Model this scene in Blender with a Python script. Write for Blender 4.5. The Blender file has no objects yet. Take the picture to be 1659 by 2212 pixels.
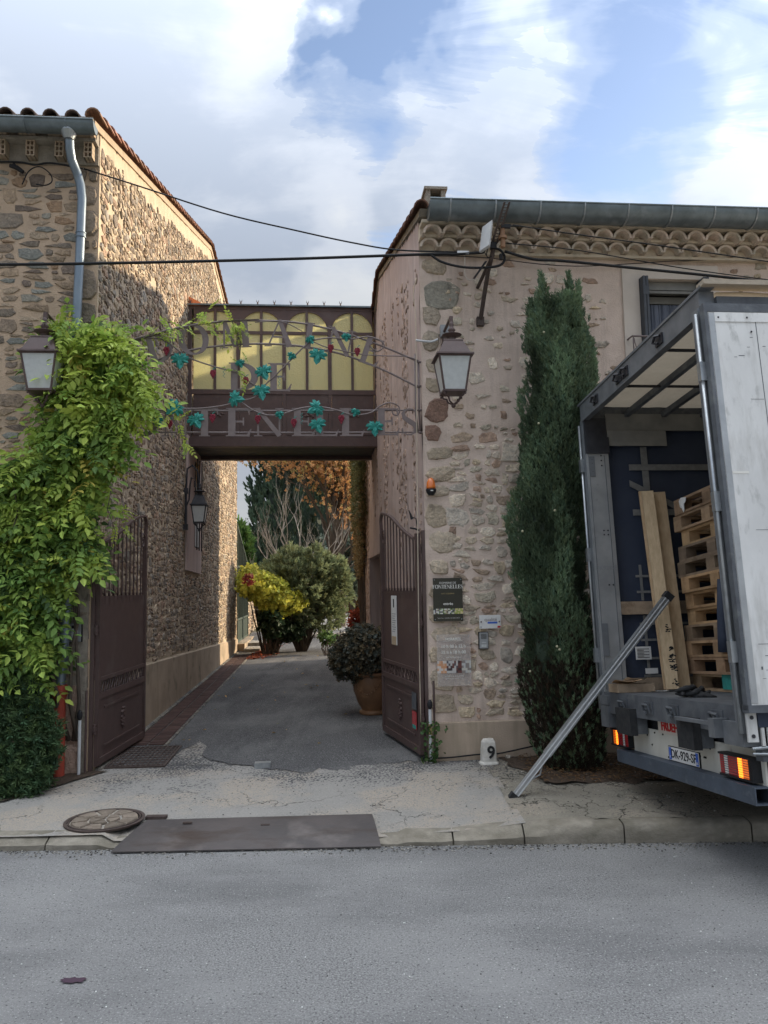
import bpy, math, random
import numpy as np
from mathutils import Vector, Matrix, noise
sc = bpy.context.scene
C = sc.collection
R = math.radians
rnd = random.Random(7)
rng = np.random.default_rng(7)

# ---------------------------------------------------------------- camera
FPX, HC, ROLL = 1662.0, 1.95, .0166
PITCH = math.atan(161 / FPX)
cd = bpy.data.cameras.new('camera'); cam = bpy.data.objects.new('camera', cd); C.objects.link(cam)
cd.sensor_fit = 'VERTICAL'; cd.sensor_height = 34.6; cd.sensor_width = 25.95; cd.lens = 34.6 * FPX / 2212
cd.clip_start = .05; cd.clip_end = 3000
cam.matrix_world = Matrix.Translation((0, 0, HC)) @ Matrix.Rotation(R(90) + PITCH, 4, 'X') @ Matrix.Rotation(-ROLL, 4, 'Z')
sc.camera = cam

# ---------------------------------------------------------------- light
PHI = math.atan(.092)                       # the street front runs 5 degrees off the picture plane
SUN_L = Vector((3.5, 1.4, 1.06)).normalized()      # towards the sun, in street coordinates
SUN = Matrix.Rotation(PHI, 3, 'Z') @ SUN_L
w = bpy.data.worlds.new('World'); sc.world = w; w.use_nodes = True
nt = w.node_tree; nt.nodes.clear()
def WN(t, **k):
    n = nt.nodes.new(t)
    for a, b in k.items(): setattr(n, a, b)
    return n
def wl(a, b): nt.links.new(a, b)
def wmath(op, a, b=None, c=None, clamp=False):
    n = WN('ShaderNodeMath', operation=op); n.use_clamp = clamp
    for i, v in enumerate((a, b, c)):
        if v is None: continue
        if isinstance(v, (int, float)): n.inputs[i].default_value = v
        else: wl(v, n.inputs[i])
    return n.outputs[0]
SKYK, CLK = .50, .45
sky = WN('ShaderNodeTexSky', sky_type='NISHITA'); sky.sun_disc = False
sky.sun_elevation = math.asin(SUN.z); sky.sun_rotation = math.atan2(SUN.x, SUN.y)
sky.air_density = 1.2; sky.dust_density = .6; sky.ozone_density = 1.6
tc = WN('ShaderNodeTexCoord')
def wray(px, py):
    x, y = px - 829.5, py - 1106
    xp = x * math.cos(ROLL) - y * math.sin(ROLL); yp = y * math.cos(ROLL) + x * math.sin(ROLL)
    return Vector((xp, FPX * math.cos(PITCH) + yp * math.sin(PITCH), FPX * math.sin(PITCH) - yp * math.cos(PITCH))) / FPX
def ramp(v, stops, interp='EASE'):
    n = WN('ShaderNodeValToRGB'); n.color_ramp.interpolation = interp
    e = n.color_ramp.elements
    while len(e) < len(stops): e.new(.5)
    for q, (p, c) in zip(e, stops): q.position = p; q.color = (*c, 1) if len(c) == 3 else c
    wl(v, n.inputs[0]); return n.outputs[0]
def wnoise(vec, scale, detail, rough, dist=0):
    n = WN('ShaderNodeTexNoise'); n.inputs['Scale'].default_value = scale; n.inputs['Detail'].default_value = detail
    n.inputs['Roughness'].default_value = rough; n.inputs['Distortion'].default_value = dist
    wl(vec, n.inputs['Vector']); return n.outputs['Fac']
sep = WN('ShaderNodeSeparateXYZ'); wl(tc.outputs['Generated'], sep.inputs[0])
zz = wmath('ADD', wmath('MAXIMUM', sep.outputs[2], 0.0), .45)
cmb = WN('ShaderNodeCombineXYZ')
wl(wmath('DIVIDE', sep.outputs[0], zz), cmb.inputs[0]); wl(wmath('DIVIDE', sep.outputs[1], zz), cmb.inputs[1])
wl(sep.outputs[2], cmb.inputs[2])
def wmap(rot, scl, loc=(0, 0, 0)):
    n = WN('ShaderNodeMapping'); n.inputs['Rotation'].default_value = rot; n.inputs['Scale'].default_value = scl
    n.inputs['Location'].default_value = loc; wl(cmb.outputs[0], n.inputs[0]); return n.outputs[0]
wpn = WN('ShaderNodeTexNoise'); wpn.inputs['Scale'].default_value = 5; wpn.inputs['Detail'].default_value = 5; wl(tc.outputs['Generated'], wpn.inputs['Vector'])
wpm = WN('ShaderNodeVectorMath', operation='MULTIPLY_ADD'); wpm.inputs[1].default_value = (.34, .34, .34); wpm.inputs[2].default_value = (-.17, -.17, -.17); wl(wpn.outputs['Color'], wpm.inputs[0])
wpa = WN('ShaderNodeVectorMath', operation='ADD'); wl(tc.outputs['Generated'], wpa.inputs[0]); wl(wpm.outputs[0], wpa.inputs[1])
wpd = WN('ShaderNodeVectorMath', operation='NORMALIZE'); wl(wpa.outputs[0], wpd.inputs[0])
big = wnoise(wmap((0, 0, .5), (1, 1, 1), (1.3, .4, 0)), 2.4, 7, .58, .3)
wisp = wnoise(wmap((0, 0, .55), (1.0, 3.0, 1.0), (.2, 3.1, 0)), 3.0, 8, .64, .6)
def blob(px, py, rad, amp):                 # a bank of cloud or a clear patch lying in one part of the sky
    d = wray(px, py).normalized()
    v = WN('ShaderNodeVectorMath', operation='DOT_PRODUCT'); v.inputs[1].default_value = d; wl(wpd.outputs[0], v.inputs[0])
    m = WN('ShaderNodeMapRange', interpolation_type='SMOOTHSTEP')
    m.inputs[1].default_value = math.cos(R(rad)); m.inputs[2].default_value = 1
    m.inputs[3].default_value = 0; m.inputs[4].default_value = amp
    wl(v.outputs['Value'], m.inputs[0]); return m.outputs[0]
cover = wmath('ADD', wmath('MULTIPLY_ADD', big, .65, wmath('MULTIPLY', wisp, 1.15)), -.02)
for b in ((300, 250, 26, .45), (640, 420, 9, .12), (775, 60, 5, -.50), (770, 300, 6, -.34), (1330, 190, 8, -.24), (1540, 200, 12, -.26), (1450, 340, 8, -.22), (880, 120, 7, -.12), (1290, 40, 6, -.2),
          (1640, 440, 8, .55), (1150, 120, 10, .08), (1380, 250, 10, .16), (1560, 60, 8, .12), (780, 640, 6, .25), (1060, 280, 9, .14), (1270, 330, 7, .14), (700, 560, 7, -.12), (900, 30, 8, -.16), (1420, 40, 8, .1)):
    cover = wmath('ADD', cover, blob(*b))
cover = wmath('ADD', cover, wmath('MULTIPLY', wmath('SUBTRACT', .42, wmath('MAXIMUM', sep.outputs[2], 0.0), clamp=True), 1.3))
cover = wmath('ADD', cover, wmath('MULTIPLY', wmath('SUBTRACT', wmath('MAXIMUM', sep.outputs[2], 0.0), .66, clamp=True), .8))
mask = ramp(cover, [(.62, (.03, .03, .03)), (.80, (.30, .30, .30)), (1.0, (.80, .80, .80)), (1.2, (1, 1, 1))])
shade = wmath('ADD', wmath('ADD', wmath('MULTIPLY', wnoise(wmap((0, 0, .9), (1, 1, 1), (4, 2, .5)), 2.6, 7, .56, .2), .8), wmath('MULTIPLY', wisp, .3)),
              wmath('ADD', wmath('ADD', blob(200, 330, 28, -.22), wmath('ADD', blob(1080, 200, 16, -.22), blob(1600, 380, 11, -.14))), wmath('ADD', blob(670, 200, 9, .08), wmath('ADD', blob(790, 620, 7, .15), blob(1620, 350, 10, .02)))))
ccol = ramp(shade, [(.30, (.265, .31, .39)), (.46, (.35, .39, .46)), (.62, (.43, .46, .50)), (.86, (.52, .525, .53))])
mix = WN('ShaderNodeMix', data_type='RGBA'); wl(mask, mix.inputs[0])
skb = WN('ShaderNodeVectorMath', operation='MULTIPLY'); skb.inputs[1].default_value = (.115 * SKYK * 1.0, .115 * SKYK * .92, .115 * SKYK * .98); wl(sky.outputs[0], skb.inputs[0])
# cloud brightened overhead past real overcast, to light ground and walls; brighter sunward too
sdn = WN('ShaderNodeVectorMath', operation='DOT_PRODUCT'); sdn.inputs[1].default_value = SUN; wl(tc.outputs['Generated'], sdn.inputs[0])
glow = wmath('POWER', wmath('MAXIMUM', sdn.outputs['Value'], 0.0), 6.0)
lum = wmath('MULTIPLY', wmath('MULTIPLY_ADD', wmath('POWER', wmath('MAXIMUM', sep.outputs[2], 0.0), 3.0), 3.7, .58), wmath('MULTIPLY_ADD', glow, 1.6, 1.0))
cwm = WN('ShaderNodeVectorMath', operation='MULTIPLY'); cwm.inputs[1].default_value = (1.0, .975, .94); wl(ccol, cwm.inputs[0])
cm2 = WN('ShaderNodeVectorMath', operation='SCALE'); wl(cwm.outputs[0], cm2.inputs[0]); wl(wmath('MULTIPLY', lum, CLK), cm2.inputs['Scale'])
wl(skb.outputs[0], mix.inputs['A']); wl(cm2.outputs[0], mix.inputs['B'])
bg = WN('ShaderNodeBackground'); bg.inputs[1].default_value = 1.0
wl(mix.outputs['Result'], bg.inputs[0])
wo = WN('ShaderNodeOutputWorld'); wl(bg.outputs[0], wo.inputs[0])
sd = bpy.data.lights.new('sun', 'SUN'); sd.energy = 1.5; sd.angle = R(1.6); sd.color = (1, .82, .58)
so = bpy.data.objects.new('sun', sd); C.objects.link(so)
so.rotation_euler = SUN.to_track_quat('Z', 'Y').to_euler(); so.location = (20, 20, 30)
vs = sc.view_settings; vs.view_transform = 'Standard'; vs.look = 'None'; vs.gamma = 1; vs.use_curve_mapping = False; vs.exposure = 2.24

# ---------------------------------------------------------------- coordinates
T = Vector((math.cos(PHI), math.sin(PHI), 0)); Nn = Vector((-math.sin(PHI), math.cos(PHI), 0)); KF = 8.257
O = Nn * KF
CAM = Vector((0, 0, HC))
def L(s, d, z): return O + T * s + Nn * d + Vector((0, 0, z))         # street coordinates: along the fronts, behind them, up
def F(px, py, d=0.):                                                  # point of the front plane (or one parallel to it)
    r = wray(px, py); k = (KF + d - CAM.dot(Nn)) / r.dot(Nn); return CAM + r * k
def Fl(px, py, d=0.):
    p = F(px, py, d) - O; return p.dot(T), p.z
def atY(px, py, Y): r = wray(px, py); return CAM + r * (Y / r.y)
def atZ(px, py, z): r = wray(px, py); return CAM + r * ((z - HC) / r.z)
def loc(p): q = p - O; return q.dot(T), q.dot(Nn), q.z

# ---------------------------------------------------------------- materials
MATS = {}
def pbr(name, c1, c2=None, nscale=6, rough=.8, metal=0, bump=0, bscale=40, attr=False, c3=None, n3=1.5, t3=(.55, .7), spec=.3, detail=5, contrast=(.35, .65), stretch=None, trans=0, emit=None, bdist=.01, alpha=None, coat=0, streak=None, sth=(.52, .72), sst=(5, 5, .45), specks=()):
    m = bpy.data.materials.new(name); m.use_nodes = True; MATS[name] = m
    N = m.node_tree.nodes; K = m.node_tree.links; p = N['Principled BSDF']
    geo = N.new('ShaderNodeNewGeometry'); vec = geo.outputs['Position']
    if stretch:
        mp = N.new('ShaderNodeMapping'); mp.inputs['Scale'].default_value = stretch; K.new(vec, mp.inputs[0]); vec = mp.outputs[0]
    def nz(s, d=detail, rgh=.6):
        n = N.new('ShaderNodeTexNoise'); n.inputs['Scale'].default_value = s; n.inputs['Detail'].default_value = d; n.inputs['Roughness'].default_value = rgh
        K.new(vec, n.inputs['Vector']); return n.outputs['Fac']
    def rp(f, a, b):
        n = N.new('ShaderNodeMapRange'); n.inputs[1].default_value = a; n.inputs[2].default_value = b; K.new(f, n.inputs[0]); return n.outputs[0]
    def mx(f, a, b, bt='MIX'):
        n = N.new('ShaderNodeMix'); n.data_type = 'RGBA'; n.blend_type = bt
        for i, v in ((0, f), (6, a), (7, b)):
            if isinstance(v, tuple): n.inputs[i].default_value = (*v, 1)
            elif isinstance(v, (int, float)): n.inputs[i].default_value = v
            else: K.new(v, n.inputs[i])
        return n.outputs[2]
    col = c1
    if c2: col = mx(rp(nz(nscale), *contrast), c1, c2)
    if c3: col = mx(rp(nz(n3), *t3), col, c3)
    if streak:
        m2 = N.new('ShaderNodeMapping'); m2.inputs['Scale'].default_value = sst; K.new(geo.outputs['Position'], m2.inputs[0]); n2 = N.new('ShaderNodeTexNoise'); n2.inputs['Scale'].default_value = 1; n2.inputs['Detail'].default_value = 7; n2.inputs['Roughness'].default_value = .62; K.new(m2.outputs[0], n2.inputs['Vector'])
        col = mx(rp(n2.outputs['Fac'], *sth), col, streak)
    for sc_, ss, st in specks:
        n3_ = N.new('ShaderNodeTexNoise'); n3_.inputs['Scale'].default_value = ss; n3_.inputs['Detail'].default_value = 2; K.new(geo.outputs['Position'], n3_.inputs['Vector']); col = mx(rp(n3_.outputs['Fac'], *st), col, sc_)
    if attr:
        a = N.new('ShaderNodeAttribute'); a.attribute_name = 'Col'; col = mx(1.0, col, a.outputs['Color'], 'MULTIPLY')
    if isinstance(col, tuple): p.inputs['Base Color'].default_value = (*col, 1)
    else: K.new(col, p.inputs['Base Color'])
    p.inputs['Roughness'].default_value = rough; p.inputs['Metallic'].default_value = metal
    p.inputs['Specular IOR Level'].default_value = spec; p.inputs['Coat Weight'].default_value = coat
    if trans: p.inputs['Transmission Weight'].default_value = trans
    if emit: p.inputs['Emission Color'].default_value = (*emit[0], 1); p.inputs['Emission Strength'].default_value = emit[1]
    if alpha is not None: p.inputs['Alpha'].default_value = alpha
    if bump:
        b = N.new('ShaderNodeBump'); b.inputs['Strength'].default_value = bump; b.inputs['Distance'].default_value = bdist
        K.new(nz(bscale, 6, .65), b.inputs['Height']); K.new(b.outputs[0], p.inputs['Normal'])
    return m
def leafmat(name, trans=.35):
    m = bpy.data.materials.new(name); m.use_nodes = True; MATS[name] = m
    N = m.node_tree.nodes; K = m.node_tree.links; p = N['Principled BSDF']; out = N['Material Output']
    a = N.new('ShaderNodeAttribute'); a.attribute_name = 'Col'
    K.new(a.outputs['Color'], p.inputs['Base Color']); p.inputs['Roughness'].default_value = .55; p.inputs['Specular IOR Level'].default_value = .25
    t = N.new('ShaderNodeBsdfTranslucent'); K.new(a.outputs['Color'], t.inputs[0])
    x = N.new('ShaderNodeMixShader'); x.inputs[0].default_value = trans
    K.new(p.outputs[0], x.inputs[1]); K.new(t.outputs[0], x.inputs[2]); K.new(x.outputs[0], out.inputs['Surface']); return m
pbr('stone', (.84, .81, .76), (1.16, 1.08, .98), 26, .92, bump=1, bscale=32, attr=True, c3=(.60, .57, .54), n3=11, t3=(.52, .7), bdist=.035, streak=(1.35, 1.28, 1.15), sst=(14, 14, 22), sth=(.58, .70))
pbr('mortar_buff', (.54, .40, .28), (.44, .33, .235), 5, .95, bump=.8, bscale=60, c3=(.50, .385, .28), n3=14, bdist=.015)
pbr('mortar_passage', (.54, .44, .32), (.44, .36, .26), 4, .95, bump=.9, bscale=50, c3=(.56, .46, .33), n3=15, bdist=.015)
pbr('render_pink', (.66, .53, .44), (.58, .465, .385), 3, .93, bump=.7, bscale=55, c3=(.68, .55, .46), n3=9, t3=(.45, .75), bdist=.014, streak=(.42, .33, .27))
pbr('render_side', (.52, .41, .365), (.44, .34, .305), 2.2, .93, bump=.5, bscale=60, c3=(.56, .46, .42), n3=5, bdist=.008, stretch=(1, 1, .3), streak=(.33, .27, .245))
pbr('plinth', (.42, .33, .24), (.33, .26, .19), 2.5, .95, bump=.6, bscale=80, c3=(.13, .12, .08), n3=1.7, t3=(.58, .74), bdist=.008, streak=(.24, .19, .13))
pbr('plinth_right', (.46, .36, .27), (.38, .30, .225), 2.0, .95, bump=.5, bscale=70, c3=(.24, .20, .14), n3=2.3, t3=(.58, .76), bdist=.008, streak=(.30, .25, .18))
pbr('pebbledash', (.50, .36, .28), (.36, .26, .2), 16, .95, bump=1, bscale=28, c3=(.56, .43, .35), n3=22, bdist=.03)
pbr('pillar_grey', (.36, .32, .26), (.25, .22, .18), 6, .95, bump=.9, bscale=40, c3=(.36, .30, .24), n3=10, bdist=.02)
pbr('gate_paint', (.098, .062, .055), (.080, .052, .047), 9, .5, bump=.12, bscale=120, c3=(.11, .08, .072), n3=3, spec=.4)
pbr('sign_metal', (.19, .15, .14), (.16, .125, .117), 14, .5, bump=.1, bscale=90, spec=.4)
pbr('black_iron', (.02, .02, .024), (.035, .035, .04), 12, .5, spec=.4)
pbr('green_iron', (.035, .055, .045), (.05, .07, .055), 12, .5, spec=.4)
pbr('zinc', (.20, .235, .25), (.13, .155, .165), 5, .42, .55, bump=.08, bscale=30, c3=(.28, .31, .32), n3=3)
pbr('zinc_pipe', (.22, .265, .305), (.17, .21, .25), 5, .36, .45, bump=.05, bscale=30)
pbr('galvanised', (.42, .44, .45), (.30, .32, .33), 12, .35, .75)
pbr('red_pipe', (.42, .075, .045), (.33, .06, .04), 8, .55, bump=.1, bscale=60)
pbr('roof_tile', (.33, .17, .115), (.25, .14, .10), 9, .85, bump=.4, bscale=50, c3=(.16, .12, .09), n3=6, attr=True)
pbr('clay_pale', (.48, .35, .25), (.33, .27, .19), 9, .9, bump=.4, bscale=50, attr=True)
pbr('cornice_plaster', (.60, .51, .39), (.50, .425, .325), 7, .93, bump=.5, bscale=50, c3=(.30, .26, .19), n3=3)
pbr('cream_paint', (.62, .545, .47), (.56, .49, .42), 3, .85, bump=.1, bscale=60)
pbr('asphalt_road', (.335, .33, .32), (.17, .168, .163), 95, .93, bump=1, bscale=120, c3=(.30, .295, .285), n3=.7, t3=(.42, .66), detail=4, bdist=.016, streak=(.185, .183, .18), sth=(.46, .70), sst=(.55, 1.3, 1), contrast=(.40, .60), specks=(((.45, .44, .42), 85, (.60, .70)), ((.08, .08, .078), 62, (.61, .71))))
pbr('asphalt_drive', (.175, .172, .17), (.055, .055, .056), 95, .93, bump=1, bscale=120, c3=(.17, .168, .163), n3=.9, t3=(.46, .68), detail=4, bdist=.016, streak=(.075, .075, .077), sth=(.46, .66), sst=(2.4, .5, 1), contrast=(.40, .60), specks=(((.32, .31, .30), 85, (.60, .68)), ((.02, .02, .02), 62, (.61, .69))))
pbr('steel_plate', (.12, .105, .10), (.085, .077, .075), 2, .45, .3, bump=.2, bscale=25, c3=(.17, .15, .14), n3=2.2, streak=(.07, .05, .04), sst=(1.5, 4, 1))
pbr('cast_iron', (.07, .052, .045), (.10, .075, .065), 20, .7, .3, bump=.3, bscale=60)
pbr('frost_glass', (.72, .74, .72), (.64, .66, .64), 20, .35, trans=.35, spec=.5, bump=.1, bscale=100)
pbr('dark_glass', (.02, .025, .03), None, rough=.08, spec=.8)
pbr('wood_new', (.54, .42, .28), (.44, .33, .21), 6, .75, bump=.3, bscale=60, stretch=(6, 6, .8), c3=(.30, .2, .11), n3=4, t3=(.62, .8), attr=True)
pbr('wood_pallet', (.38, .285, .195), (.28, .21, .145), 9, .8, bump=.4, bscale=60, c3=(.20, .14, .09), n3=5, attr=True)
pbr('bark', (.11, .085, .065), (.06, .05, .04), 14, .95, bump=.8, bscale=40, stretch=(1, 1, .25))
pbr('bark_pale', (.36, .33, .29), (.26, .24, .21), 10, .9, bump=.4, bscale=40)
pbr('terracotta', (.24, .125, .06), (.17, .09, .045), 5, .5, bump=.25, bscale=25, c3=(.33, .19, .10), n3=3, spec=.4)
pbr('teal_paint', (.045, .30, .25), (.035, .22, .19), 25, .6, bump=.3, bscale=60)
pbr('grape_red', (.26, .028, .05), (.18, .02, .035), 30, .5)
pbr('black_plastic', (.018, .018, .02), None, rough=.55)
pbr('rubber', (.022, .023, .025), (.035, .035, .035), 20, .85, bump=.3, bscale=40)
pbr('tarp_beige', (.50, .43, .34), (.38, .33, .26), 3, .7, bump=.5, bscale=5, bdist=.06)
for _k in ('tarp_beige',):
    _n = MATS[_k].node_tree; _p = _n.nodes['Principled BSDF']; _t = _n.nodes.new('ShaderNodeBsdfTranslucent'); _t.inputs[0].default_value = (.5, .42, .31, 1); _x = _n.nodes.new('ShaderNodeMixShader'); _x.inputs[0].default_value = .22
    _n.links.new(_p.outputs[0], _x.inputs[1]); _n.links.new(_t.outputs[0], _x.inputs[2]); _n.links.new(_x.outputs[0], _n.nodes['Material Output'].inputs['Surface'])
pbr('cable', (.012, .012, .013), None, rough=.6)
pbr('white_plastic', (.62, .63, .63), (.55, .56, .56), 8, .5)
pbr('grey_plastic', (.30, .31, .32), None, rough=.5)
pbr('orange_lens', (.75, .22, .03), None, rough=.25, spec=.6, coat=.5)
pbr('paper', (.72, .71, .68), (.65, .64, .61), 9, .8)
pbr('white_ink', (.72, .70, .64), None, rough=.7)
pbr('gold_ink', (.35, .27, .12), None, rough=.7)
pbr('black_ink', (.02, .02, .02), None, rough=.7)
pbr('red_ink', (.50, .03, .03), None, rough=.6)
pbr('blue_ink', (.05, .13, .50), None, rough=.6)
pbr('sign_olive', (.035, .033, .022), (.028, .027, .018), 6, .25, spec=.5)
pbr('flat_colours', (1, 1, 1), None, rough=.6, attr=True)
pbr('white_stone', (.66, .63, .57), (.50, .47, .41), 12, .9, bump=.5, bscale=40, c3=(.30, .27, .22), n3=8, t3=(.6, .75))
pbr('rough_stone', (.40, .36, .30), (.26, .23, .19), 9, .95, bump=.9, bscale=30, bdist=.03, attr=True)
pbr('kerb_stone', (.31, .28, .225), (.23, .205, .165), 8, .95, bump=.6, bscale=50, c3=(.16, .145, .11), n3=3, t3=(.48, .68), bdist=.016, streak=(.17, .15, .115), sst=(2.5, 2.5, 9), sth=(.45, .65))
pbr('drain_brick', (.085, .05, .038), (.055, .036, .03), 16, .85, bump=.4, bscale=60, attr=True)
pbr('soil', (.10, .07, .05), (.06, .045, .032), 14, 1, bump=1, bscale=40, c3=(.15, .10, .07), n3=30, bdist=.03)
pbr('garden_earth', (.11, .10, .065), (.07, .075, .04), 1.5, 1, bump=1, bscale=20, c3=(.16, .14, .10), n3=5, bdist=.03)
pbr('aluminium', (.46, .47, .47), (.34, .35, .355), 4, .42, .55, bump=.1, bscale=25, c3=(.22, .225, .225), n3=7, t3=(.62, .8))
pbr('truck_white', (.74, .735, .71), (.60, .595, .575), 2.5, .55, bump=.12, bscale=25, c3=(.40, .40, .38), n3=14, t3=(.56, .76), stretch=(1, 1, .45), detail=9, streak=(.47, .46, .43), sst=(7, 7, 1.2))
pbr('truck_grey', (.13, .14, .15), (.085, .09, .10), 7, .6, .2, bump=.2, bscale=40, c3=(.18, .19, .19), n3=5)
pbr('truck_post', (.20, .21, .22), (.14, .15, .16), 7, .5, .35, bump=.1, bscale=40)
pbr('rusty_white', (.62, .60, .53), (.54, .52, .45), 5, .6, c3=(.17, .075, .03), n3=6.5, t3=(.62, .74), stretch=(1, 1, .3))
pbr('bumper_blue', (.085, .105, .135), (.06, .072, .09), 6, .6, .15, c3=(.11, .13, .155), n3=12, bump=.2, bscale=60)
pbr('curtain_navy', (.030, .040, .066), (.038, .048, .074), 3, .6, bump=.25, bscale=6, bdist=.03)
pbr('webbing', (.20, .20, .19), (.15, .15, .145), 20, .8)
pbr('board_grey', (.26, .255, .23), (.20, .195, .18), 5, .8)
pbr('lamp_red', (.45, .012, .02), None, rough=.25, spec=.6, coat=.6)
pbr('lamp_glow', (.9, .25, .03), None, rough=.3, emit=((1, .20, .015), .8))
pbr('lamp_orange', (.8, .20, .02), None, rough=.25, spec=.6, coat=.6, emit=((1, .15, .01), .12))
pbr('curtain_net', (.17, .19, .24), (.115, .13, .17), 2.4, .5, stretch=(9, 9, .8), spec=.5)
pbr('shutter_grey', (.075, .082, .092), (.06, .065, .075), 9, .55)
pbr('litter_white', (.75, .75, .72), None, rough=.8)
pbr('wine_stain', (.06, .035, .05), None, rough=.9)
leafmat('leaf'); leafmat('needle', .12)
# ribbed yellow glass that lets the daylight behind it through
m = pbr('yellow_glass', (.88, .85, .55), (.84, .81, .5), 3, .35, spec=.4)
_n = m.node_tree; _p = _n.nodes['Principled BSDF']
_t = _n.nodes.new('ShaderNodeBsdfTranslucent'); _t.inputs[0].default_value = (1.0, .98, .70, 1)
_x = _n.nodes.new('ShaderNodeMixShader'); _x.inputs[0].default_value = .62
_w = _n.nodes.new('ShaderNodeTexVoronoi'); _w.inputs['Scale'].default_value = 34
_g = _n.nodes.new('ShaderNodeNewGeometry'); _n.links.new(_g.outputs['Position'], _w.inputs['Vector'])
_b = _n.nodes.new('ShaderNodeBump'); _b.inputs['Strength'].default_value = .5; _b.inputs['Distance'].default_value = .01
_n.links.new(_w.outputs['Distance'], _b.inputs['Height']); _n.links.new(_b.outputs[0], _p.inputs['Normal']); _n.links.new(_b.outputs[0], _t.inputs['Normal'])
_n.links.new(_p.outputs[0], _x.inputs[1]); _n.links.new(_t.outputs[0], _x.inputs[2]); _n.links.new(_x.outputs[0], _n.nodes['Material Output'].inputs['Surface'])
# clear acrylic
pbr('clear_glass', (.8, .85, .8), None, rough=.05, alpha=.12, spec=.6)
m = pbr('acrylic', (.62, .56, .52), None, rough=.12, alpha=.30, spec=.6)
# worn concrete apron with cracks, gravelly worn bands and flecks of tar
def concrete(name, base, dark, grav, ck=.8, cth=(.50, .60), cs=1.25, cw=.011):
    m = bpy.data.materials.new(name); m.use_nodes = True; MATS[name] = m
    N = m.node_tree.nodes; K = m.node_tree.links; p = N['Principled BSDF']; p.inputs['Roughness'].default_value = .93; p.inputs['Specular IOR Level'].default_value = .25
    g = N.new('ShaderNodeNewGeometry'); pos = g.outputs['Position']
    def nz(s, d=5, r=.6, vec=pos):
        n = N.new('ShaderNodeTexNoise'); n.inputs['Scale'].default_value = s; n.inputs['Detail'].default_value = d; n.inputs['Roughness'].default_value = r; K.new(vec, n.inputs['Vector']); return n
    def mr(f, a, b, c=0, d=1):
        n = N.new('ShaderNodeMapRange'); n.inputs[1].default_value = a; n.inputs[2].default_value = b; n.inputs[3].default_value = c; n.inputs[4].default_value = d; K.new(f, n.inputs[0]); return n.outputs[0]
    def mx(f, a, b):
        n = N.new('ShaderNodeMix'); n.data_type = 'RGBA'
        for i, v in ((0, f), (6, a), (7, b)):
            if isinstance(v, tuple): n.inputs[i].default_value = (*v, 1)
            else: K.new(v, n.inputs[i])
        return n.outputs[2]
    def mul(a, b):
        n = N.new('ShaderNodeMath'); n.operation = 'MULTIPLY'; K.new(a, n.inputs[0]); K.new(b, n.inputs[1]); return n.outputs[0]
    wn = nz(2.3, 4); vm = N.new('ShaderNodeVectorMath'); vm.operation = 'MULTIPLY_ADD'; vm.inputs[1].default_value = (.9, .9, 0)
    K.new(wn.outputs['Color'], vm.inputs[0]); K.new(pos, vm.inputs[2])
    wn2 = nz(14, 3); vm2 = N.new('ShaderNodeVectorMath'); vm2.operation = 'MULTIPLY_ADD'; vm2.inputs[1].default_value = (.09, .09, 0)
    K.new(wn2.outputs['Color'], vm2.inputs[0]); K.new(vm.outputs[0], vm2.inputs[2])
    vo = N.new('ShaderNodeTexVoronoi'); vo.feature = 'DISTANCE_TO_EDGE'; vo.inputs['Scale'].default_value = cs; K.new(vm2.outputs[0], vo.inputs['Vector'])
    crack = mul(mr(vo.outputs['Distance'], .002, cw, ck, 0), mr(nz(.7, 2).outputs['Fac'], *cth))
    c = mx(mr(nz(1.6).outputs['Fac'], .35, .65), base, dark)
    c = mx(mr(nz(60, 3, .7).outputs['Fac'], .35, .7), c, tuple(x * 1.18 for x in base))
    gm = mul(mr(nz(1.1, 4).outputs['Fac'], .46, .56), mr(nz(60, 2, .5).outputs['Fac'], .40, .52))
    c = mx(gm, c, grav)
    sx = N.new('ShaderNodeSeparateXYZ'); K.new(pos, sx.inputs[0]); fr2 = mr(sx.outputs[1], 6.9, 8.25, 0, .20); fa = N.new('ShaderNodeMath'); fa.operation = 'ADD'; K.new(nz(42, 3, .55).outputs['Fac'], fa.inputs[0]); K.new(fr2, fa.inputs[1]); fb_ = N.new('ShaderNodeMath'); fb_.operation = 'MULTIPLY_ADD'; K.new(nz(1.6, 3).outputs['Fac'], fb_.inputs[0]); fb_.inputs[1].default_value = .5; K.new(fa.outputs[0], fb_.inputs[2])
    fl = mr(fb_.outputs[0], .93, .97)
    c = mx(fl, c, (.075, .075, .078))
    c = mx(crack, c, (.045, .042, .035)); K.new(c, p.inputs['Base Color'])
    b = N.new('ShaderNodeBump'); b.inputs['Strength'].default_value = .8; b.inputs['Distance'].default_value = .012
    sub = N.new('ShaderNodeMath'); sub.operation = 'SUBTRACT'; K.new(nz(70, 6, .7).outputs['Fac'], sub.inputs[0]); K.new(crack, sub.inputs[1])
    K.new(sub.outputs[0], b.inputs['Height']); K.new(b.outputs[0], p.inputs['Normal'])
concrete('concrete_apron', (.285, .27, .245), (.23, .22, .20), (.37, .32, .26), .85, (.46, .56))
concrete('concrete_old', (.235, .215, .175), (.15, .138, .108), (.30, .26, .205), .95, (.34, .46), 1.7, .016)

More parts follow.
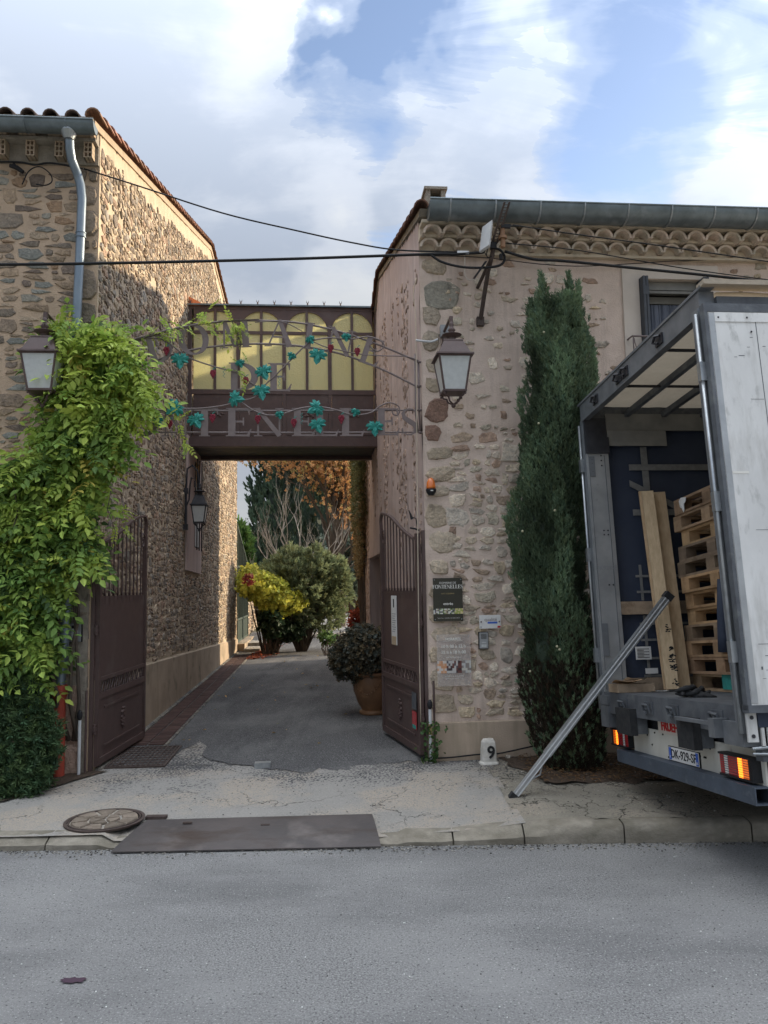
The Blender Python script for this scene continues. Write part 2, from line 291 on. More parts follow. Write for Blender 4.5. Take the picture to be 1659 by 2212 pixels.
# ---------------------------------------------------------------- builders
def rec(o, label=None, cat=None, group=None, kind=None):
    if label: o['label'] = label
    if cat: o['category'] = cat
    if group: o['group'] = group
    if kind: o['kind'] = kind
    return o
WLOC = {}
def thing(name, base, label, cat, group=None):
    o = bpy.data.objects.new(name, None); C.objects.link(o); o.location = base; o.empty_display_size = .1
    WLOC[o.name] = Vector(base); return rec(o, label, cat, group)
def wl_of(o): return WLOC.get(o.name, Vector((0, 0, 0)))
class MB:
    def __init__(s): s.v = []; s.f = []; s.c = []; s.mi = []; s.col = (1, 1, 1); s.m = 0; s.sm = False
    def add(s, vs, fs):
        b = len(s.v); s.v.extend(tuple(v) for v in vs)
        for f in fs: s.f.append(tuple(b + i for i in f)); s.c.append(s.col); s.mi.append(s.m)
    def hexa(s, p):                             # 4 bottom, 4 top points
        s.add(p, [(0, 3, 2, 1), (4, 5, 6, 7), (0, 1, 5, 4), (1, 2, 6, 5), (2, 3, 7, 6), (3, 0, 4, 7)])
    def box(s, c, x, y, z):                     # centre and three half-axis vectors
        c, x, y, z = map(Vector, (c, x, y, z))
        s.hexa([c - x - y - z, c + x - y - z, c + x + y - z, c - x + y - z, c - x - y + z, c + x - y + z, c + x + y + z, c - x + y + z])
    def lbox(s, s0, s1, d0, d1, z0, z1):        # box in street coordinates
        s.hexa([L(s0, d0, z0), L(s1, d0, z0), L(s1, d1, z0), L(s0, d1, z0), L(s0, d0, z1), L(s1, d0, z1), L(s1, d1, z1), L(s0, d1, z1)])
    def prism(s, pts, off):                     # outline of points swept along a vector
        n = len(pts); off = Vector(off); pts = [Vector(p) for p in pts]
        s.add(pts + [p + off for p in pts], [tuple(range(n - 1, -1, -1)), tuple(range(n, 2 * n))] + [(i, (i + 1) % n, n + (i + 1) % n, n + i) for i in range(n)])
    def tube(s, pts, r, n=8, cap=True, closed=False):
        pts = [Vector(p) for p in pts]; k = len(pts); rs = r if isinstance(r, (list, tuple)) else [r] * k
        up = None; vs = []
        for i, p in enumerate(pts):
            a = pts[(i - 1) % k] if (i or closed) else p; b = pts[(i + 1) % k] if (i < k - 1 or closed) else p
            t = (b - a)
            t = t.normalized() if t.length > 1e-9 else Vector((0, 0, 1))
            if up is None: up = t.orthogonal().normalized()
            up = (up - t * up.dot(t))
            up = up.normalized() if up.length > 1e-6 else t.orthogonal().normalized()
            w_ = t.cross(up)
            for j in range(n):
                q = 2 * math.pi * j / n; vs.append(p + (up * math.cos(q) + w_ * math.sin(q)) * rs[i])
        fs = []
        for i in range(k if closed else k - 1):
            i2 = (i + 1) % k
            for j in range(n): fs.append((i * n + j, i * n + (j + 1) % n, i2 * n + (j + 1) % n, i2 * n + j))
        if cap and not closed: fs += [tuple(range(n - 1, -1, -1)), tuple((k - 1) * n + j for j in range(n))]
        s.add(vs, fs)
    def lathe(s, c, prof, n=24, ax=None, xx=None):
        c = Vector(c); ax = Vector(ax or (0, 0, 1)).normalized(); u = Vector(xx).normalized() if xx else ax.orthogonal().normalized(); v = ax.cross(u); vs = []
        for r, h in prof:
            for j in range(n):
                q = 2 * math.pi * j / n; vs.append(c + ax * h + (u * math.cos(q) + v * math.sin(q)) * r)
        k = len(prof)
        s.add(vs, [(i * n + j, i * n + (j + 1) % n, (i + 1) * n + (j + 1) % n, (i + 1) * n + j) for i in range(k - 1) for j in range(n)] + [tuple(range(n - 1, -1, -1)), tuple((k - 1) * n + j for j in range(n))])
    def ball(s, c, r, n=8, m=5, sc_=(1, 1, 1)):
        c = Vector(c); vs = [c + Vector((0, 0, -r * sc_[2]))]
        for i in range(1, m):
            a = math.pi * i / m - math.pi / 2
            for j in range(n): q = 2 * math.pi * j / n; vs.append(c + Vector((r * sc_[0] * math.cos(a) * math.cos(q), r * sc_[1] * math.cos(a) * math.sin(q), r * sc_[2] * math.sin(a))))
        vs.append(c + Vector((0, 0, r * sc_[2]))); e = len(vs) - 1
        fs = [(0, 1 + (j + 1) % n, 1 + j) for j in range(n)] + [(1 + i * n + j, 1 + i * n + (j + 1) % n, 1 + (i + 1) * n + (j + 1) % n, 1 + (i + 1) * n + j) for i in range(m - 2) for j in range(n)]
        fs += [(e, 1 + (m - 2) * n + j, 1 + (m - 2) * n + (j + 1) % n) for j in range(n)]
        s.add(vs, fs)
    def mesh(s, name, mats, org, smooth=None):
        me = bpy.data.meshes.new(name); ox, oy, oz = org
        me.from_pydata([(x - ox, y - oy, z - oz) for x, y, z in s.v], [], s.f)
        for q in (mats if isinstance(mats, (list, tuple)) else [mats]): me.materials.append(MATS[q])
        if any(s.mi): me.polygons.foreach_set('material_index', s.mi)
        sm = s.sm if smooth is None else smooth
        if sm: me.polygons.foreach_set('use_smooth', [True] * len(s.f))
        if any(c != (1, 1, 1) for c in s.c) or any(MATS[q].node_tree.nodes.get('Attribute') for q in (mats if isinstance(mats, (list, tuple)) else [mats])):
            a = me.color_attributes.new('Col', 'FLOAT_COLOR', 'CORNER'); cl = []
            for f, c in zip(s.f, s.c): cl.extend((*c, 1) * len(f))
            a.data.foreach_set('color', cl)
        me.update(); return me
    def build(s, name, mats, parent=None, label=None, cat=None, group=None, kind=None, smooth=None):
        if parent is None:
            a = np.array(s.v); lo, hi = a.min(0), a.max(0); org = Vector(((lo[0] + hi[0]) / 2, (lo[1] + hi[1]) / 2, lo[2]))
        else: org = wl_of(parent)
        me = s.mesh(name, mats, org, smooth)
        o = bpy.data.objects.new(name, me); C.objects.link(o); o.parent = parent
        if parent is None: o.location = org
        WLOC[o.name] = org
        return rec(o, label, cat, group, kind)
def smoothed(o, ang=40):
    me = o.data; me.polygons.foreach_set('use_smooth', [True] * len(me.polygons))
    try: me.set_sharp_from_angle(angle=R(ang))
    except Exception: pass
    return o
def npmesh(name, V, Fa, cols, mat, parent=None, smooth=False, org=None, **kw):
    """V (n,3), Fa (m,k) index array, cols (m,3) one colour per face"""
    if parent is None: lo, hi = V.min(0), V.max(0); org = Vector(((lo[0] + hi[0]) / 2, (lo[1] + hi[1]) / 2, lo[2])) if org is None else org
    else: org = wl_of(parent)
    me = bpy.data.meshes.new(name); m, k = Fa.shape
    me.vertices.add(len(V)); me.vertices.foreach_set('co', (V - np.array(org)).astype(np.float32).ravel())
    me.loops.add(m * k); me.loops.foreach_set('vertex_index', Fa.astype(np.int32).ravel())
    me.polygons.add(m); me.polygons.foreach_set('loop_start', np.arange(0, m * k, k, dtype=np.int32))
    me.materials.append(MATS[mat])
    if cols is not None:
        a = me.color_attributes.new('Col', 'FLOAT_COLOR', 'CORNER')
        c4 = np.ones((m, k, 4), np.float32); c4[:, :, :3] = cols[:, None, :]; a.data.foreach_set('color', c4.ravel())
    if smooth: me.polygons.foreach_set('use_smooth', np.ones(m, bool))
    me.update(calc_edges=True); me.validate()
    o = bpy.data.objects.new(name, me); C.objects.link(o); o.parent = parent
    if parent is None: o.location = org
    WLOC[o.name] = Vector(org); return rec(o, **kw)
def scatter(tv, tf, P, A, U, S, cols):
    """copies of a small template: P positions, A the direction of its y axis, U rough up vector (its z), S sizes, cols per copy"""
    A = A / np.linalg.norm(A, axis=1, keepdims=True); X = np.cross(A, U); X /= np.linalg.norm(X, axis=1, keepdims=True) + 1e-9; Z = np.cross(X, A)
    S = np.asarray(S).reshape(-1, 1, 1)
    V = P[:, None, :] + S * (tv[None, :, 0:1] * X[:, None] + tv[None, :, 1:2] * A[:, None] + tv[None, :, 2:3] * Z[:, None])
    n = len(P); nv = len(tv); Fa = tf[None] + (np.arange(n) * nv)[:, None, None]
    return V.reshape(-1, 3), Fa.reshape(-1, tf.shape[1]), np.repeat(cols, len(tf), axis=0)
def dup(o, parent=None, M=None):
    c = o.copy(); C.objects.link(c); c.parent = parent
    for ch in o.children: dup(ch, c)
    return c
def font(txt, size, origin, rx, up, mat, parent, name='lettering', align='CENTER', depth=.0015, bold=0, **kw):
    cu = bpy.data.curves.new('t', 'FONT'); cu.body = txt; cu.size = size; cu.align_x = align; cu.align_y = 'CENTER'; cu.extrude = depth; cu.offset = bold; cu.resolution_u = 3
    tmp = bpy.data.objects.new('t', cu); C.objects.link(tmp); dg = bpy.context.evaluated_depsgraph_get()
    me = bpy.data.meshes.new_from_object(tmp.evaluated_get(dg)); bpy.data.objects.remove(tmp); bpy.data.curves.remove(cu)
    rx = Vector(rx).normalized(); up = Vector(up).normalized(); nz = rx.cross(up)
    Mx = Matrix(((rx.x, up.x, nz.x), (rx.y, up.y, nz.y), (rx.z, up.z, nz.z))).to_4x4(); Mx.translation = Vector(origin) - wl_of(parent)
    me.transform(Mx); me.materials.clear(); me.materials.append(MATS[mat]); me.name = name
    o = bpy.data.objects.new(name, me); C.objects.link(o); o.parent = parent; return rec(o, **kw)

# ================================================================ the ground
def sheet(fn, us, vs, name, mat, parent=None, smooth=True, skip=None, **kw):
    nu, nv = len(us), len(vs); V = np.array([tuple(fn(u, v)) for v in vs for u in us]); Fa = []
    for j in range(nv - 1):
        for i in range(nu - 1):
            if skip and skip((us[i] + us[i + 1]) / 2, (vs[j] + vs[j + 1]) / 2): continue
            Fa.append((j * nu + i, j * nu + i + 1, (j + 1) * nu + i + 1, (j + 1) * nu + i))
    return npmesh(name, V, np.array(Fa), None, mat, parent, smooth, **kw)
def fr(a, b, st): n = max(2, int(round((b - a) / st)) + 1); return list(np.linspace(a, b, n))
def N3(x, y, z=0., s=1.): return noise.noise(Vector((x * s, y * s, z * s)))
def kerb_y(x): return 5.985 - .012 * x
def hk(x):
    if -2.15 < x < .12: return .036
    return hk0(x)
def hk0(x):                                                        # height of the kerb along the street
    if x > 1.25: return .14
    if x > .55: return .075 + .065 * (x - .55) / .7
    if x > -1.7: return .065
    return .085
def pave_z(x, y):
    t = min(1, max(0, (y - 6.2) / 1.6)); return hk(x) * (1 - t) + .12 * t
sheet(lambda x, y: (x, y, -.015 - max(0, abs(x) - 60) * .0), fr(-300, 300, 60), fr(-300, 500, 80), 'ground', 'garden_earth', kind='structure')
sheet(lambda x, y: (x, min(y, kerb_y(x) + .03), .004 * N3(x, y, 0, .6) + .0), fr(-40, 40, .8), fr(-7, 6.1, .33), 'road', 'asphalt_road', kind='structure')
sheet(lambda x, y: (x, y, pave_z(x, y) + (.010 * N3(x, y, 3, 2.2) + .004 * N3(x, y, 1, 9)) * max(.1, min(1, (8.6 - y) / .8)) - (.006 if y > 8.2 else 0)), fr(-7, 1.05, .09), [6.12 + q * (10.4 - 6.12) / 46 for q in range(47)], 'pavement', 'concrete_apron', kind='structure')
def brk(x, y): return .016 * N3(x, y, 3, 2.0) + .008 * N3(x, y, 1, 9)
sheet(lambda x, y: (x, y, pave_z(x, y) - .004 + brk(x, y) + (.012 if N3(x * 1.1 + 3, y * 1.8, 7) > .02 else 0)), fr(1.0, 14, .07), [6.12 + q * (9.9 - 6.12) / 50 for q in range(51)], 'pavement', 'concrete_old', kind='structure')
# kerb: one stone after another
kb = thing('kerb', (0, 6.05, 0), None, None); kb['kind'] = 'structure'
x = -7.2; r_ = random.Random(3)
while x < 12:
    ln = r_.uniform(.95, 1.05) if x > 1.3 else r_.uniform(.55, .85)
    if -2.05 < x < 1.0: ln = r_.uniform(.35, .6)
    m = MB(); n = 8; vs = []; x1 = x + ln - .012
    for i in range(n + 1):
        xx = x + (x1 - x) * i / n; h = hk(xx); y0 = kerb_y(xx); j = .006 * N3(xx, 2, 0, 7); j2 = .006 * N3(xx, 8, 0, 6)
        e = .004 if 0 < i < n else -.012
        wv = .10 if xx > 1.0 else .14
        vs += [(xx, y0 + .03 + j, -.05), (xx, y0 + .03 + j - e, h * .45), (xx, y0 + .045 + j + (.05 if xx < 1.25 else 0), h - .022 + j2 * .5), (xx, y0 + .075 + (.06 if xx < 1.25 else 0), h + j2 + (.0 if 0 < i < n else -.005)), (xx, y0 + .075 + wv + .02, h + .004 + j2), (xx, y0 + .1 + wv, -.05)]
    fs = [(i * 6 + k, (i + 1) * 6 + k, (i + 1) * 6 + k + 1, i * 6 + k + 1) for i in range(n) for k in range(5)] + [(0, 1, 2, 3, 4, 5), tuple(n * 6 + k for k in (5, 4, 3, 2, 1, 0))]
    m.add(vs, fs); smoothed(m.build('kerb_stone', 'kerb_stone', kb), 50); x += ln
# driveway: a tarmac sheet with a ragged front edge, a little above the concrete
fs_ = []
edge = [(F(a, b)) for a, b in ((0, 0),)]
front = [(188, 1690), (235, 1667), (300, 1662), (352, 1650), (395, 1618), (432, 1600), (447, 1612), (430, 1630), (455, 1640), (500, 1650), (545, 1655), (600, 1662), (650, 1668), (700, 1660), (745, 1666), (800, 1652), (850, 1648), (912, 1640)]
def drive_d(s):
    pts = [loc(atZ(a, b, .125)) for a, b in front[3:]]
    for (a, b, _), (c, d, _) in zip(pts, pts[1:]):
        if a <= s <= c: return b + (d - b) * (s - a) / (c - a)
    return pts[0][1] if s < pts[0][0] else pts[-1][1]
def dz(d):
    t = min(1, max(0, (d - 14.3) / 6.5)); return .124 + .30 * (3 * t * t - 2 * t ** 3) + max(0, d - 34) * .02
def drv(s, d):
    lo = drive_d(s) + .12 * N3(s, 0, 5, 5) + .08 * N3(s, 0, 2, 14) + .07 * N3(s, 0, 8, 40); dd = lo + (d + .3) * (20 - lo) / 20.3
    p = L(s, dd, 0); p.z = dz(dd) + .006 * N3(p.x, p.y, 0, .8); return p
us = fr(-2.22, 1.22, .014); vs_ = [-.3 + 20.3 * (q / 60) ** 1.6 for q in range(61)]
sheet(drv, us, vs_, 'driveway', 'asphalt_drive', kind='structure')
def path(u, v):          # the lane goes on to the right of the garden
    p = atZ(640 + 75 * v + u * (120 + 30 * v), 1384, .13); s, d, _ = loc(p); d = 19.9 + 22 * v; q = L(-1.9 + v * 2.3 + u * (3.6 + v * 1.5), d, 0); q.z = dz(d) + .01; return q
sheet(path, fr(0, 1, .2), fr(0, 1, .05), 'lane', 'asphalt_road', kind='structure')
sheet(lambda s, d: L(s, d, dz(d) - .03 + .03 * N3(s, d, 0, .8)), fr(-14, 14, 1), fr(12.2, 80, 2), 'garden_ground', 'garden_earth', kind='structure')

# ================================================================ masonry
def rubble(u0, u1, v0, v1, wt, ht, gap, place, keep=None, colour=None, relief=.03, warp=.03, seed=1, n=9, wob=.16, flat=.7, pmax=5, base=-.006):
    r = random.Random(seed); out = []
    def split(a, b, c, d):
        W, H = b - a, d - c
        if W <= wt * r.uniform(.6, 2.3) and H <= ht * r.uniform(.7, 2.2): out.append((a, b, c, d)); return
        if W / wt > H / ht: m_ = a + W * r.uniform(.28, .72); split(a, m_, c, d); split(m_, b, c, d)
        else: m_ = c + H * r.uniform(.3, .7); split(a, b, c, m_); split(a, b, m_, d)
    split(u0, u1, v0, v1); res = []
    for a, b, c, d in out:
        cu, cv = (a + b) / 2, (c + d) / 2; hw, hh = (b - a) / 2 - gap * r.uniform(.3, .8), (d - c) / 2 - gap * r.uniform(.3, .8)
        if hw < .012 or hh < .012: continue
        k = 1
        if keep:
            k = keep(cu, cv, hw, hh, r)
            if not k: continue
        if k is not True and k != 1: hw *= k; hh *= k
        rot = r.uniform(-.10, .10); vs = []; hts = relief * r.uniform(.55, 1.15); pw = r.uniform(2.6, pmax); tilt = (r.uniform(-.5, .5), r.uniform(-.5, .5)); ph0 = r.uniform(0, 6)
        for ring, scl, hh_ in ((0, 1, -.02), (1, r.uniform(.80, .92), 1)):
            for i in range(n):
                q = 2 * math.pi * i / n + ph0; cq, sq = math.cos(q), math.sin(q)
                rad = (abs(cq / hw) ** pw + abs(sq / hh) ** pw) ** (-1 / pw)
                if ring == 0: jit = [1 - wob * r.random() for _ in range(n)] if i == 0 else jit
                rad *= jit[i] * scl * (1 + wob * .42)
                x_, y_ = cq * rad, sq * rad; x_, y_ = x_ - rot * y_, y_ + rot * x_
                uu, vv = cu + x_, cv + y_
                uu += warp * N3(uu, vv, 5, 1.6) + warp * .4 * N3(uu, vv, 9, 6); vv += warp * N3(uu, vv, 11, 1.6) + warp * .4 * N3(uu, vv, 2, 6)
                h = base if ring == 0 else hts * (flat + (1 - flat) * r.random() + tilt[0] * cq * .35 + tilt[1] * sq * .35)
                vs.append(place(uu, vv, h))
        uu = cu + r.uniform(-.3, .3) * hw; vv = cv + r.uniform(-.3, .3) * hh; uu += warp * N3(uu, vv, 5, 1.6); vv += warp * N3(uu, vv, 11, 1.6)
        vs.append(place(uu, vv, hts * r.uniform(.8, 1.2)))
        fs = [(i, (i + 1) % n, n + (i + 1) % n, n + i) for i in range(n)] + [(n + i, n + (i + 1) % n, 2 * n) for i in range(n)]
        res.append((vs, fs, colour(cu, cv, r), hw * hh * 4, cu, cv))
    return res
def emit(stones, parent, key, mat='stone', limit=300, one='stone', rest='rubble_stones'):
    stones.sort(key=key, reverse=True)
    for vs, fs, c, *_ in stones[:limit]:
        m = MB(); m.col = c; m.add(vs, fs); m.build(one, mat, parent)
    if len(stones) > limit:
        m = MB()
        for vs, fs, c, *_ in stones[limit:]: m.col = c; m.add(vs, fs)
        m.build(rest, mat, parent, kind='stuff')
PAL1 = [(.25, .20, .15), (.21, .17, .135), (.30, .235, .175), (.19, .165, .14), (.24, .235, .21), (.27, .19, .13), (.17, .14, .12), (.33, .27, .21), (.21, .22, .21)]
PAL2 = [(.255, .215, .175), (.205, .17, .14), (.29, .235, .185), (.33, .28, .22), (.24, .225, .205), (.27, .20, .155), (.18, .155, .135)]
PAL3 = [(.46, .405, .33), (.40, .37, .31), (.36, .29, .23), (.54, .48, .41), (.42, .39, .35), (.34, .25, .20), (.48, .41, .31), (.46, .42, .37), (.58, .53, .46)]
def pick(pal, j=.12):
    def f(u, v, r): c = r.choice(pal); k = 1 + r.uniform(-j, j); return tuple(x * k * 1.32 for x in c)
    return f

# ================================================================ the house on the left
SL, SR = -2.3, 1.2
lh = thing('stone_house', L(SL - 1, 3, 0), 'tall rubble stone house left of the driveway with a hollow brick cornice and grey downpipe', 'house')
def roofL(d): return 6.98 + .307 * d if d < 8.97 else 9.735 - .085 * (d - 8.97)
EAV = Fl(100, 357)[1]                                              # underside of the brick cornice
m = MB(); pr = [(.03, -.1), (.03, 6.9), (8.97, 9.6), (15.07, 9.08), (15.07, -.1)]
m.prism([L(-10, d, z) for d, z in pr], T * (10 + SL - .03)); m.build('house_body', 'mortar_buff', lh)
def dF(s, z): return .008 * N3(s, z, 0, 4) + .005 * N3(s, z, 4, 14)
fw = sheet(lambda s, z: L(s, -dF(s, z), z), fr(-6.5, SL, .05), fr(.0, 7.0, .05), 'front_wall', 'mortar_buff', lh)
def keepL(u, v, hw, hh, r):
    if u > SL - .23: return 0
    if v > EAV - .05 or v < .2: return 0
    return 1 if r.random() > .02 else 0
st = rubble(-4.9, SL - .16, .2, EAV + .1, 0.24, .10, .012, lambda u, v, h: L(u, -h - dF(u, v), v), keepL, pick(PAL1, .2), .016, .04, 5, 9, .30, .6, 12, -.002)
q_ = rubble(SL - .24, SL + .004, .9, EAV, .2, .21, .025, lambda u, v, h: L(min(u, SL - .004), -h, v), None, pick([(.17, .15, .125), (.20, .17, .14), (.15, .135, .12), (.23, .19, .155)]), .035, .008, 8, 11, .08)
emit(st + q_, fw, lambda t: t[3] * (10 if t[4] > -3.55 and t[5] > 2.8 else 1))
def dP(d, z): return .010 * N3(d, z, 0, 3) + .008 * N3(d, z, 4, 12)
pw = sheet(lambda d, z: L(SL + dP(d, z), d, z), fr(0, 15.1, .09), fr(0, 9.74, .09), 'passage_wall', 'mortar_passage', lh, skip=lambda d, z: z > roofL(d) - .02)
def plz(d): return 1.06 - .038 * d
def keepP(d, z, hw, hh, r):
    top = roofL(d) - .12 - .14 * min(1, d / 2.5)
    if z + hh > top or z - hh < plz(d) + .0: return 0
    if 5.75 < d + hw and d - hw < 7.5 and 2.26 < z + hh and z < 4.7: return 0
    if .0 < d < 15.05: return 1 if r.random() > .03 else 0
    return 0
st = rubble(.03, 15.05, .5, 9.8, .15, .095, .008, lambda u, v, h: L(SL + h + dP(u, v), u, v), keepP, pick(PAL2, .3), .020, .05, 11, 7, .34, .4, 12, -.002)
emit(st, pw, lambda t: t[3] / (1.5 + t[4]) * (3 if 1.2 < t[5] < 6 else 1))
m = MB(); vs = []                                                  # rendered plinth
for i in range(31):
    d = 0.02 + i * .502; e = .006 * N3(d, 0, 0, 3); vs += [L(SL + .045 + e, d, .05), L(SL + .04 + e, d, plz(d) - .02 + .012 * N3(d, 3, 0, 2)), L(SL - .05, d, plz(d) + .03)]
m.add(vs, [(i * 3 + k, i * 3 + k + 1, i * 3 + 4 + k, i * 3 + 3 + k) for i in range(30) for k in (0, 1)]); m.build('plinth', 'plinth', lh)
m = MB(); m.prism([L(SL + .012, 5.75, 4.75), L(SL + .012, 7.5, 4.75), L(SL + .012, 7.5, 2.26), L(SL + .012, 5.75, 2.3)], T * .035); wf = m.build('window_surround', 'render_side', lh)
m = MB(); m.lbox(SL + .03, SL + .05, 6.6, 7.2, 2.75, 4.4); m.build('window_pane', 'dark_glass', wf)
m = MB(); m.lbox(SL + .045, SL + .055, 6.62, 7.18, 2.77, 3.5); m.build('net_curtain', 'white_plastic', wf)
m = MB(); [m.tube([L(SL + .09, 6.6 + q * .3, 2.7), L(SL + .09, 6.6 + q * .3, 4.45)], .012, 6) for q in range(3)]; m.build('window_bars', 'black_iron', wf)
# pebble-dashed pier below
m = MB(); m.lbox(-2.66, SL - .02, -.035, .2, .0, 3.1); m.build('gate_pier', 'pillar_grey', lh)
sheet(lambda s, z: L(s, -.065 - .012 * N3(s, z, 1, 14) - .008 * N3(s, z, 6, 30), z), fr(-2.64, SL - .09, .02), fr(.05, 1.0, .02), 'pier_render', 'pebbledash', lh)
m = MB(); m.lbox(-2.64, SL - .09, -.06, -.036, .05, 1.0); m.build('pier_patch', 'pebbledash', lh)
# hollow-brick cornice
cz = EAV; m = MB(); m.lbox(-6.5, SL - .005, -.04, .0, cz, cz + .20); m.lbox(-6.5, SL - .005, -.16, -.0, cz + .20, cz + .235); m.lbox(-6.5, SL - .01, -.10, .0, cz + .235, cz + .38); m.lbox(-6.5, SL - .01, -.25, 0, cz + .38, cz + .42)
co = m.build('cornice', 'pillar_grey', lh)
def holed(mb, s, d, z, wx, hz, nx, nz, dep):                       # face of a hollow brick with its row of holes
    b = .010; cw = (wx - b) / nx; ch = (hz - b) / nz
    for i in range(nx + 1): mb.lbox(s - wx / 2 + i * cw, s - wx / 2 + i * cw + b, d, d + dep, z, z + hz)
    for j in range(nz + 1): mb.lbox(s - wx / 2, s + wx / 2, d + .001, d + dep, z + j * ch, z + j * ch + b)
    mb.lbox(s - wx / 2 + .002, s + wx / 2 - .002, d + .05, d + dep + .001, z + .002, z + hz - .002)
for k in range(12):
    s = SL - .085 - k * .30
    m = MB(); m.col = (1, 1, 1); holed(m, s, -.155, cz + .02, .09, .175, 2, 3, .15); m.build('hollow_brick', 'clay_pale', co)
    m = MB(); holed(m, s - .03, -.245, cz + .25, .19, .10, 4, 2, .2); m.build('hollow_brick', 'clay_pale', co)
# roof
m = MB(); sl = [(-.28, 6.93), (8.97, 9.76), (15.4, 9.2), (15.4, 9.12), (8.97, 9.66), (-.28, 6.85)]
m.prism([L(-10, d, z) for d, z in sl], T * (10 + SL + .02)); rf = m.build('roof', 'clay_pale', lh)
def barrel(mb, p, q, r, th=.014, n=7, flip=1, r2=None):           # half-round tile from p to q
    p, q = Vector(p), Vector(q); a = (q - p).normalized(); side = a.cross(Vector((0, 0, 1))).normalized(); up = side.cross(a) * flip; vs = []
    for c, rr in ((p, r), (q, r2 or r * .86)):
        for rad in (rr, rr - th):
            for i in range(n + 1):
                t = math.pi * i / n; vs.append(c + side * math.cos(t) * rad + up * math.sin(t) * rad)
    k = n + 1; fs = []
    for i in range(n): fs += [(i, i + 1, 2 * k + i + 1, 2 * k + i), (k + i, 3 * k + i, 3 * k + i + 1, k + i + 1), (i, k + i, k + i + 1, i + 1), (2 * k + i, 2 * k + i + 1, 3 * k + i + 1, 3 * k + i)]
    fs += [(0, 2 * k, 3 * k, k), (n, k + n, 3 * k + n, 2 * k + n)]
    mb.add(vs, fs)
def rz(d): return 6.95 + .306 * (d + .28) if d < 8.97 else 9.78 - .087 * (d - 8.97)
for k in range(18):
    s = SL - .20 - k * .225
    if s < -6: break
    m = MB(); g = rnd.uniform(.5, .8); m.col = (g * .85, g * 1.1, g * 1.25); barrel(m, L(s, -.33, 6.925), L(s, .2, 7.085), .082); m.build('roof_tile', 'roof_tile', rf)
    m = MB(); m.col = (g * .8, g * .8, g * .8)
    for j in range(22): d0 = .16 + j * .40; barrel(m, L(s, d0, rz(d0) + .01), L(s, d0 + .44, rz(d0 + .44) - .012), .086, n=5)
    m.build('tile_course', 'roof_tile', rf, kind='stuff')
d = -.30
while d < 15.2:
    m = MB(); g = rnd.uniform(.8, 1.25); m.col = (g, g * rnd.uniform(.9, 1.05), g * .95)
    barrel(m, L(SL + .0, d, rz(d) + .03), L(SL + .0, d + .36, rz(d + .36) + .0), .085, r2=.068); m.build('verge_tile', 'roof_tile', rf); d += .30
def gutter(name, parent, s0, s1, d, z, r, mat='zinc', th=.006, steps=1):
    m = MB(); vs = []; n = 12
    for s in (s0, s1):
        for rad in (r, r - th):
            for i in range(n + 1): t = math.pi + math.pi * i / n; vs.append(L(s, d - math.cos(t) * rad, z + math.sin(t) * rad))
    k = n + 1; fs = []
    for i in range(n): fs += [(i, i + 1, 2 * k + i + 1, 2 * k + i), (k + i, 3 * k + i, 3 * k + i + 1, k + i + 1), (i, k + i, k + i + 1, i + 1)]
    m.add(vs, fs); m.tube([L(s0, d - r, z + .004), L(s1, d - r, z + .004)], .011, 8)
    for s in (s0 + .002, s1 - .002): m.add([L(s, d, z)] + [L(s, d + math.cos(math.pi + math.pi * i / n) * (r - th * .5), z + math.sin(math.pi + math.pi * i / n) * (r - th * .5)) for i in range(n + 1)], [(0, i, i + 1) for i in range(1, n + 1)])
    return smoothed(m.build(name, mat, parent), 50)
gs, gz = Fl(203, 262, -.36); g = gutter('gutter', lh, -6.4, gs, -.30, gz - .005, .10)
for k in range(8):
    s = gs - .28 - k * .42; m = MB(); m.tube([L(s, -.30 - math.cos(t) * .103, gz - .005 - math.sin(t) * .103) for t in [math.pi * i / 10 for i in range(11)]], .007, 5); m.build('gutter_bracket', 'zinc', g)
dp = [((150, 292), -.27), ((151, 322), -.26), ((155, 345), -.20), ((167, 375), -.12), ((174, 400), -.1), ((177, 430), -.1), ((172, 560), -.1), ((165, 700), -.1), ((161, 900), -.1), ((152, 1150), -.1), ((146, 1260), -.12), ((138, 1400), -.14), ((129.5, 1492), -.14)]
m = MB(); m.sm = True; m.tube([F(a[0], a[1], b) for a, b in dp], .047, 14); pi = m.build('downpipe', 'zinc_pipe', lh); smoothed(pi)
m = MB(); p0 = F(149, 282, -.29); m.lathe(p0, [(.085, .02), (.083, -.02), (.05, -.10), (.047, -.10)][::-1], 16); m.build('outlet_funnel', 'galvanised', pi)
for a, b, dd in ((174.5, 508, -.1), (150, 1180, -.1)):
    m = MB(); p0 = F(a, b, dd); m.lathe(p0, [(.05, -.03), (.056, -.028), (.056, -.018), (.05, -.015), (.05, .015), (.056, .018), (.056, .028), (.05, .03)], 16); m.build('pipe_collar', 'zinc_pipe', pi)
a, b = F(129.5, 1480, -.14), F(127, 1625, -.14); b.z = .1
m = MB(); m.lathe(b, [(.058, 0), (.058, (a - b).length - .13), (.074, (a - b).length - .10), (.074, (a - b).length), (.06, (a - b).length + .004)], 18, a - b); smoothed(m.build('pipe_boot', 'red_pipe', lh), 40)

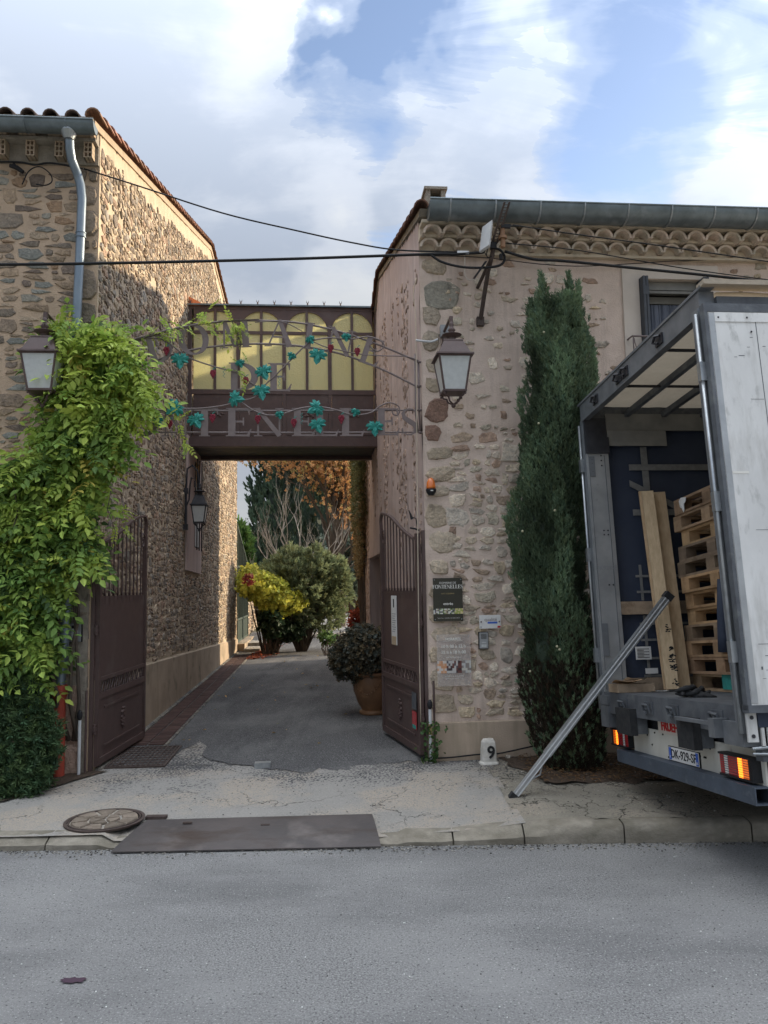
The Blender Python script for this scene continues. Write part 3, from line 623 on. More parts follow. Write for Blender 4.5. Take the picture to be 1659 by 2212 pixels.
# ================================================================ the house on the right
rh = thing('stone_house', L(4.5, 4, 0), 'pink rendered stone house right of the driveway behind the cypress, plaques by its corner', 'house')
WS0, WZT = Fl(1341, 572); WS1 = Fl(1548, 578)[0]; OS0, OZT = Fl(1378, 603); OS1 = Fl(1521, 607)[0]; OZB = 3.55
def win_hole(s, z): return OS0 < s < OS1 and OZB < z < OZT
CT = Fl(1100, 552)[1]
m = MB(); pr = [(.5, -.1), (.5, 5.95), (4.9, 7.2), (12.1, 5.2), (12.1, -.1)]
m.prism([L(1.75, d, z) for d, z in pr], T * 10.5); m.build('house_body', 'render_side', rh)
zs = fr(0, 6.02, .04)
def dR(s, z): return .016 * N3(s, z, 0, 2.4) + .012 * N3(s, z, 4, 7) + .006 * N3(s, z, 1, 20)
rw = sheet(lambda s, z: L(s, -dR(s, z), z), fr(SR, 6.2, .04), zs, 'front_wall', 'render_pink', rh, skip=win_hole)
m = MB(); m.lbox(6.2, 12.2, 0, .4, 0, 6.3); m.build('front_wall_end', 'render_pink', rh)
def keepR(s, z, hw, hh, r):
    if z < .56 or z + hh > CT: return 0
    if WS0 - .02 < s + hw and s - hw < WS1 + .02 and 3.4 < z < WZT + .1: return 0
    if s - hw < SR + .4 and s - hw < SR + .06 + 0: return 0
    p = .97 if z < 2.8 else .90 if z < 3.7 else .62 if z < 4.6 else .50
    if r.random() > p: return 0
    return r.uniform(.86, 1.1) if z < 3.5 else r.uniform(.5, 1.0)
st = rubble(SR + .26, 5.6, .55, CT, .21, .112, .008, lambda u, v, h: L(u, -h - dR(u, v), v), keepR, pick(PAL3, .2), .020, .05, 21, 9, .38, .4, 12, -.002)
ql = []; z = .58; r_ = random.Random(9); i = 0                       # quoins, the two big pale ones high up
while z < CT - .1:
    h = r_.uniform(.17, .30); w_ = r_.uniform(.22, .42)
    c = r_.choice([(.42, .36, .285), (.37, .32, .255), (.34, .30, .25), (.47, .41, .335)])
    if 4.95 < z < 5.15: z = 5.0; h, w_, c = .37, .46, (.27, .265, .235)
    if 3.4 < z < 3.75: c = (.24, .16, .13)
    one = rubble(SR + .012, SR + w_, z, z + h, 2, 2, .022, lambda u, v, hh: L(u, -hh - dR(u, v), v), None, lambda a, b, r: tuple(x * 1.25 for x in c), .024, .03, i, 11, .22, .45, 12, -.004)
    ql += one; z += h + r_.uniform(.0, .05); i += 1
emit(st + ql, rw, lambda t: t[3] * (6 if t[4] < 3.6 else 1))
m = MB(); m.hexa([L(SR - .02, -.045, 0), L(5.5, -.045, 0), L(5.5, .0, 0), L(SR - .02, .1, 0), L(SR - .005, -.035, .50), L(5.5, -.035, .50), L(5.5, .0, .53), L(SR - .005, .1, .53)]); m.build('plinth', 'plinth_right', rh)
# side wall on the driveway, with the recessed doorway
def door_hole(d, z): return 5.6 < d < 8.4 and z < 2.56
def roofR(d): return 6.05 + .279 * d if d < 4.9 else 7.417 - .285 * (d - 4.9)
def dS(d, z): return .018 * N3(d, z, 0, 1.5) + .010 * N3(d, z, 4, 5)
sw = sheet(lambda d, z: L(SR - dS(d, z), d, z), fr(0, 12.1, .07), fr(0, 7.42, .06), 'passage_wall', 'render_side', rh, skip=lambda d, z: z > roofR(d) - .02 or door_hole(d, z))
def keepS(d, z, hw, hh, r):
    if z + hh > roofR(d) - .5 or (5.4 < d + hw and d - hw < 8.6 and z < 2.75): return 0
    if d > 8.6: return 1 if r.random() < .8 else 0
    return r.uniform(.6, 1) if N3(d * 2.1, z * .38, 3, 1.25) > .17 else 0
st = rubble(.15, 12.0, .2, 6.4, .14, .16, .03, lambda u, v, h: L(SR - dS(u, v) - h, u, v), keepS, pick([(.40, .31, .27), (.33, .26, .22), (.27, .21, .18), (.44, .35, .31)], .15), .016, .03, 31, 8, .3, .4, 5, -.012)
emit(st, sw, lambda t: t[3] / (1 + t[4]))
m = MB(); m.lbox(SR, SR + .6, 8.4, 8.5, 0, 2.56); m.lbox(SR, SR + .6, 5.5, 5.6, 0, 2.56); m.lbox(SR, SR + .6, 5.5, 8.5, 2.56, 2.62); m.build('door_reveal', 'render_side', rh)
m = MB(); m.lbox(SR + .42, SR + .48, 5.62, 8.38, .1, 2.55); dr = m.build('garage_door', 'sign_metal', rh)
m = MB(); m.lbox(SR + .22, SR + .30, 8.30, 8.395, 1.78, 1.95); m.build('bell_plate', 'cream_paint', rh)
# génoise: two rows of half-round tiles under the eaves
zr2 = Fl(1100, 517, -.15)[1]; zr1 = Fl(1100, 487, -.265)[1]; CT2 = Fl(1100, 546, -.06)[1]
m = MB(); m.lbox(SR + .01, 9, -.03, .02, CT2 - .03, 6.0); m.lbox(SR + .0, 9, -.16, 0, zr2 + .004, zr2 + .034); m.lbox(SR + .0, 9, -.075, 0, CT2 - .035, CT2 - .005); m.lbox(SR + .01, 9, -.045, 0, CT2 - .005, zr2 + .004); m.lbox(SR + .0, 9, -.13, 0, zr2 + .034, zr1 + .004); m.lbox(SR, 9, -.28, 0, zr1 + .004, zr1 + .04)
gn = m.build('genoise', 'cornice_plaster', rh)
for row, (zt, dd, de) in enumerate(((zr2, -.15, -.02), (zr1, -.265, -.10))):
    for k in range(24):
        s = SR + .10 + k * .215 + row * .02; m = MB(); g = rnd.uniform(1.5, 1.8); m.col = (g * .88, g * .96, g * 1.10)
        barrel(m, L(s, dd, zt - .105), L(s, de, zt - .105), .107, th=.026, r2=.104); m.build('cornice_tile', 'clay_pale', gn)
gs, gz = Fl(925, 440, -.38); gz2 = Fl(1659, 463, -.38)[1]
g = gutter('gutter', rh, gs, 9.5, -.38, gz - .02, .155)
k = 0
while gs + .22 + k * .49 < 9.4:
    s = gs + .22 + k * .49; m = MB(); m.tube([L(s, -.38 - math.cos(t) * .158, gz - .02 - math.sin(t) * .158) for t in [math.pi * i / 12 for i in range(13)]], .011, 5); m.build('gutter_joint', 'galvanised', g); k += 1
m = MB(); m.prism([L(SR - .02, d, z) for d, z in ((-.30, 6.045), (4.9, 7.475), (12.3, 5.36), (12.3, 5.28), (4.9, 7.40), (-.22, 5.99))], T * 11); rf = m.build('roof', 'pillar_grey', rh)
def rz2(d): return 6.03 + .2775 * (d + .30) if d < 4.9 else 7.45 - .285 * (d - 4.9)
d = -.36
while d < 12.2:
    m = MB(); g = rnd.uniform(.5, .8); m.col = (g, g, g); barrel(m, L(SR - .01, d, rz2(d) + .02), L(SR - .01, d + .42, rz2(d + .42)), .085, r2=.07); m.build('verge_tile', 'roof_tile', rf); d += .36
for k in range(34):
    s = SR + .25 + k * .24; m = MB(); g = rnd.uniform(.6, 1.0); m.col = (g, g, g); barrel(m, L(s, -.34, gz + .0), L(s, .2, gz + .15), .06); m.build('roof_tile', 'roof_tile', rf)
vz = Fl(940, 442, -.05)[1]; va = Fl(919, 430, -.0)[0]; vb = Fl(961, 430, 0)[0]; m = MB(); hh = Fl(940, 409)[1]
m.lbox(va, va + .05, -.05, .25, vz - .1, hh - .03); m.lbox(vb - .05, vb, -.05, .25, vz - .1, hh - .03); m.lbox(va + .05, vb - .05, .18, .25, vz - .1, hh - .03); m.lbox(va + .05, vb - .05, -.05, .18, vz - .1, vz + .06); m.lbox(va - .02, vb + .02, -.07, .27, hh - .03, hh)
m.build('roof_vent', 'pillar_grey', rf)
# window
m = MB(); P = .022
m.lbox(WS0, OS0, -P, .02, OZB - .1, WZT); m.lbox(OS1, WS1, -P, .02, OZB - .1, WZT); m.lbox(OS0, OS1, -P, .02, OZT, WZT)
m.lbox(OS0 - .02, OS0 - .001, .02, .42, OZB, OZT); m.lbox(OS1 + .001, OS1 + .02, .02, .42, OZB, OZT); m.lbox(OS0, OS1, .021, .42, OZT + .001, OZT + .02); m.lbox(WS0 - .02, WS1 + .02, -.06, .42, OZB - .16, OZB - .001)
wn = m.build('window', 'cream_paint', rh)
for z_ in (4.75, 5.48):
    pass
ps0, pzt = Fl(1400, 640, .2); ps1 = Fl(1494, 640, .2)[0]
m = MB(); D0, D1 = .18, .24; a, b = OS0 + .10, OS1 - .08
m.lbox(a, a + .07, D0, D1, OZB, OZT - .14); m.lbox(b - .07, b, D0, D1, OZB, OZT - .14); m.lbox(a + .07, b - .07, D0, D1, OZT - .22, OZT - .14); m.lbox(a + .07, b - .07, D0, D1, OZB, OZB + .1); m.build('window_frame', 'board_grey', wn)
m = MB(); m.lbox(a + .07, b - .07, .205, .215, OZB + .1, OZT - .22); m.build('pane', 'dark_glass', wn)
m = MB(); vs = []; n = 60
for i in range(n + 1): s = a + .07 + (b - a - .14) * i / n; e = .012 * math.sin(i * 1.3) * math.sin(i * .21); vs += [L(s, .195 + e, OZB + .1), L(s, .195 + e, OZT - .23)]
m.add(vs, [(2 * i, 2 * i + 2, 2 * i + 3, 2 * i + 1) for i in range(n)]); m.build('net_curtain', 'curtain_net', wn)
m = MB(); m.lbox(OS0 + .04, OS1 - .06, .06, .24, OZT - .10, OZT - .005); m.lbox(OS0 + .04, OS1 - .06, .05, .07, OZT - .145, OZT - .115); m.build('blind_box', 'board_grey', wn)
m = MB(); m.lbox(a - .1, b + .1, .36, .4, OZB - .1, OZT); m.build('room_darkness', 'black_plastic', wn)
for s0_, s1_, sg in ((OS0 + .005, OS0 + .035, 1), (OS0 + .042, OS0 + .068, 1), (OS1 - .035, OS1 - .005, -1), (OS1 - .068, OS1 - .042, -1)):
    m = MB(); m.lbox(s0_, s1_, -.12, .17, OZB + .02, OZT - .005)
    for z_ in (3.9, 5.2): m.lbox(s0_ - .004, s1_ + .004, -.125, -.115, z_, z_ + .10)
    m.build('shutter', 'shutter_grey', wn)
rzt = Fl(1380, 726, -.15)[1]; s0_ = Fl(1366, 726, -.15)[0]
m = MB(); m.tube([L(s0_, .0, rzt), L(s0_, -.15, rzt), L(OS1 + .1, -.15, rzt), L(OS1 + .1, 0, rzt)], .012, 6); m.tube([L(s0_, -.15, rzt - .45), L(OS1 + .1, -.15, rzt - .45)], .010, 6)
s = s0_ + .01
while s < OS1 + .1:
    m.tube([L(s, -.15, rzt - .45), L(s, -.15, rzt)], .008, 5)
    m.tube([L(s + .01 + .14 * (1 - math.cos(t)) / 2 * 1.0, -.15, rzt - .45 + .43 * t / math.pi) for t in [math.pi * i / 8 for i in range(9)]], .006, 5)
    m.tube([L(s + .15 - .14 * (1 - math.cos(t)) / 2, -.15, rzt - .45 + .43 * t / math.pi) for t in [math.pi * i / 8 for i in range(9)]], .006, 5); s += .16
m.build('balcony_rail', 'sign_metal', wn)

# ================================================================ brick drain and grate along the left wall
br = thing('drain_channel', L(-2.0, 5, .12), None, None); br['kind'] = 'structure'
def cs(d): return SL + .10
m = MB(); m.prism([L(SL + .03, .1, .08), L(SL + .11, .1, .08), L(SL + .11, 14.6, .08), L(SL + .03, 14.6, .08)], (0, 0, .058)); m.build('channel_edge', 'concrete_old', br)
protos = []
for q in range(6):
    m = MB(); g = rnd.uniform(.75, 1.35); m.col = (g, g * rnd.uniform(.9, 1.05), g); hx, hy = .095, .042
    m.hexa([Vector((x, y, -.03)) for x, y in ((-hx, -hy), (hx, -hy), (hx, hy), (-hx, hy))] + [Vector((x * .97 , y * .93, .011 + rnd.uniform(-.002, .003))) for x, y in ((-hx, -hy), (hx, -hy), (hx, hy), (-hx, hy))])
    protos.append(m.mesh('brick', 'drain_brick', (0, 0, 0)))
k = 0; d = 1.34
while d < 13.6:
    for lane in (0, 1):
        s = SL + .215 + lane * .205; o = bpy.data.objects.new('brick', protos[rnd.randrange(6)]); C.objects.link(o); o.parent = br
        o.location = L(s + rnd.uniform(-.003, .003), d, .124) - br.location; o.rotation_euler = (0, 0, PHI + rnd.uniform(-.02, .02)); k += 1
    d += .095
m = MB(); m.lbox(SL + .11, SL + .53, 1.2, 13.7, .07, .118); m.build('channel_bed', 'pillar_grey', br)
m = MB(); m.lbox(SL + .525, SL + .56, 1.2, 13.7, .07, .1355); m.build('channel_edge', 'concrete_old', br)
dg = thing('drain_grate', L(-1.95, .7, .12), 'black iron lattice drain grate beside the left gate leaf', 'drain grate')
g0, g1, e0, e1 = SL + .12, SL + .74, .14, 1.18
m = MB()
for a, b, c, d in ((g0, g1, e0, e0 + .025), (g0, g1, e1 - .025, e1), (g0, g0 + .025, e0 + .025, e1 - .025), (g1 - .025, g1, e0 + .025, e1 - .025)): m.lbox(a, b, c, d, .10, .135)
m.build('grate_frame', 'cast_iron', dg)
for i in range(11): s = g0 + .025 + (i + .5) * (g1 - g0 - .05) / 11; m = MB(); m.lbox(s - .007, s + .007, e0 + .025, e1 - .025, .104, .134); m.build('bar', 'cast_iron', dg)
for i in range(8): d = e0 + .025 + (i + .5) * (e1 - e0 - .05) / 8; m = MB(); m.lbox(g0 + .025, g1 - .025, d - .016, d + .016, .103, .1325); m.build('cross_bar', 'cast_iron', dg)
m = MB(); m.lbox(g0, g1, e0, e1, .098, .1015); m.build('sump', 'black_plastic', dg)
# soil bed along the house on the right and under the hedge
def bed(x, y): return (x, y, pave_z(x, y) + .012 + .03 * max(0, N3(x, y, 0, 2)) + .012 * N3(x, y, 3, 12))
V = []
sheet(lambda u, v: bed(1.42 + u * 1.5 + .16 * N3(v * 4, u * 3, 5) - .25 * v, 7.25 + v * 1.2 + .30 * N3(u * 5, v * 2, 1) * (1 - v)), fr(0, 1, .03), fr(0, 1, .05), 'soil_bed', 'soil', kind='structure')
sheet(lambda u, v: bed(-5.2 + u * 2.35 - (1 - v) * .55 * u, 6.75 + v * 1.3 + u * .25 * (1 - v) + .04 * N3(u * 9, v * 9, 1)), fr(0, 1, .04), fr(0, 1, .06), 'hedge_bed', 'soil', kind='structure')

# ================================================================ the covered footbridge
BD = 5.9
fb = thing('footbridge', L(-.55, BD, 4.5), 'brown metal footbridge with arched yellow glass panes spanning the driveway', 'footbridge')
KB = 3.5 / 950.
def BX(x): return -2.3 + (x - 440) * KB
def BZ(y): return 7.22 - (y - 205) * KB
mull = [460] + [460 + (1383 - 460) * i / 8 for i in range(1, 8)] + [1383]
for side, (D, th, sg) in enumerate(((BD, .05, -1), (BD + 1.45, .05, 1))):
    f = MB()
    f.lbox(BX(440), BX(1390), D, D + th, BZ(222), BZ(205))                    # head rail above the arches is cut by them
    f.lbox(BX(440), BX(460), D, D + th, BZ(890), BZ(222)); f.lbox(BX(1383), BX(1390) + .02, D, D + th, BZ(890), BZ(222))
    f.lbox(BX(460), BX(1383), D, D + th, BZ(660), BZ(636)); f.lbox(BX(460), BX(1383), D, D + th, BZ(890), BZ(876))
    for i in range(1, 8):
        w_ = .024 if i % 2 else .034; xc = BX(mull[i]); f.lbox(xc - w_, xc + w_, D - (.004 if i % 4 == 0 else 0), D + th, BZ(636), BZ(222))
        if i % 2 == 0: f.lbox(xc - .03, xc + .03, D, D + th, BZ(876), BZ(660))
    for i in range(8):
        a, b = BX(mull[i]) + (.024 if i % 2 else .034), BX(mull[i + 1]) - (.034 if i % 2 else .024); f.lbox(a, b, D + .002, D + th - .002, BZ(349), BZ(333))
    f.build('frame', 'gate_paint', fb)
    for i in range(8):                                                      # spandrel: the sheet above each quarter arch
        a, b = BX(mull[i]) + (.024 if i % 2 else .034), BX(mull[i + 1]) - (.034 if i % 2 else .024)
        if i % 2 == 0: arc = [(b - (b - a) * math.sin(t), BZ(333) + (BZ(230) - BZ(333)) * math.cos(t)) for t in [math.pi / 2 * k / 10 for k in range(11)]]; out = [(b, BZ(222)), (a, BZ(222)), (a, BZ(333))]
        else: arc = [(a + (b - a) * math.sin(t), BZ(333) + (BZ(230) - BZ(333)) * math.cos(t)) for t in [math.pi / 2 * k / 10 for k in range(11)]]; out = [(a, BZ(222)), (b, BZ(222)), (b, BZ(333))]
        m = MB(); c = out[1]; pts = [out[0]] + arc + [out[2]]; vs = []
        for x_, z_ in pts: vs.append(L(x_, D + .006, z_)); vs.append(L(x_, D + .03, z_))
        vs += [L(c[0], D + .006, c[1]), L(c[0], D + .03, c[1])]; e = len(vs) - 2
        m.add(vs, [(e, 2 * j, 2 * j + 2) for j in range(len(pts) - 1)] + [(e + 1, 2 * j + 3, 2 * j + 1) for j in range(len(pts) - 1)] + [(2 * j, 2 * j + 1, 2 * j + 3, 2 * j + 2) for j in range(len(pts) - 1)])
        m.build('spandrel', 'gate_paint', fb)
        m = MB(); m.lbox(a, b, D + .020, D + .026, BZ(636), BZ(349)); m.lbox(a, b, D + .0335, D + .0375, BZ(333), BZ(226)); m.build('glass_pane', 'yellow_glass' if side == 0 else 'clear_glass', fb)
    for i in range(4):
        a, b = BX(mull[2 * i]) + .034, BX(mull[2 * i + 2]) - .034
        m = MB(); m.lbox(a, b, D + .015, D + .035, BZ(876), BZ(660)); pn = m.build('lower_panel', 'gate_paint', fb)
        if side == 0:
            m = MB(); xc, zc = (a + b) / 2 + .03, BZ(765); rr = random.Random(i)
            for k in range(9): m.ball(L(xc - .13 + .033 * k, D + .008, zc + .03 * math.sin(k * 1.9)), .030 - abs(k - 4) * .004, 7, 5, (1.3, .5, .9))
            m.build('rosette', 'gate_paint', pn)
            m = MB(); m.lbox(a + .02, b - .02, D + .004, D + .014, BZ(868), BZ(862)); m.build('moulding', 'gate_paint', pn)
m = MB(); m.lbox(-2.3, BX(1397) + .05, BD - .08, BD + .1, BZ(930), BZ(890)); m.lbox(-2.3, SR, BD - .03, BD - .0, BZ(890) - .002, BZ(884)); m.lbox(-2.3, SR, BD + 1.4, BD + 1.55, BZ(930), BZ(890)); m.build('beam', 'gate_paint', fb)
for k in range(5):
    d0 = BD + .1 + k * .26; m = MB(); m.lbox(-2.29, SR - .01, d0 + .004, d0 + .256, BZ(912), BZ(904)); m.build('floor_plank', 'black_plastic', fb)
m = MB(); m.lbox(-2.3, SR + .02, BD - .05, BD + 1.6, BZ(205) + .001, BZ(205) + .03); m.build('roof_sheet', 'zinc', fb)
for k in range(10):
    m = MB(); p = L(BX(537 + (k - 1) * 84.2), BD - .045, BZ(205) + .03); m.tube([p, p + Vector((0, 0, .035))], .014, 6)
    for sg in (-1, 1): m.tube([p + Vector((0, 0, .03)), p + T * sg * .018 + Vector((0, 0, .05)), p + T * sg * .022 + Vector((0, 0, .085))], [.009, .007, .002], 5)
    m.build('roof_spike', 'gate_paint', fb)
m = MB(); m.prism([L(SL + .01, BD - .02, BZ(205)), L(SL + .24, BD - .02, BZ(205)), L(SL + .24, BD - .02, BZ(190)), L(SL + .01, BD - .02, BZ(158))], Nn * .02); m.build('flashing', 'orange_lens', fb)
MATS['orange_lens'].node_tree.nodes['Principled BSDF'].inputs['Base Color'].default_value = (.70, .20, .07, 1)

# ================================================================ serif lettering
def strip(mb, pts, hw, fr_, th=.008):
    """pts: centre line in 2D, hw: half widths, fr_: maps (x,y,depth) to a point"""
    n = len(pts); Lp, Rp = [], []
    for i in range(n):
        a = pts[max(0, i - 1)]; b = pts[min(n - 1, i + 1)]; dx, dy = b[0] - a[0], b[1] - a[1]; l = math.hypot(dx, dy) or 1; nx, ny = -dy / l, dx / l; h = hw[i]
        Lp.append((pts[i][0] + nx * h, pts[i][1] + ny * h)); Rp.append((pts[i][0] - nx * h, pts[i][1] - ny * h))
    vs = [fr_(x, y, 0) for x, y in Lp] + [fr_(x, y, 0) for x, y in Rp] + [fr_(x, y, th) for x, y in Lp] + [fr_(x, y, th) for x, y in Rp]; fs = []
    for i in range(n - 1): fs += [(i, i + 1, n + i + 1, n + i), (2 * n + i, 3 * n + i, 3 * n + i + 1, 2 * n + i + 1), (i, 2 * n + i, 2 * n + i + 1, i + 1), (n + i, n + i + 1, 3 * n + i + 1, 3 * n + i)]
    fs += [(0, n, 3 * n, 2 * n), (n - 1, 3 * n - 1, 4 * n - 1, 2 * n - 1)]; mb.add(vs, fs)
def glyph(ch):
    S = []; B, t = .104, .031
    def line(a, b, h, h2=None): S.append(([a, b], [h, h2 or h]))
    def stem(x, h=B, y0=0, y1=1): line((x, y0), (x, y1), h)
    def ser(x, y, w=.15, up=0): line((x - w, y + (.018 if y < .5 else -.018)), (x + w, y + (.018 if y < .5 else -.018)), .018)
    def arc(cx, cy, rx, ry, a0, a1, wf, n=22): S.append(([(cx + rx * math.cos(a0 + (a1 - a0) * i / n), cy + ry * math.sin(a0 + (a1 - a0) * i / n)) for i in range(n + 1)], [wf(a0 + (a1 - a0) * i / n) for i in range(n + 1)]))
    P = math.pi
    if ch == 'I': stem(.17); ser(.17, 0, .17); ser(.17, 1, .17); w = .36
    elif ch in 'EF':
        stem(.17); ser(.12, 0, .12); ser(.12, 1, .12); line((.17, .970), (.66, .970), .030); S.append(([(.65, 1.0), (.668, .76)], [.042, .010])); line((.17, .52), (.50, .52), .034); S.append(([(.50, .38), (.50, .66)], [.020, .020]))
        if ch == 'E': line((.17, .032), (.66, .032), .032); S.append(([(.62, .0), (.72, .26)], [.055, .010]))
        w = .74
    elif ch == 'L': stem(.17); ser(.12, 0, .12); ser(.17, 1, .17); line((.17, .032), (.66, .032), .032); S.append(([(.63, 0), (.72, .24)], [.04, .006])); w = .73
    elif ch == 'T': stem(.40); ser(.40, 0, .16); line((.02, .97), (.78, .97), .031); S.append(([(.035, 1), (.015, .76)], [.03, .006])); S.append(([(.765, 1), (.785, .76)], [.03, .006])); w = .82
    elif ch == 'N': line((.14, 0), (.14, .97), .028); ser(.14, 0, .13); ser(.09, 1, .12); S.append(([(.12, .985), (.80, .02)], [.07, .075])); line((.80, .0), (.80, 1), .028); ser(.80, 1, .13); w = .93
    elif ch == 'M': line((.16, 0), (.20, .97), .03); ser(.15, 0, .13); ser(.15, 1, .12); line((.20, .97), (.50, .03), .07, .05); line((.50, .03), (.82, .97), .02, .03); line((.84, 0), (.82, .97), B); ser(.85, 0, .16); ser(.88, 1, .11); w = 1.0
    elif ch == 'A': line((.10, .0), (.42, .98), .022); ser(.10, 0, .11); line((.74, 0), (.42, 1.02), .085, .06); ser(.74, 0, .16); line((.22, .36), (.62, .36), t); w = .86
    elif ch == 'D': stem(.17); ser(.12, 0, .12); ser(.12, 1, .12); arc(.25, .5, .56, .478, P / 2, -P / 2, lambda a: .028 + .082 * max(0, math.cos(a)) ** 1.3); line((.14, .978), (.27, .978), .022); line((.14, .022), (.27, .022), .022); w = .90
    elif ch == 'O': arc(.46, .5, .40, .475, 0, 2 * P, lambda a: .030 + .074 * abs(math.cos(a)) ** 1.4, 40); w = .93
    elif ch == 'S':
        pts = [(.60, .76), (.58, .88), (.50, .96), (.36, .975), (.20, .93), (.13, .80), (.17, .66), (.34, .54), (.52, .42), (.60, .28), (.56, .12), (.42, .03), (.26, .03), (.13, .10), (.09, .26)]
        S.append((pts, [.012, .02, .025, .025, .045, .065, .08, .092, .092, .078, .055, .03, .024, .02, .012])); S.append(([(.615, .99), (.605, .74)], [.014, .014])); S.append(([(.075, .01), (.085, .27)], [.014, .014])); w = .70
    return S, w
def letter(ch, fr_, parent, mat, th=.008, name='letter', wide=1.0):
    S, w = glyph(ch); m = MB()
    for k, (pts, hw) in enumerate(S):
        strip(m, pts, hw, lambda x, y, z, k=k: fr_((x - w / 2) * wide, y, z + th * .04 * (len(S) - k)), th)
    return m.build(name, mat, parent)

# ================================================================ the wrought sign
sg_ = thing('entrance_sign', F(600, 900), 'wrought iron sign of big letters with teal vine leaves and red grapes across the entrance', 'sign')
def ZF(x, y, d=0.): return F(219.4 + x * .4299, 576 + y * .4299, d)       # from the close-up of the sign
KZ = .00212
def put(ch, xc, yb, h, rot, wide=1.0):
    c = ZF(xc, yb); hm = h * KZ; cr, sr = math.cos(R(rot)), math.sin(R(rot))
    letter(ch, lambda x, y, z: c + T * ((x * cr - y * sr) * hm) + Vector((0, 0, (x * sr + y * cr) * hm)) - Nn * z, sg_, 'sign_metal', .008, wide=wide)
for ch, x, y, h, r, wd in (('D', 312, 478, 150, 17, .92), ('O', 475, 442, 158, 9, .96), ('M', 672, 408, 146, 3.5, 1.12), ('A', 893, 402, 140, -1, 1.22), ('I', 1036, 414, 140, -7, 1.0), ('N', 1185, 442, 140, -12.5, 1.1), ('E', 1335, 492, 148, -19, .95)): put(ch, x, y, h, r, wd)
put('D', 712, 622, 144, 0, 1.12); put('E', 897, 626, 146, 0, 1.12)
for ch, x, wd in (('F', 80, 1), ('O', 210, 1), ('N', 370, 1.02), ('T', 519, 1.16), ('E', 690, 1.2), ('N', 840, 1.12), ('E', 995, 1.15), ('L', 1112, 1.2), ('L', 1215, 1.2), ('E', 1450, 1.18), ('S', 1546, .98)):
    if ch == 'L' and x == 1215: x = 1218
    if x == 995: x = 1018
    if x == 1112: x = 1130
    if x == 1218: x = 1260
    if x == 1450: x = 1440
    put(ch, x, 853 if x < 900 else 852 if x < 1300 else 848, 146 if x < 1300 else 142, 0, wd)
def rod(pts, r=.011, d=.02, name='rod', smooth=1):
    P = [ZF(x, y, d) for x, y in pts]
    if smooth and len(P) > 2:                                              # Catmull-Rom through the points
        Q = []; E_ = [P[0]] + P + [P[-1]]
        for i in range(1, len(E_) - 2):
            for k in range(6):
                t = k / 6; a, b, c, e = E_[i - 1], E_[i], E_[i + 1], E_[i + 2]
                Q.append(.5 * ((2 * b) + (c - a) * t + (2 * a - 5 * b + 4 * c - e) * t * t + (3 * b - a - 3 * c + e) * t ** 3))
        P = Q + [P[-1]]
    m = MB(); m.sm = True; m.tube(P, r, 7); return m.build(name, 'sign_metal', sg_)
rod([(40, 405), (200, 355), (420, 300), (640, 274), (820, 272), (1000, 284), (1200, 328), (1400, 396), (1585, 474)], .011)
rod([(60, 560), (250, 480), (420, 425), (600, 398), (800, 388), (1000, 400), (1200, 438), (1400, 512), (1592, 607)], .011)
rod([(40, 722), (500, 724), (1000, 724), (1590, 722)], .009); rod([(40, 832), (500, 833), (1000, 834), (1600, 832)], .009)
rod([(1575, 440), (1578, 720), (1590, 835)], .012, smooth=0); rod([(1592, 470), (1596, 720), (1602, 840)], .012, smooth=0)
rod([(110, 392), (160, 428), (190, 410), (170, 385), (230, 360), (320, 372), (430, 452), (560, 500), (700, 538), (745, 580), (790, 612), (770, 655), (690, 678), (600, 700), (500, 712), (380, 716), (280, 735), (150, 770)], .008, -.012, 'vine_stem')
rod([(795, 618), (880, 540), (950, 470), (1020, 400), (1060, 372), (1150, 358), (1250, 365), (1340, 352), (1400, 372), (1420, 400), (1385, 425), (1350, 400), (1360, 385)], .008, -.012, 'vine_stem')
rod([(690, 672), (760, 720), (830, 745), (900, 742), (1000, 712), (1090, 704), (1180, 720), (1260, 745), (1350, 735), (1400, 700), (1450, 684), (1495, 705), (1490, 745), (1465, 740), (1462, 718)], .008, -.012, 'vine_stem')
rod([(1050, 372), (1130, 405), (1200, 420), (1300, 440), (1420, 448), (1530, 452), (1588, 470)], .006, -.01, 'vine_stem')
rod([(770, 280), (900, 275), (1010, 325)], .005, -.01, 'vine_stem')
LEAF = [(0, 0), (.14, -.24), (.34, -.22), (.52, -.34), (.50, -.02), (.74, .0), (.90, .20), (.62, .34), (.78, .62), (.52, .64), (.34, .60), (.30, .92), (0, 1.30)]
def vleaf(x, y, size, rot):
    out = [(a, b) for a, b in LEAF] + [(-a, b) for a, b in LEAF[-2:0:-1]]; c = ZF(x, y, -.03); k = size * KZ / 1.65; cr, sr = math.cos(R(rot)), math.sin(R(rot)); n = len(out)
    def pt(a, b, h): X, Z = a, -(b - .45); return c + T * ((X * cr - Z * sr) * k) + Vector((0, 0, (X * sr + Z * cr) * k)) - Nn * h
    vs = [pt(a, b, .012 * math.sin(i * 1.7) - .02 * (abs(a))) for i, (a, b) in enumerate(out)] + [pt(a * .5, .35 + (b - .35) * .5, .018 if i % 2 else .010) for i, (a, b) in enumerate(out)] + [pt(0, .35, .004)]
    m = MB(); m.add(vs + [v + Nn * .004 for v in vs], [f for o_ in (0, 2 * n + 1) for i in range(n) for f in ((o_ + i, o_ + (i + 1) % n, o_ + n + (i + 1) % n, o_ + n + i), (o_ + n + i, o_ + n + (i + 1) % n, o_ + 2 * n))])
    m.build('vine_leaf', 'teal_paint', sg_)
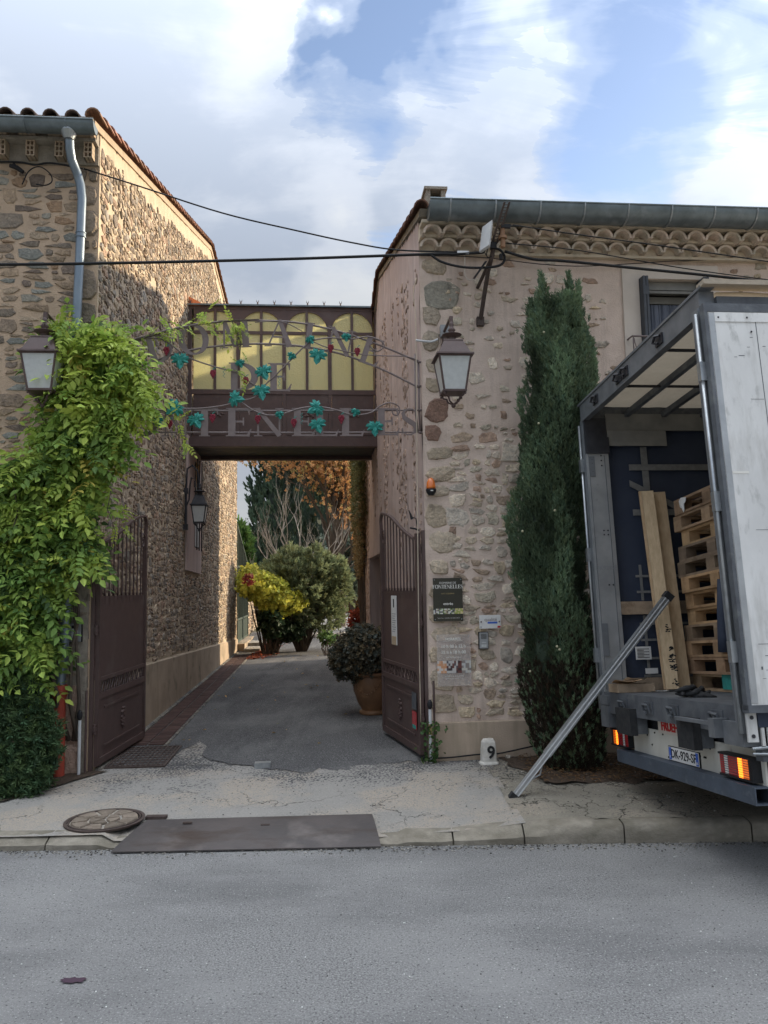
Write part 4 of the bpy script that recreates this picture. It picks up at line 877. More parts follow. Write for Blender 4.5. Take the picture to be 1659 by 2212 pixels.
for a in ((393, 472, 92, 0), (697, 487, 50, 20), (816, 532, 88, 20), (803, 630, 92, 10), (678, 662, 86, 80), (952, 450, 50, -30), (1051, 368, 52, 30), (1086, 450, 92, -10), (1230, 355, 52, 0), (362, 712, 96, -50), (476, 775, 88, 25), (285, 775, 60, 20), (895, 745, 48, 10), (1072, 713, 90, -60), (1088, 798, 86, 15), (1275, 733, 50, -20), (1374, 812, 88, 0)): vleaf(*a)
for x, y in ((326, 424), (560, 540), (724, 575), (1152, 411), (1285, 428), (342, 792), (557, 762), (785, 768), (966, 785), (1205, 766)):
    m = MB(); c = ZF(x, y, -.03); m.sm = True
    for row in range(6):
        k = (3, 4, 4, 3, 2, 1)[row]
        for i in range(k): m.ball(c + T * ((i - (k - 1) / 2) * .016) + Vector((0, 0, .036 - row * .0155)) - Nn * (.006 * (i % 2)), .0105, 6, 4)
    m.build('grape_bunch', 'grape_red', sg_)
    m = MB(); m.tube([c + Vector((0, 0, .045)), c + Vector((0, 0, .065)) + T * .012, c + Vector((0, 0, .07)) + T * .03], .004, 5); m.build('grape_stalk', 'teal_paint', sg_)
for x, y in ((615, 500), (893, 550), (1005, 735)):
    m = MB(); m.tube([ZF(x + 5 * math.cos(t), y + t * 3.1, -.02 - .01 * math.sin(t)) for t in [i * .5 for i in range(38)]], .0022, 4); m.build('tendril', 'teal_paint', sg_)
for x, y in ((1598, 478), (1600, 600), (1604, 720), (1604, 832)):
    m = MB(); m.tube([ZF(x - 12, y, .0), ZF(x + 10, y + 2, .02)], .014, 7); m.build('wall_fixing', 'sign_metal', sg_)

# ================================================================ the gates
def gate(hs, hd, fs2, fd2, label, flip):
    base = L(hs, hd, .17); a = L(hs, hd, 0); b = L(fs2, fd2, 0); U = (b - a); W = U.length; U.normalize(); V = Vector((-U.y, U.x, 0)) * flip          # V: towards the driveway
    g = thing('gate', base, label, 'gate', 'gate leaves of the entrance')
    def G(u, v, z): return a + U * u + V * v + Vector((0, 0, z))
    def bx(m, u0, u1, v0, v1, z0, z1): m.hexa([G(u0, v0, z0), G(u1, v0, z0), G(u1, v1, z0), G(u0, v1, z0), G(u0, v0, z1), G(u1, v0, z1), G(u1, v1, z1), G(u0, v1, z1)])
    def top(u):
        t = max(0, min(1, (u - .12) / (W - .22))); return 2.50 - .03 * math.sin(min(1, u / .3) * math.pi) + .36 * (3 * t * t - 2 * t ** 3)
    m = MB(); bx(m, 0, .06, -.025, .025, .17, 2.52); bx(m, W - .05, W, -.025, .025, .17, 2.62); bx(m, .06, W - .05, -.022, .022, .17, .24); bx(m, .06, W - .05, -.022, .022, .84, .90); bx(m, .06, W - .05, -.022, .022, 1.02, 1.06); m.build('frame', 'gate_paint', g)
    m = MB(); bx(m, .06, W - .05, -.006, .006, 1.06, 1.90); m.build('upper_panel', 'gate_paint', g)
    m = MB(); bx(m, .06, W - .05, -.006, .006, .24, .84); lp = m.build('lower_panel', 'gate_paint', g)
    m = MB(); n = 10
    for i in range(n):
        u0 = .07 + (W - .13) * i / n; u1 = .07 + (W - .13) * (i + 1) / n; um = (u0 + u1) / 2
        for p, q in (((u0, 1.02), (um, .90)), ((um, .90), (u1, 1.02)), ((u0 + .02, .90), (um - .01, 1.02))): m.tube([G(p[0], 0, p[1]), G(q[0], 0, q[1])], .008, 5)
    m.build('zigzag_band', 'gate_paint', g)
    for z in (.34, .74):
        for v in (-1, 1): m = MB(); bx(m, .22, W - .2, min(v * .006, v * .018), max(v * .006, v * .018), z - .012, z + .012); m.build('moulding', 'gate_paint', lp)
    for v in (-1, 1):
        m = MB(); m.sm = True; rr = random.Random(4)
        for k in range(26):
            q = k * 2.4; rad = .012 * math.sqrt(k); m.ball(G(W / 2 + rad * math.cos(q) * .8, v * .012, .54 + rad * math.sin(q) * 1.9), rr.uniform(.012, .022), 6, 4)
        m.build('rosette', 'gate_paint', lp)
    nb = 10
    for i in range(nb):
        u = .06 + (W - .16) * (i + 1) / (nb + .6); m = MB(); m.tube([G(u, 0, 1.885), G(u, 0, top(u))], .0095, 6, cap=False)
        for v in (1, -1): m.add([G(u - .016, v * .010, 1.93), G(u + .016, v * .010, 1.93), G(u + .016, v * .012, 1.86), G(u, v * .010, 1.79), G(u - .016, v * .012, 1.86)], [(0, 1, 2, 3, 4)])
        m.build('bar', 'gate_paint', g)
    m = MB(); pts = [(.0, 2.50)] + [(W * i / 18, top(W * i / 18)) for i in range(1, 17)]; e = pts[-1]
    r0 = .12; cx, cz = W - .10, top(W) - .10
    sp = [(cx + r0 * math.sin(q), cz + r0 * math.cos(q)) for q in [.2 + i * .2 for i in range(7)]]
    sp += [(W - .015, 2.60), (W - .02, 2.48)]
    for (x0, z0), (x1, z1) in zip(pts + sp, (pts + sp)[1:]):
        dx, dz_ = x1 - x0, z1 - z0; l = math.hypot(dx, dz_); nx, nz = -dz_ / l * .012, dx / l * .012
        m.hexa([G(x0 - nx, -.02, z0 - nz), G(x1 - nx, -.02, z1 - nz), G(x1 - nx, .02, z1 - nz), G(x0 - nx, .02, z0 - nz), G(x0 + nx, -.02, z0 + nz), G(x1 + nx, -.02, z1 + nz), G(x1 + nx, .02, z1 + nz), G(x0 + nx, .02, z0 + nz)])
    m.build('top_rail', 'gate_paint', g)
    m = MB(); sc2 = []
    for i in range(26): q = i * .38; rr = .088 * (1 - i / 30); sc2.append((W - .115 + rr * math.cos(q), 2.56 + rr * math.sin(q) * 1.25))
    m.tube([G(x, 0, z) for x, z in sc2], .011, 6); m.build('scroll', 'gate_paint', g)
    for z in (.55, 1.55, 2.35):
        m = MB(); m.tube([G(-.03, 0, z - .05), G(-.03, 0, z + .05)], .018, 8); bx(m, -.06, .03, -.012, .012, z - .02, z + .02); m.build('hinge', 'gate_paint', g)
    return g, G, W
gl, GL, WL = gate(-2.24, .03, -2.10, 1.62, 'brown metal gate leaf folded back against the left passage wall, half under the climber', -1)
gr, GR, WR = gate(1.13, .02, .86, 1.52, 'brown metal gate leaf standing open on the right by the terracotta pot', 1)
# things fixed to the right leaf
def onGR(u, z, v=.012): return GR(u, v, z)
Ug = (GR(1, 0, 0) - GR(0, 0, 0)).normalized(); Vg = Vector((-Ug.y, Ug.x, 0))
def plate(m, u0, u1, z0, z1, v0, v1): m.hexa([GR(u0, v0, z0), GR(u1, v0, z0), GR(u1, v1, z0), GR(u0, v1, z0), GR(u0, v0, z1), GR(u1, v0, z1), GR(u1, v1, z1), GR(u0, v1, z1)])
m = MB(); plate(m, .84, 1.06, 1.26, 1.84, .012, .018); nb_ = m.build('notice', 'paper', None, 'long narrow white paper notice on the right gate leaf', 'notice')
m = MB(); plate(m, .86, 1.04, 1.26, 1.36, .0185, .021); m.build('tan_strip', 'wood_new', nb_)
m = MB(); plate(m, .93, .97, 1.70, 1.80, .0185, .020); m.build('bottle_mark', 'black_ink', nb_)
m = MB()
for k in range(9): plate(m, .87 + .02 * (k % 3), 1.03 - .02 * (k % 2), 1.62 - k * .026, 1.628 - k * .026, .0185, .0195)
m.build('fine_print', 'grey_plastic', nb_)
for z0, z1, mt, nm in ((.62, .80, 'truck_grey', 'sticker'), (.41, .60, 'lamp_red', 'sticker')):
    m = MB(); plate(m, .10, .26, z0, z1, .027, .029); o = m.build(nm, mt, None, 'grey sticker above the red one on the right gate leaf' if mt == 'truck_grey' else 'red sticker with a green foot on the right gate leaf', 'sticker')
    MATS['lamp_red'] and None
m = MB(); plate(m, .12, .25, .415, .455, .0295, .0305); m.build('green_strip', 'teal_paint', o)
for x0, lab, s, d in ((0, 'white gate stop post with a blue cap beside the left gate leaf', SL - .06, -.10), (1, 'white and yellow gate stop post beside the right gate leaf', SR - .0, -.10)):
    g = thing('stop_post', L(s, d, .11), lab, 'post'); m = MB(); m.tube([L(s, d, .1), L(s, d, .66)], .016, 10); m.build('tube', 'white_plastic', g)
    m = MB(); m.ball(L(s, d, .71), .035, 10, 7, (.8, .8, 1.5)); m.build('cap', 'black_plastic', g)
    if x0: m = MB(); m.lathe(L(s, d, .40), [(.018, 0), (.018, .11)], 10); m.build('yellow_band', 'gold_ink', g)
    m = MB(); m.tube([L(s + .05, d + .04, .1), L(s + .05, d + .04, .95)], .012, 8); m.build('side_rod', 'gate_paint', g)
# hinge posts
for s, lab in ((SL + .005, 'slim brown hinge post of the left gate leaf'), (SR - .035, 'slim brown hinge post of the right gate leaf')):
    m = MB(); m.lbox(s, s + .035, -.01, .05, .1, 2.55); m.build('hinge_post', 'gate_paint', None, lab, 'post')
sp = L(SR - .06, .0, 2.55); m = MB(); m.tube([sp, sp + Vector((-.05, 0, .02)), sp + Vector((-.10, 0, .03))], .010, 6); m.tube([sp + Vector((-.02, -.02, .03)), sp + Vector((-.035, -.03, .13)), sp + Vector((-.075, -.03, .14))], .006, 6); m.tube([sp + Vector((-.075, -.03, .12)), sp + Vector((-.11, -.04, .22))], [.018, .004], 8); m.tube([sp + Vector((-.11, -.04, .22)), sp + Vector((-.13, -.04, .33))], .002, 4)
m.build('aerial', 'black_plastic', None, 'small black aerial on top of the right gate hinge post', 'aerial')
m = MB(); m.lbox(-.62, -.46, -.10, -.02, .10, .175); m.build('gate_catch', 'galvanised', None, 'small metal gate catch set in the middle of the driveway mouth', 'gate catch')

# ================================================================ lanterns
Z = Vector((0, 0, 1))
def lantern(base, label, side=.39, ht=.36, mats=('gate_paint', 'frost_glass'), group='wall lanterns of the entrance', arm=.5, armk=True):
    g = thing('wall_lantern', base, label, 'lantern', group); B = Vector(base); a = side / 2; fr_, gl_ = mats
    def P(x, y, z): return B + T * x + Nn * y + Z * z
    def ring(s, z): return [P(-s, -s, z), P(s, -s, z), P(s, s, z), P(-s, s, z)]
    def frus(m, s0, z0, s1, z1): m.hexa(ring(s0, z0) + ring(s1, z1))
    m = MB(); frus(m, a, 0, a * .985, .018); frus(m, a * .86, .018, a * .50, .17); frus(m, a * .53, .17, a * .51, .182); m.build('lamp_roof', fr_, g)
    m = MB(); m.sm = True; m.lathe(P(0, 0, .182), [(.055, 0), (.04, .03), (.05, .05), (.10, .065), (.105, .072), (.06, .085), (.028, .095), (.03, .11), (.042, .125), (.028, .145), (.02, .16), (.026, .18), (.022, .20), (.012, .22)], 18); m.build('chimney_cap', fr_, g)
    m = MB(); s0, s1 = a * .57, a * .84
    for sx, sy in ((-1, -1), (1, -1), (1, 1), (-1, 1)): m.tube([P(sx * s0, sy * s0, -ht), P(sx * s1, sy * s1, 0)], .011, 6)
    frus(m, s0 + .012, -ht - .012, s0 + .012, -ht + .008); frus(m, s1 + .008, -.016, s1 + .010, -.001); m.build('frame', fr_, g)
    for k in range(4):
        q0, q1 = [(-1, -1), (1, -1), (1, 1), (-1, 1)][k], [(-1, -1), (1, -1), (1, 1), (-1, 1)][(k + 1) % 4]; e = .003
        m = MB(); A = [P(q0[0] * (s0 - e), q0[1] * (s0 - e), -ht + .008), P(q1[0] * (s0 - e), q1[1] * (s0 - e), -ht + .008), P(q1[0] * (s1 - e), q1[1] * (s1 - e), -.016), P(q0[0] * (s1 - e), q0[1] * (s1 - e), -.016)]
        c = P(0, 0, -ht / 2); n_ = (sum(A, Vector()) / 4 - c).normalized() * .003; m.hexa([A[0] - n_, A[1] - n_, A[1] + n_, A[0] + n_, A[3] - n_, A[2] - n_, A[2] + n_, A[3] + n_]); m.build('glass', gl_, g)
    m = MB()
    for k in range(4):
        q = math.pi / 4 + k * math.pi / 2; cx, cy = math.cos(q), math.sin(q)
        m.tube([P(cx * s0 * 1.3, cy * s0 * 1.3, -ht - .005), P(cx * s0 * 1.15, cy * s0 * 1.15, -ht - .045), P(cx * s0 * .75, cy * s0 * .75, -ht - .06), P(cx * s0 * .6, cy * s0 * .6, -ht - .10), P(cx * .01, cy * .01, -ht - .125)], .010, 6)
        m.ball(P(cx * s0 * 1.38, cy * s0 * 1.38, -ht - .03), .012, 6, 4)
    m.build('scroll_feet', fr_, g); m = MB(); m.sm = True; m.ball(P(0, 0, -ht - .14), .024, 10, 7); m.build('finial', fr_, g)
    if armk:
        m = MB(); m.tube([P(0, 0, .37), P(0, 0, .43), P(0, .06, .455), P(0, arm - .02, .44)], .016, 8); m.box(P(0, arm - .035, .40), T * .02, Nn * .03, Z * .10); m.box(P(0, .02, .43), T * .018, Nn * .02, Z * .03); m.build('wall_bracket', fr_, g)
    return g
pr_ = F(977, 775, -.50); lantern(pr_, 'brown wall lantern with frosted panes on the pink wall right of the entrance')
pl_ = F(95, 770, -.50); lantern(pl_, 'brown wall lantern with frosted panes on the left house beside the climber')
m = MB(); bp = L(SL + .03, 5.55, 0)
pb = atY(431, 1092, (L(SL + .75, 5.5, 0)).y); sb, db, zb = loc(pb)
g = lantern(pb, 'small brass-edged lantern hanging from a black scroll bracket inside the passage', .30, .30, ('black_iron', 'frost_glass'), None, .5, False)
m = MB(); zt = zb + .55; a_ = sb - SL
m.tube([L(SL + .05, db, zb - .42), L(SL + .05, db, zb + .30)], .022, 8)
m.tube([L(SL + .05, db, zb + .12), L(SL + .06, db, zb + .45), L(SL + a_ * .25, db, zb + .66), L(SL + a_ * .55, db, zb + .72), L(SL + a_ * .86, db, zb + .62), L(SL + a_ * .98, db, zb + .42), L(SL + a_ * .86, db, zb + .28), L(SL + a_ * .70, db, zb + .34), L(SL + a_ * .72, db, zb + .44)], .017, 7)
m.tube([L(SL + .05, db, zb + .05), L(SL + a_ * .22, db, zb - .0), L(SL + a_ * .36, db, zb + .10), L(SL + a_ * .42, db, zb + .36), L(SL + a_ * .5, db, zb + .50), L(SL + a_ * .62, db, zb + .48)], .014, 7)
m.tube([L(sb, db, zb + .36), L(sb, db, zb + .44), L(sb - .02, db, zb + .5)], .014, 7)
for zz_ in (zb - .38, zb + .26): m.box(L(SL + .04, db, zz_), T * .05, Nn * .03, Z * .05)
m.build('scroll_bracket', 'black_iron', g)

# ================================================================ cables and what hangs on the fronts
def cable(pts, r, label, d=-.4, sag=True, mat='cable', name='power_cable', ds=None):
    P = [F(x, y, (ds[i] if ds else d)) for i, (x, y) in enumerate(pts)]; Q = []; E_ = [P[0] * 2 - P[1]] + P + [P[-1] * 2 - P[-2]]
    for i in range(1, len(E_) - 2):
        for k in range(6):
            t = k / 6; a, b, c, e = E_[i - 1], E_[i], E_[i + 1], E_[i + 2]; Q.append(.5 * ((2 * b) + (c - a) * t + (2 * a - 5 * b + 4 * c - e) * t * t + (3 * b - a - 3 * c + e) * t ** 3))
    m = MB(); m.sm = True; m.tube(Q + [P[-1]], r, 7); return m.build(name, mat, None, label, 'cable')
cable([(-160, 573), (205, 569), (600, 560), (925, 549), (985, 549), (1045, 545)], .0155, 'thick black overhead cable crossing straight from the left house to the mast', -.45)
cable([(180, 364), (300, 402), (480, 460), (640, 498), (760, 524), (860, 540), (1000, 545)], .0085, 'thin sagging cable from under the left eaves to the mast', ds=[-.05, -.1, -.2, -.25, -.3, -.35, -.4])
cable([(930, 550), (955, 566), (1000, 577), (1050, 578), (1082, 572), (1090, 556), (1080, 540), (1062, 536)], .0135, 'drooping black loop of cable under the mast', -.45)
cable([(1090, 543), (1153, 560), (1220, 564), (1400, 582), (1560, 598), (1800, 624)], .0155, 'thickest black cable running right from the mast', -.48)
cable([(1108, 486), (1250, 507), (1450, 534), (1800, 586)], .007, 'thin wire leaving the top of the mast to the right', -.6)
cable([(1090, 525), (1250, 541), (1500, 583), (1800, 622)], .006, 'thin wire running right just above the thickest cable', -.55)
cable([(905, 552), (1040, 556), (1240, 575), (1500, 562), (1800, 560)], .005, 'pale wire clipped along the wall under the tiled cornice', -.06)
cable([(899, 600), (893, 640), (898, 700), (901, 1000), (904, 1300), (909, 1560)], .005, 'pale conduit running down the corner of the right house', -.03, mat='cornice_plaster', name='conduit')
cable([(898, 735), (930, 738), (946, 733)], .012, 'white conduit stub between the corner and the grey box', -.06, mat='white_plastic', name='conduit')
cable([(975, 545), (1002, 548), (1004, 590), (1012, 604), (1030, 602)], .007, 'cream cable hanging beside the mast strut', -.05, mat='cream_paint')
cable([(920, 1639), (975, 1636), (1030, 1630), (1075, 1628), (1150, 1612)], .008, 'black cable lying along the foot of the right house', -.07)
cable([(-40, 350), (40, 350), (75, 356), (110, 352), (180, 364)], .010, 'black cable clipped under the brick cornice', -.09)
cable([(48, 398), (62, 370), (85, 360), (108, 375), (112, 392), (98, 400), (78, 398)], .0065, 'coiled spare loop of black cable under the brick cornice', -.08)
for (x, y), lab in (((40, 362), 'black cable joint under the brick cornice'), ((1000, 546), 'white terminal strip on the cable left of the mast')):
    c = F(x, y, -.45 if x > 900 else -.08); m = MB()
    if x > 900:
        m.box(c, T * .062, Nn * .012, Z * .018); m.build('terminal_block', 'white_plastic', None, lab, 'terminal block')
    else:
        m.tube([c - T * .09 + Z * .02, c - T * .02, c + T * .05 - Z * .05], [.02, .028, .02], 8); m.tube([c - T * .05 + Z * .04, c - T * .03], .018, 6); m.build('cable_joint', 'cable', None, lab, 'cable joint')
ma = thing('service_mast', F(1040, 690), 'rusty iron mast bracket with a white box and insulators on the right house', 'mast')
def FP(x, y, d): return F(768 + x * .2976, 384 + y * .2976, d)          # from the close-up of the mast
m = MB(); a, b = FP(1100, 175, -.75), FP(1010, 470, -.50); ax = (b - a).normalized()
for k in range(14):
    c = a + (b - a) * ((k + .5) / 14); h = (b - a).length / 28
    m.box(c - T * .026, T * .010, ax.cross(T).normalized() * .006, ax * h); m.box(c + T * .026, T * .010, ax.cross(T).normalized() * .006, ax * h); m.box(c + ax * h * .75, T * .022, ax.cross(T).normalized() * .005, ax * h * .25)
m.box(a + (b - a) / 2 + T * .03 + Nn * .02, T * .003, Nn * .022, ax * (b - a).length / 2); m.build('perforated_bar', 'cast_iron', ma)
m = MB(); m.tube([FP(1010, 470, -.5), FP(985, 590, -.45), FP(962, 680, -.33), FP(930, 880, -.15), FP(905, 1045, -.02)], .024, 8); m.build('strut', 'cast_iron', ma)
m = MB(); m.tube([FP(1000, 560, -.45), FP(940, 680, -.2), FP(885, 800, .0)], .02, 8); m.build('strut', 'cast_iron', ma)
m = MB(); m.box((FP(945, 610, -.5) + FP(862, 728, -.4)) / 2, (FP(945, 610, -.5) - FP(862, 728, -.4)) / 2, T * .012, Nn * .02); m.build('flat_bar', 'black_iron', ma)
m = MB(); m.box(FP(905, 1045, -.02), T * .04, Nn * .03, Z * .05); m.build('wall_foot', 'cast_iron', ma)
m = MB(); c0 = FP(1068, 430, -.58); m.lathe(c0 - Z * .12, [(.02, 0), (.026, .01), (.026, .10), (.045, .10), (.045, .13), (.026, .13), (.026, .22), (.03, .24), (.02, .25)], 12); m.build('insulator', 'terracotta', ma)
m = MB(); m.box(FP(1090, 352, -.6), T * .05, Nn * .015, Z * .02); m.tube([FP(1060, 345, -.6), FP(1130, 350, -.6), FP(1185, 352, -.6)], .009, 6); m.build('clamp', 'cable', ma)
m = MB(); m.tube([FP(960, 480, -.5), FP(935, 540, -.5), FP(960, 580, -.48), FP(990, 570, -.5)], .006, 5); m.tube([FP(965, 470, -.5), FP(950, 560, -.5)], .006, 5); m.box(FP(1000, 495, -.5), T * .03, Nn * .03, Z * .035); m.box(FP(1055, 575, -.46), T * .016, Nn * .02, Z * .03); m.build('junction', 'cable', ma)
A = FP(948, 430, -.55); u_ = (T * .034 - Nn * .085); m = MB(); m.box(A, u_, Nn * .03 + T * .012, Z * .135 + T * .02); m.box(A - Nn * .03, u_ * .8, Nn * .01, Z * .12 + T * .016); m.build('white_box', 'white_plastic', ma)
m = MB(); c = F(961, 716, -.04); m.box(c, T * .052, Nn * .035, Z * .065); m.build('junction_box', 'grey_plastic', None, 'grey junction box on the wall behind the right lantern', 'junction box')
bc = thing('beacon', F(931, 1060, -.06), 'orange flashing beacon with a black base on the corner of the right house', 'beacon light')
c = F(931, 1050, -.09); m = MB(); m.sm = True; m.lathe(c - Z * .03, [(.05, 0), (.052, .02), (.045, .07), (.03, .105), (.012, .12)], 16); m.build('lens', 'orange_lens', bc)
MATS['beacon_orange'] = pbr('beacon_orange', (.72, .17, .02), None, rough=.2, spec=.6, coat=.6); bc.children[0].data.materials[0] = MATS['beacon_orange']
m = MB(); m.lathe(c - Z * .10, [(.03, 0), (.05, .03), (.058, .055), (.055, .068)], 16); m.box(c - Z * .06 + Nn * .06, T * .02, Nn * .05, Z * .02); m.build('base', 'black_plastic', bc)
m = MB(); m.box(c - Z * .055 - Nn * .058, T * .014, Nn * .002, Z * .005); m.build('badge', 'white_ink', bc)

# ---- plaques
def quad(x0, y0, x1, y1, d=-.06):
    s0, z1 = Fl(x0, y0, d); s1, z0 = Fl(x1, y1, d); return s0, s1, z0, z1
def flat(mb, s0, s1, z0, z1, d0, d1): mb.lbox(s0, s1, min(d0, d1), max(d0, d1), z0, z1)
s0, s1, z0, z1 = quad(935, 1249, 1001, 1341)
pq = thing('plaque', L((s0 + s1) / 2, -.05, z0), 'dark olive plaque lettered Fontenelles entree with a photo strip, highest on the right house', 'plaque')
m = MB(); flat(m, s0, s1, z0, z1, -.045, -.055); m.build('panel', 'sign_olive', pq)
def tx(t, fx, fz, size, mat, par, s0=s0, s1=s1, z0=z0, z1=z1, d=-.0555, bold=0, align='CENTER'):
    return font(t, size, L(s0 + (s1 - s0) * fx, d, z0 + (z1 - z0) * fz), T, Z, mat, par, bold=bold, align=align, depth=.0008)
tx('DOMAINE DE', .5, .885, .030, 'white_ink', pq)
h = .036; w_tot = 0
def serifword(word, s, z, h, par, mat, d, wide=1.0, gap=.06):
    ws = [glyph(c)[1] * wide for c in word]; tot = sum(ws) * h + gap * h * (len(word) - 1); x = s - tot / 2
    for c, w_ in zip(word, ws):
        xc = x + w_ * h / 2; letter(c, lambda X_, Y_, zz, xc=xc: L(xc + X_ * h, d - zz, z + Y_ * h), par, mat, .0012, wide=wide); x += (w_ + gap) * h
serifword('FONTENELLES', (s0 + s1) / 2, z0 + (z1 - z0) * .755, .040, pq, 'white_ink', -.0555, .92, .02)
tx('AOC CORBIERES', .5, .635, .019, 'gold_ink', pq); tx('entrée', .5, .40, .040, 'white_ink', pq, bold=.0006); tx('Thierry Tastu : 04 68 58 15 16 . 06 82 20 48 50', .5, .07, .0125, 'white_ink', pq)
m = MB(); rr = random.Random(2); n = 22
for i in range(n):
    for j in range(4):
        c = rr.choice([(.6, .6, .55), (.35, .30, .2), (.05, .06, .05), (.25, .33, .12), (.7, .68, .6), (.12, .1, .15)]) if i < 16 else rr.choice([(.5, .45, .15), (.3, .35, .08), (.6, .5, .3)]); m.col = c
        a = s0 + (s1 - s0) * i / n; flat(m, a, a + (s1 - s0) / n * .999, z0 + (z1 - z0) * (.165 + j * .031), z0 + (z1 - z0) * (.196 + j * .031), -.055, -.0562)
m.build('photo_strip', 'flat_colours', pq)
for fx in (.05, .95):
    for fz in (.04, .96): m = MB(); m.sm = True; m.ball(L(s0 + (s1 - s0) * fx, -.057, z0 + (z1 - z0) * fz), .006, 8, 5); m.build('screw', 'galvanised', pq)
s0, s1, z0, z1 = quad(1035, 1329, 1082, 1357); Q = (s0, s1, z0, z1)
pk = thing('plaque', L((s0 + s1) / 2, -.06, z0), 'small white plaque reading qualite above the intercom on the right house', 'plaque')
m = MB(); flat(m, s0, s1, z0, z1, -.055, -.062); m.build('panel', 'paper', pk)
tx('qualité', .53, .66, .052, 'sign_metal', pk, *Q, d=-.0625); m = MB(); flat(m, s0 + (s1 - s0) * .38, s0 + (s1 - s0) * .84, z0 + (z1 - z0) * .36, z0 + (z1 - z0) * .50, -.062, -.0632); m.build('blue_bar', 'blue_ink', pk)
m = MB(); flat(m, s0 + (s1 - s0) * .84, s0 + (s1 - s0) * .98, z0 + (z1 - z0) * .04, z0 + (z1 - z0) * .18, -.062, -.0632); m.build('red_mark', 'red_ink', pk)
m = MB(); flat(m, s0 + (s1 - s0) * .04, s0 + (s1 - s0) * .10, z0 + (z1 - z0) * .06, z0 + (z1 - z0) * .16, -.062, -.0632); m.build('corner_mark', 'grey_plastic', pk)
for fx in (.08, .93): m = MB(); m.sm = True; m.ball(L(s0 + (s1 - s0) * fx, -.065, (z0 + z1) / 2), .0085, 8, 5); m.build('screw', 'gate_paint', pk)
s0, s1, z0, z1 = quad(943, 1371, 1019, 1481); Q = (s0, s1, z0, z1)
ph_ = thing('plaque', L((s0 + s1) / 2, -.06, z0), 'clear acrylic plaque headed HORAIRES with opening hours, lowest on the right house', 'plaque')
m = MB(); flat(m, s0, s1, z0, z1, -.050, -.056); m.build('panel', 'acrylic', ph_)
tx('HORAIRES', .48, .905, .036, 'white_ink', ph_, *Q, d=-.0565, bold=.001); tx('10 h 00 à 12 h', .49, .765, .046, 'white_ink', ph_, *Q, d=-.0565, bold=.001); tx('15 h à 18 h 00', .49, .65, .046, 'white_ink', ph_, *Q, d=-.0565, bold=.001); tx('sur rendez-vous', .49, .555, .024, 'white_ink', ph_, *Q, d=-.0565)
tx('04 68 58 15 16 . 06 82 20 48 50', .5, .19, .015, 'white_ink', ph_, *Q, d=-.0565); tx('commentaires : 06 33 50 70 53', .5, .145, .015, 'white_ink', ph_, *Q, d=-.0565)
m = MB(); flat(m, s0 + (s1 - s0) * .18, s0 + (s1 - s0) * .76, z0 + (z1 - z0) * .868, z0 + (z1 - z0) * .873, -.0565, -.0575); m.build('underline', 'white_ink', ph_)
m = MB(); rr = random.Random(5); n = 18
for i in range(n):
    for j in range(5):
        c = rr.choice([(.55, .28, .15), (.62, .38, .25), (.6, .55, .5)]) if i < 5 else rr.choice([(.06, .04, .04), (.5, .48, .45), (.15, .06, .05), (.10, .09, .10)]) if i < 13 else rr.choice([(.5, .5, .48), (.25, .22, .2), (.55, .52, .45)])
        m.col = c; a = s0 + (s1 - s0) * i / n; flat(m, a, a + (s1 - s0) / n * .999, z0 + (z1 - z0) * (.25 + j * .047), z0 + (z1 - z0) * (.297 + j * .047), -.0562, -.0575)
m.build('photo_strip', 'flat_colours', ph_)
for fx in (.04, .94):
    for fz in (.06, .96): m = MB(); m.sm = True; m.ball(L(s0 + (s1 - s0) * fx, -.058, z0 + (z1 - z0) * fz), .005, 8, 5); m.build('screw', 'galvanised', ph_)
s0, s1, z0, z1 = quad(1035, 1366, 1055.5, 1401, -.07)
ic = thing('intercom', L((s0 + s1) / 2, -.05, z0), 'silver intercom with a ribbed speaker under the small white plaque', 'intercom')
m = MB(); flat(m, s0 - .004, s1 + .004, z0 - .004, z1 + .004, -.03, -.058); m.build('surround', 'black_plastic', ic); m = MB(); flat(m, s0 + .003, s1 - .003, z0 + .003, z1 - .003, -.058, -.068); m.build('face', 'aluminium', ic)
for k in range(6): m = MB(); flat(m, s0 + .018, s1 - .018, z1 - .022 - k * .0095, z1 - .018 - k * .0095, -.068, -.0695); m.build('slot', 'black_plastic', ic)
m = MB(); flat(m, s0 + .022, s1 - .022, z0 + .014, z0 + .045, -.068, -.070); m.build('display', 'frost_glass', ic); m = MB(); flat(m, s0 + .026, s1 - .026, z0 + .060, z0 + .070, -.068, -.0715); m.build('button', 'white_plastic', ic)
s0, s1, z0, z1 = quad(149, 1347, 174, 1386, -.08)
ic = thing('intercom', L((s0 + s1) / 2, -.05, z0), 'pale grey video intercom on the pier left of the gate beside the downpipe', 'intercom')
m = MB(); flat(m, s0, s1 + .008, z0 - .004, z1 + .004, -.03, -.068); m.build('surround', 'black_plastic', ic); m = MB(); flat(m, s0 + .004, s1, z0, z1, -.068, -.080); m.build('face', 'aluminium', ic)
m = MB(); flat(m, s0 + .028, s1 - .03, z1 - .05, z1 - .02, -.08, -.082); m.build('camera_eye', 'black_plastic', ic); m = MB(); flat(m, s0 + .02, s1 - .03, z0 + .012, z0 + .032, -.08, -.082); m.build('name_strip', 'sign_metal', ic); m = MB(); flat(m, s0 + .028, s1 - .03, z0 + .045, z1 - .06, -.08, -.083); m.build('button', 'white_plastic', ic)
s0, s1, z0, z1 = quad(28, 1285, 108, 1375, -.10); Q = (s0, s1, z0, z1)
pe = thing('plaque', L((s0 + s1) / 2, -.10, z0), 'dark plaque reading entree half buried in the climber at the left', 'plaque')
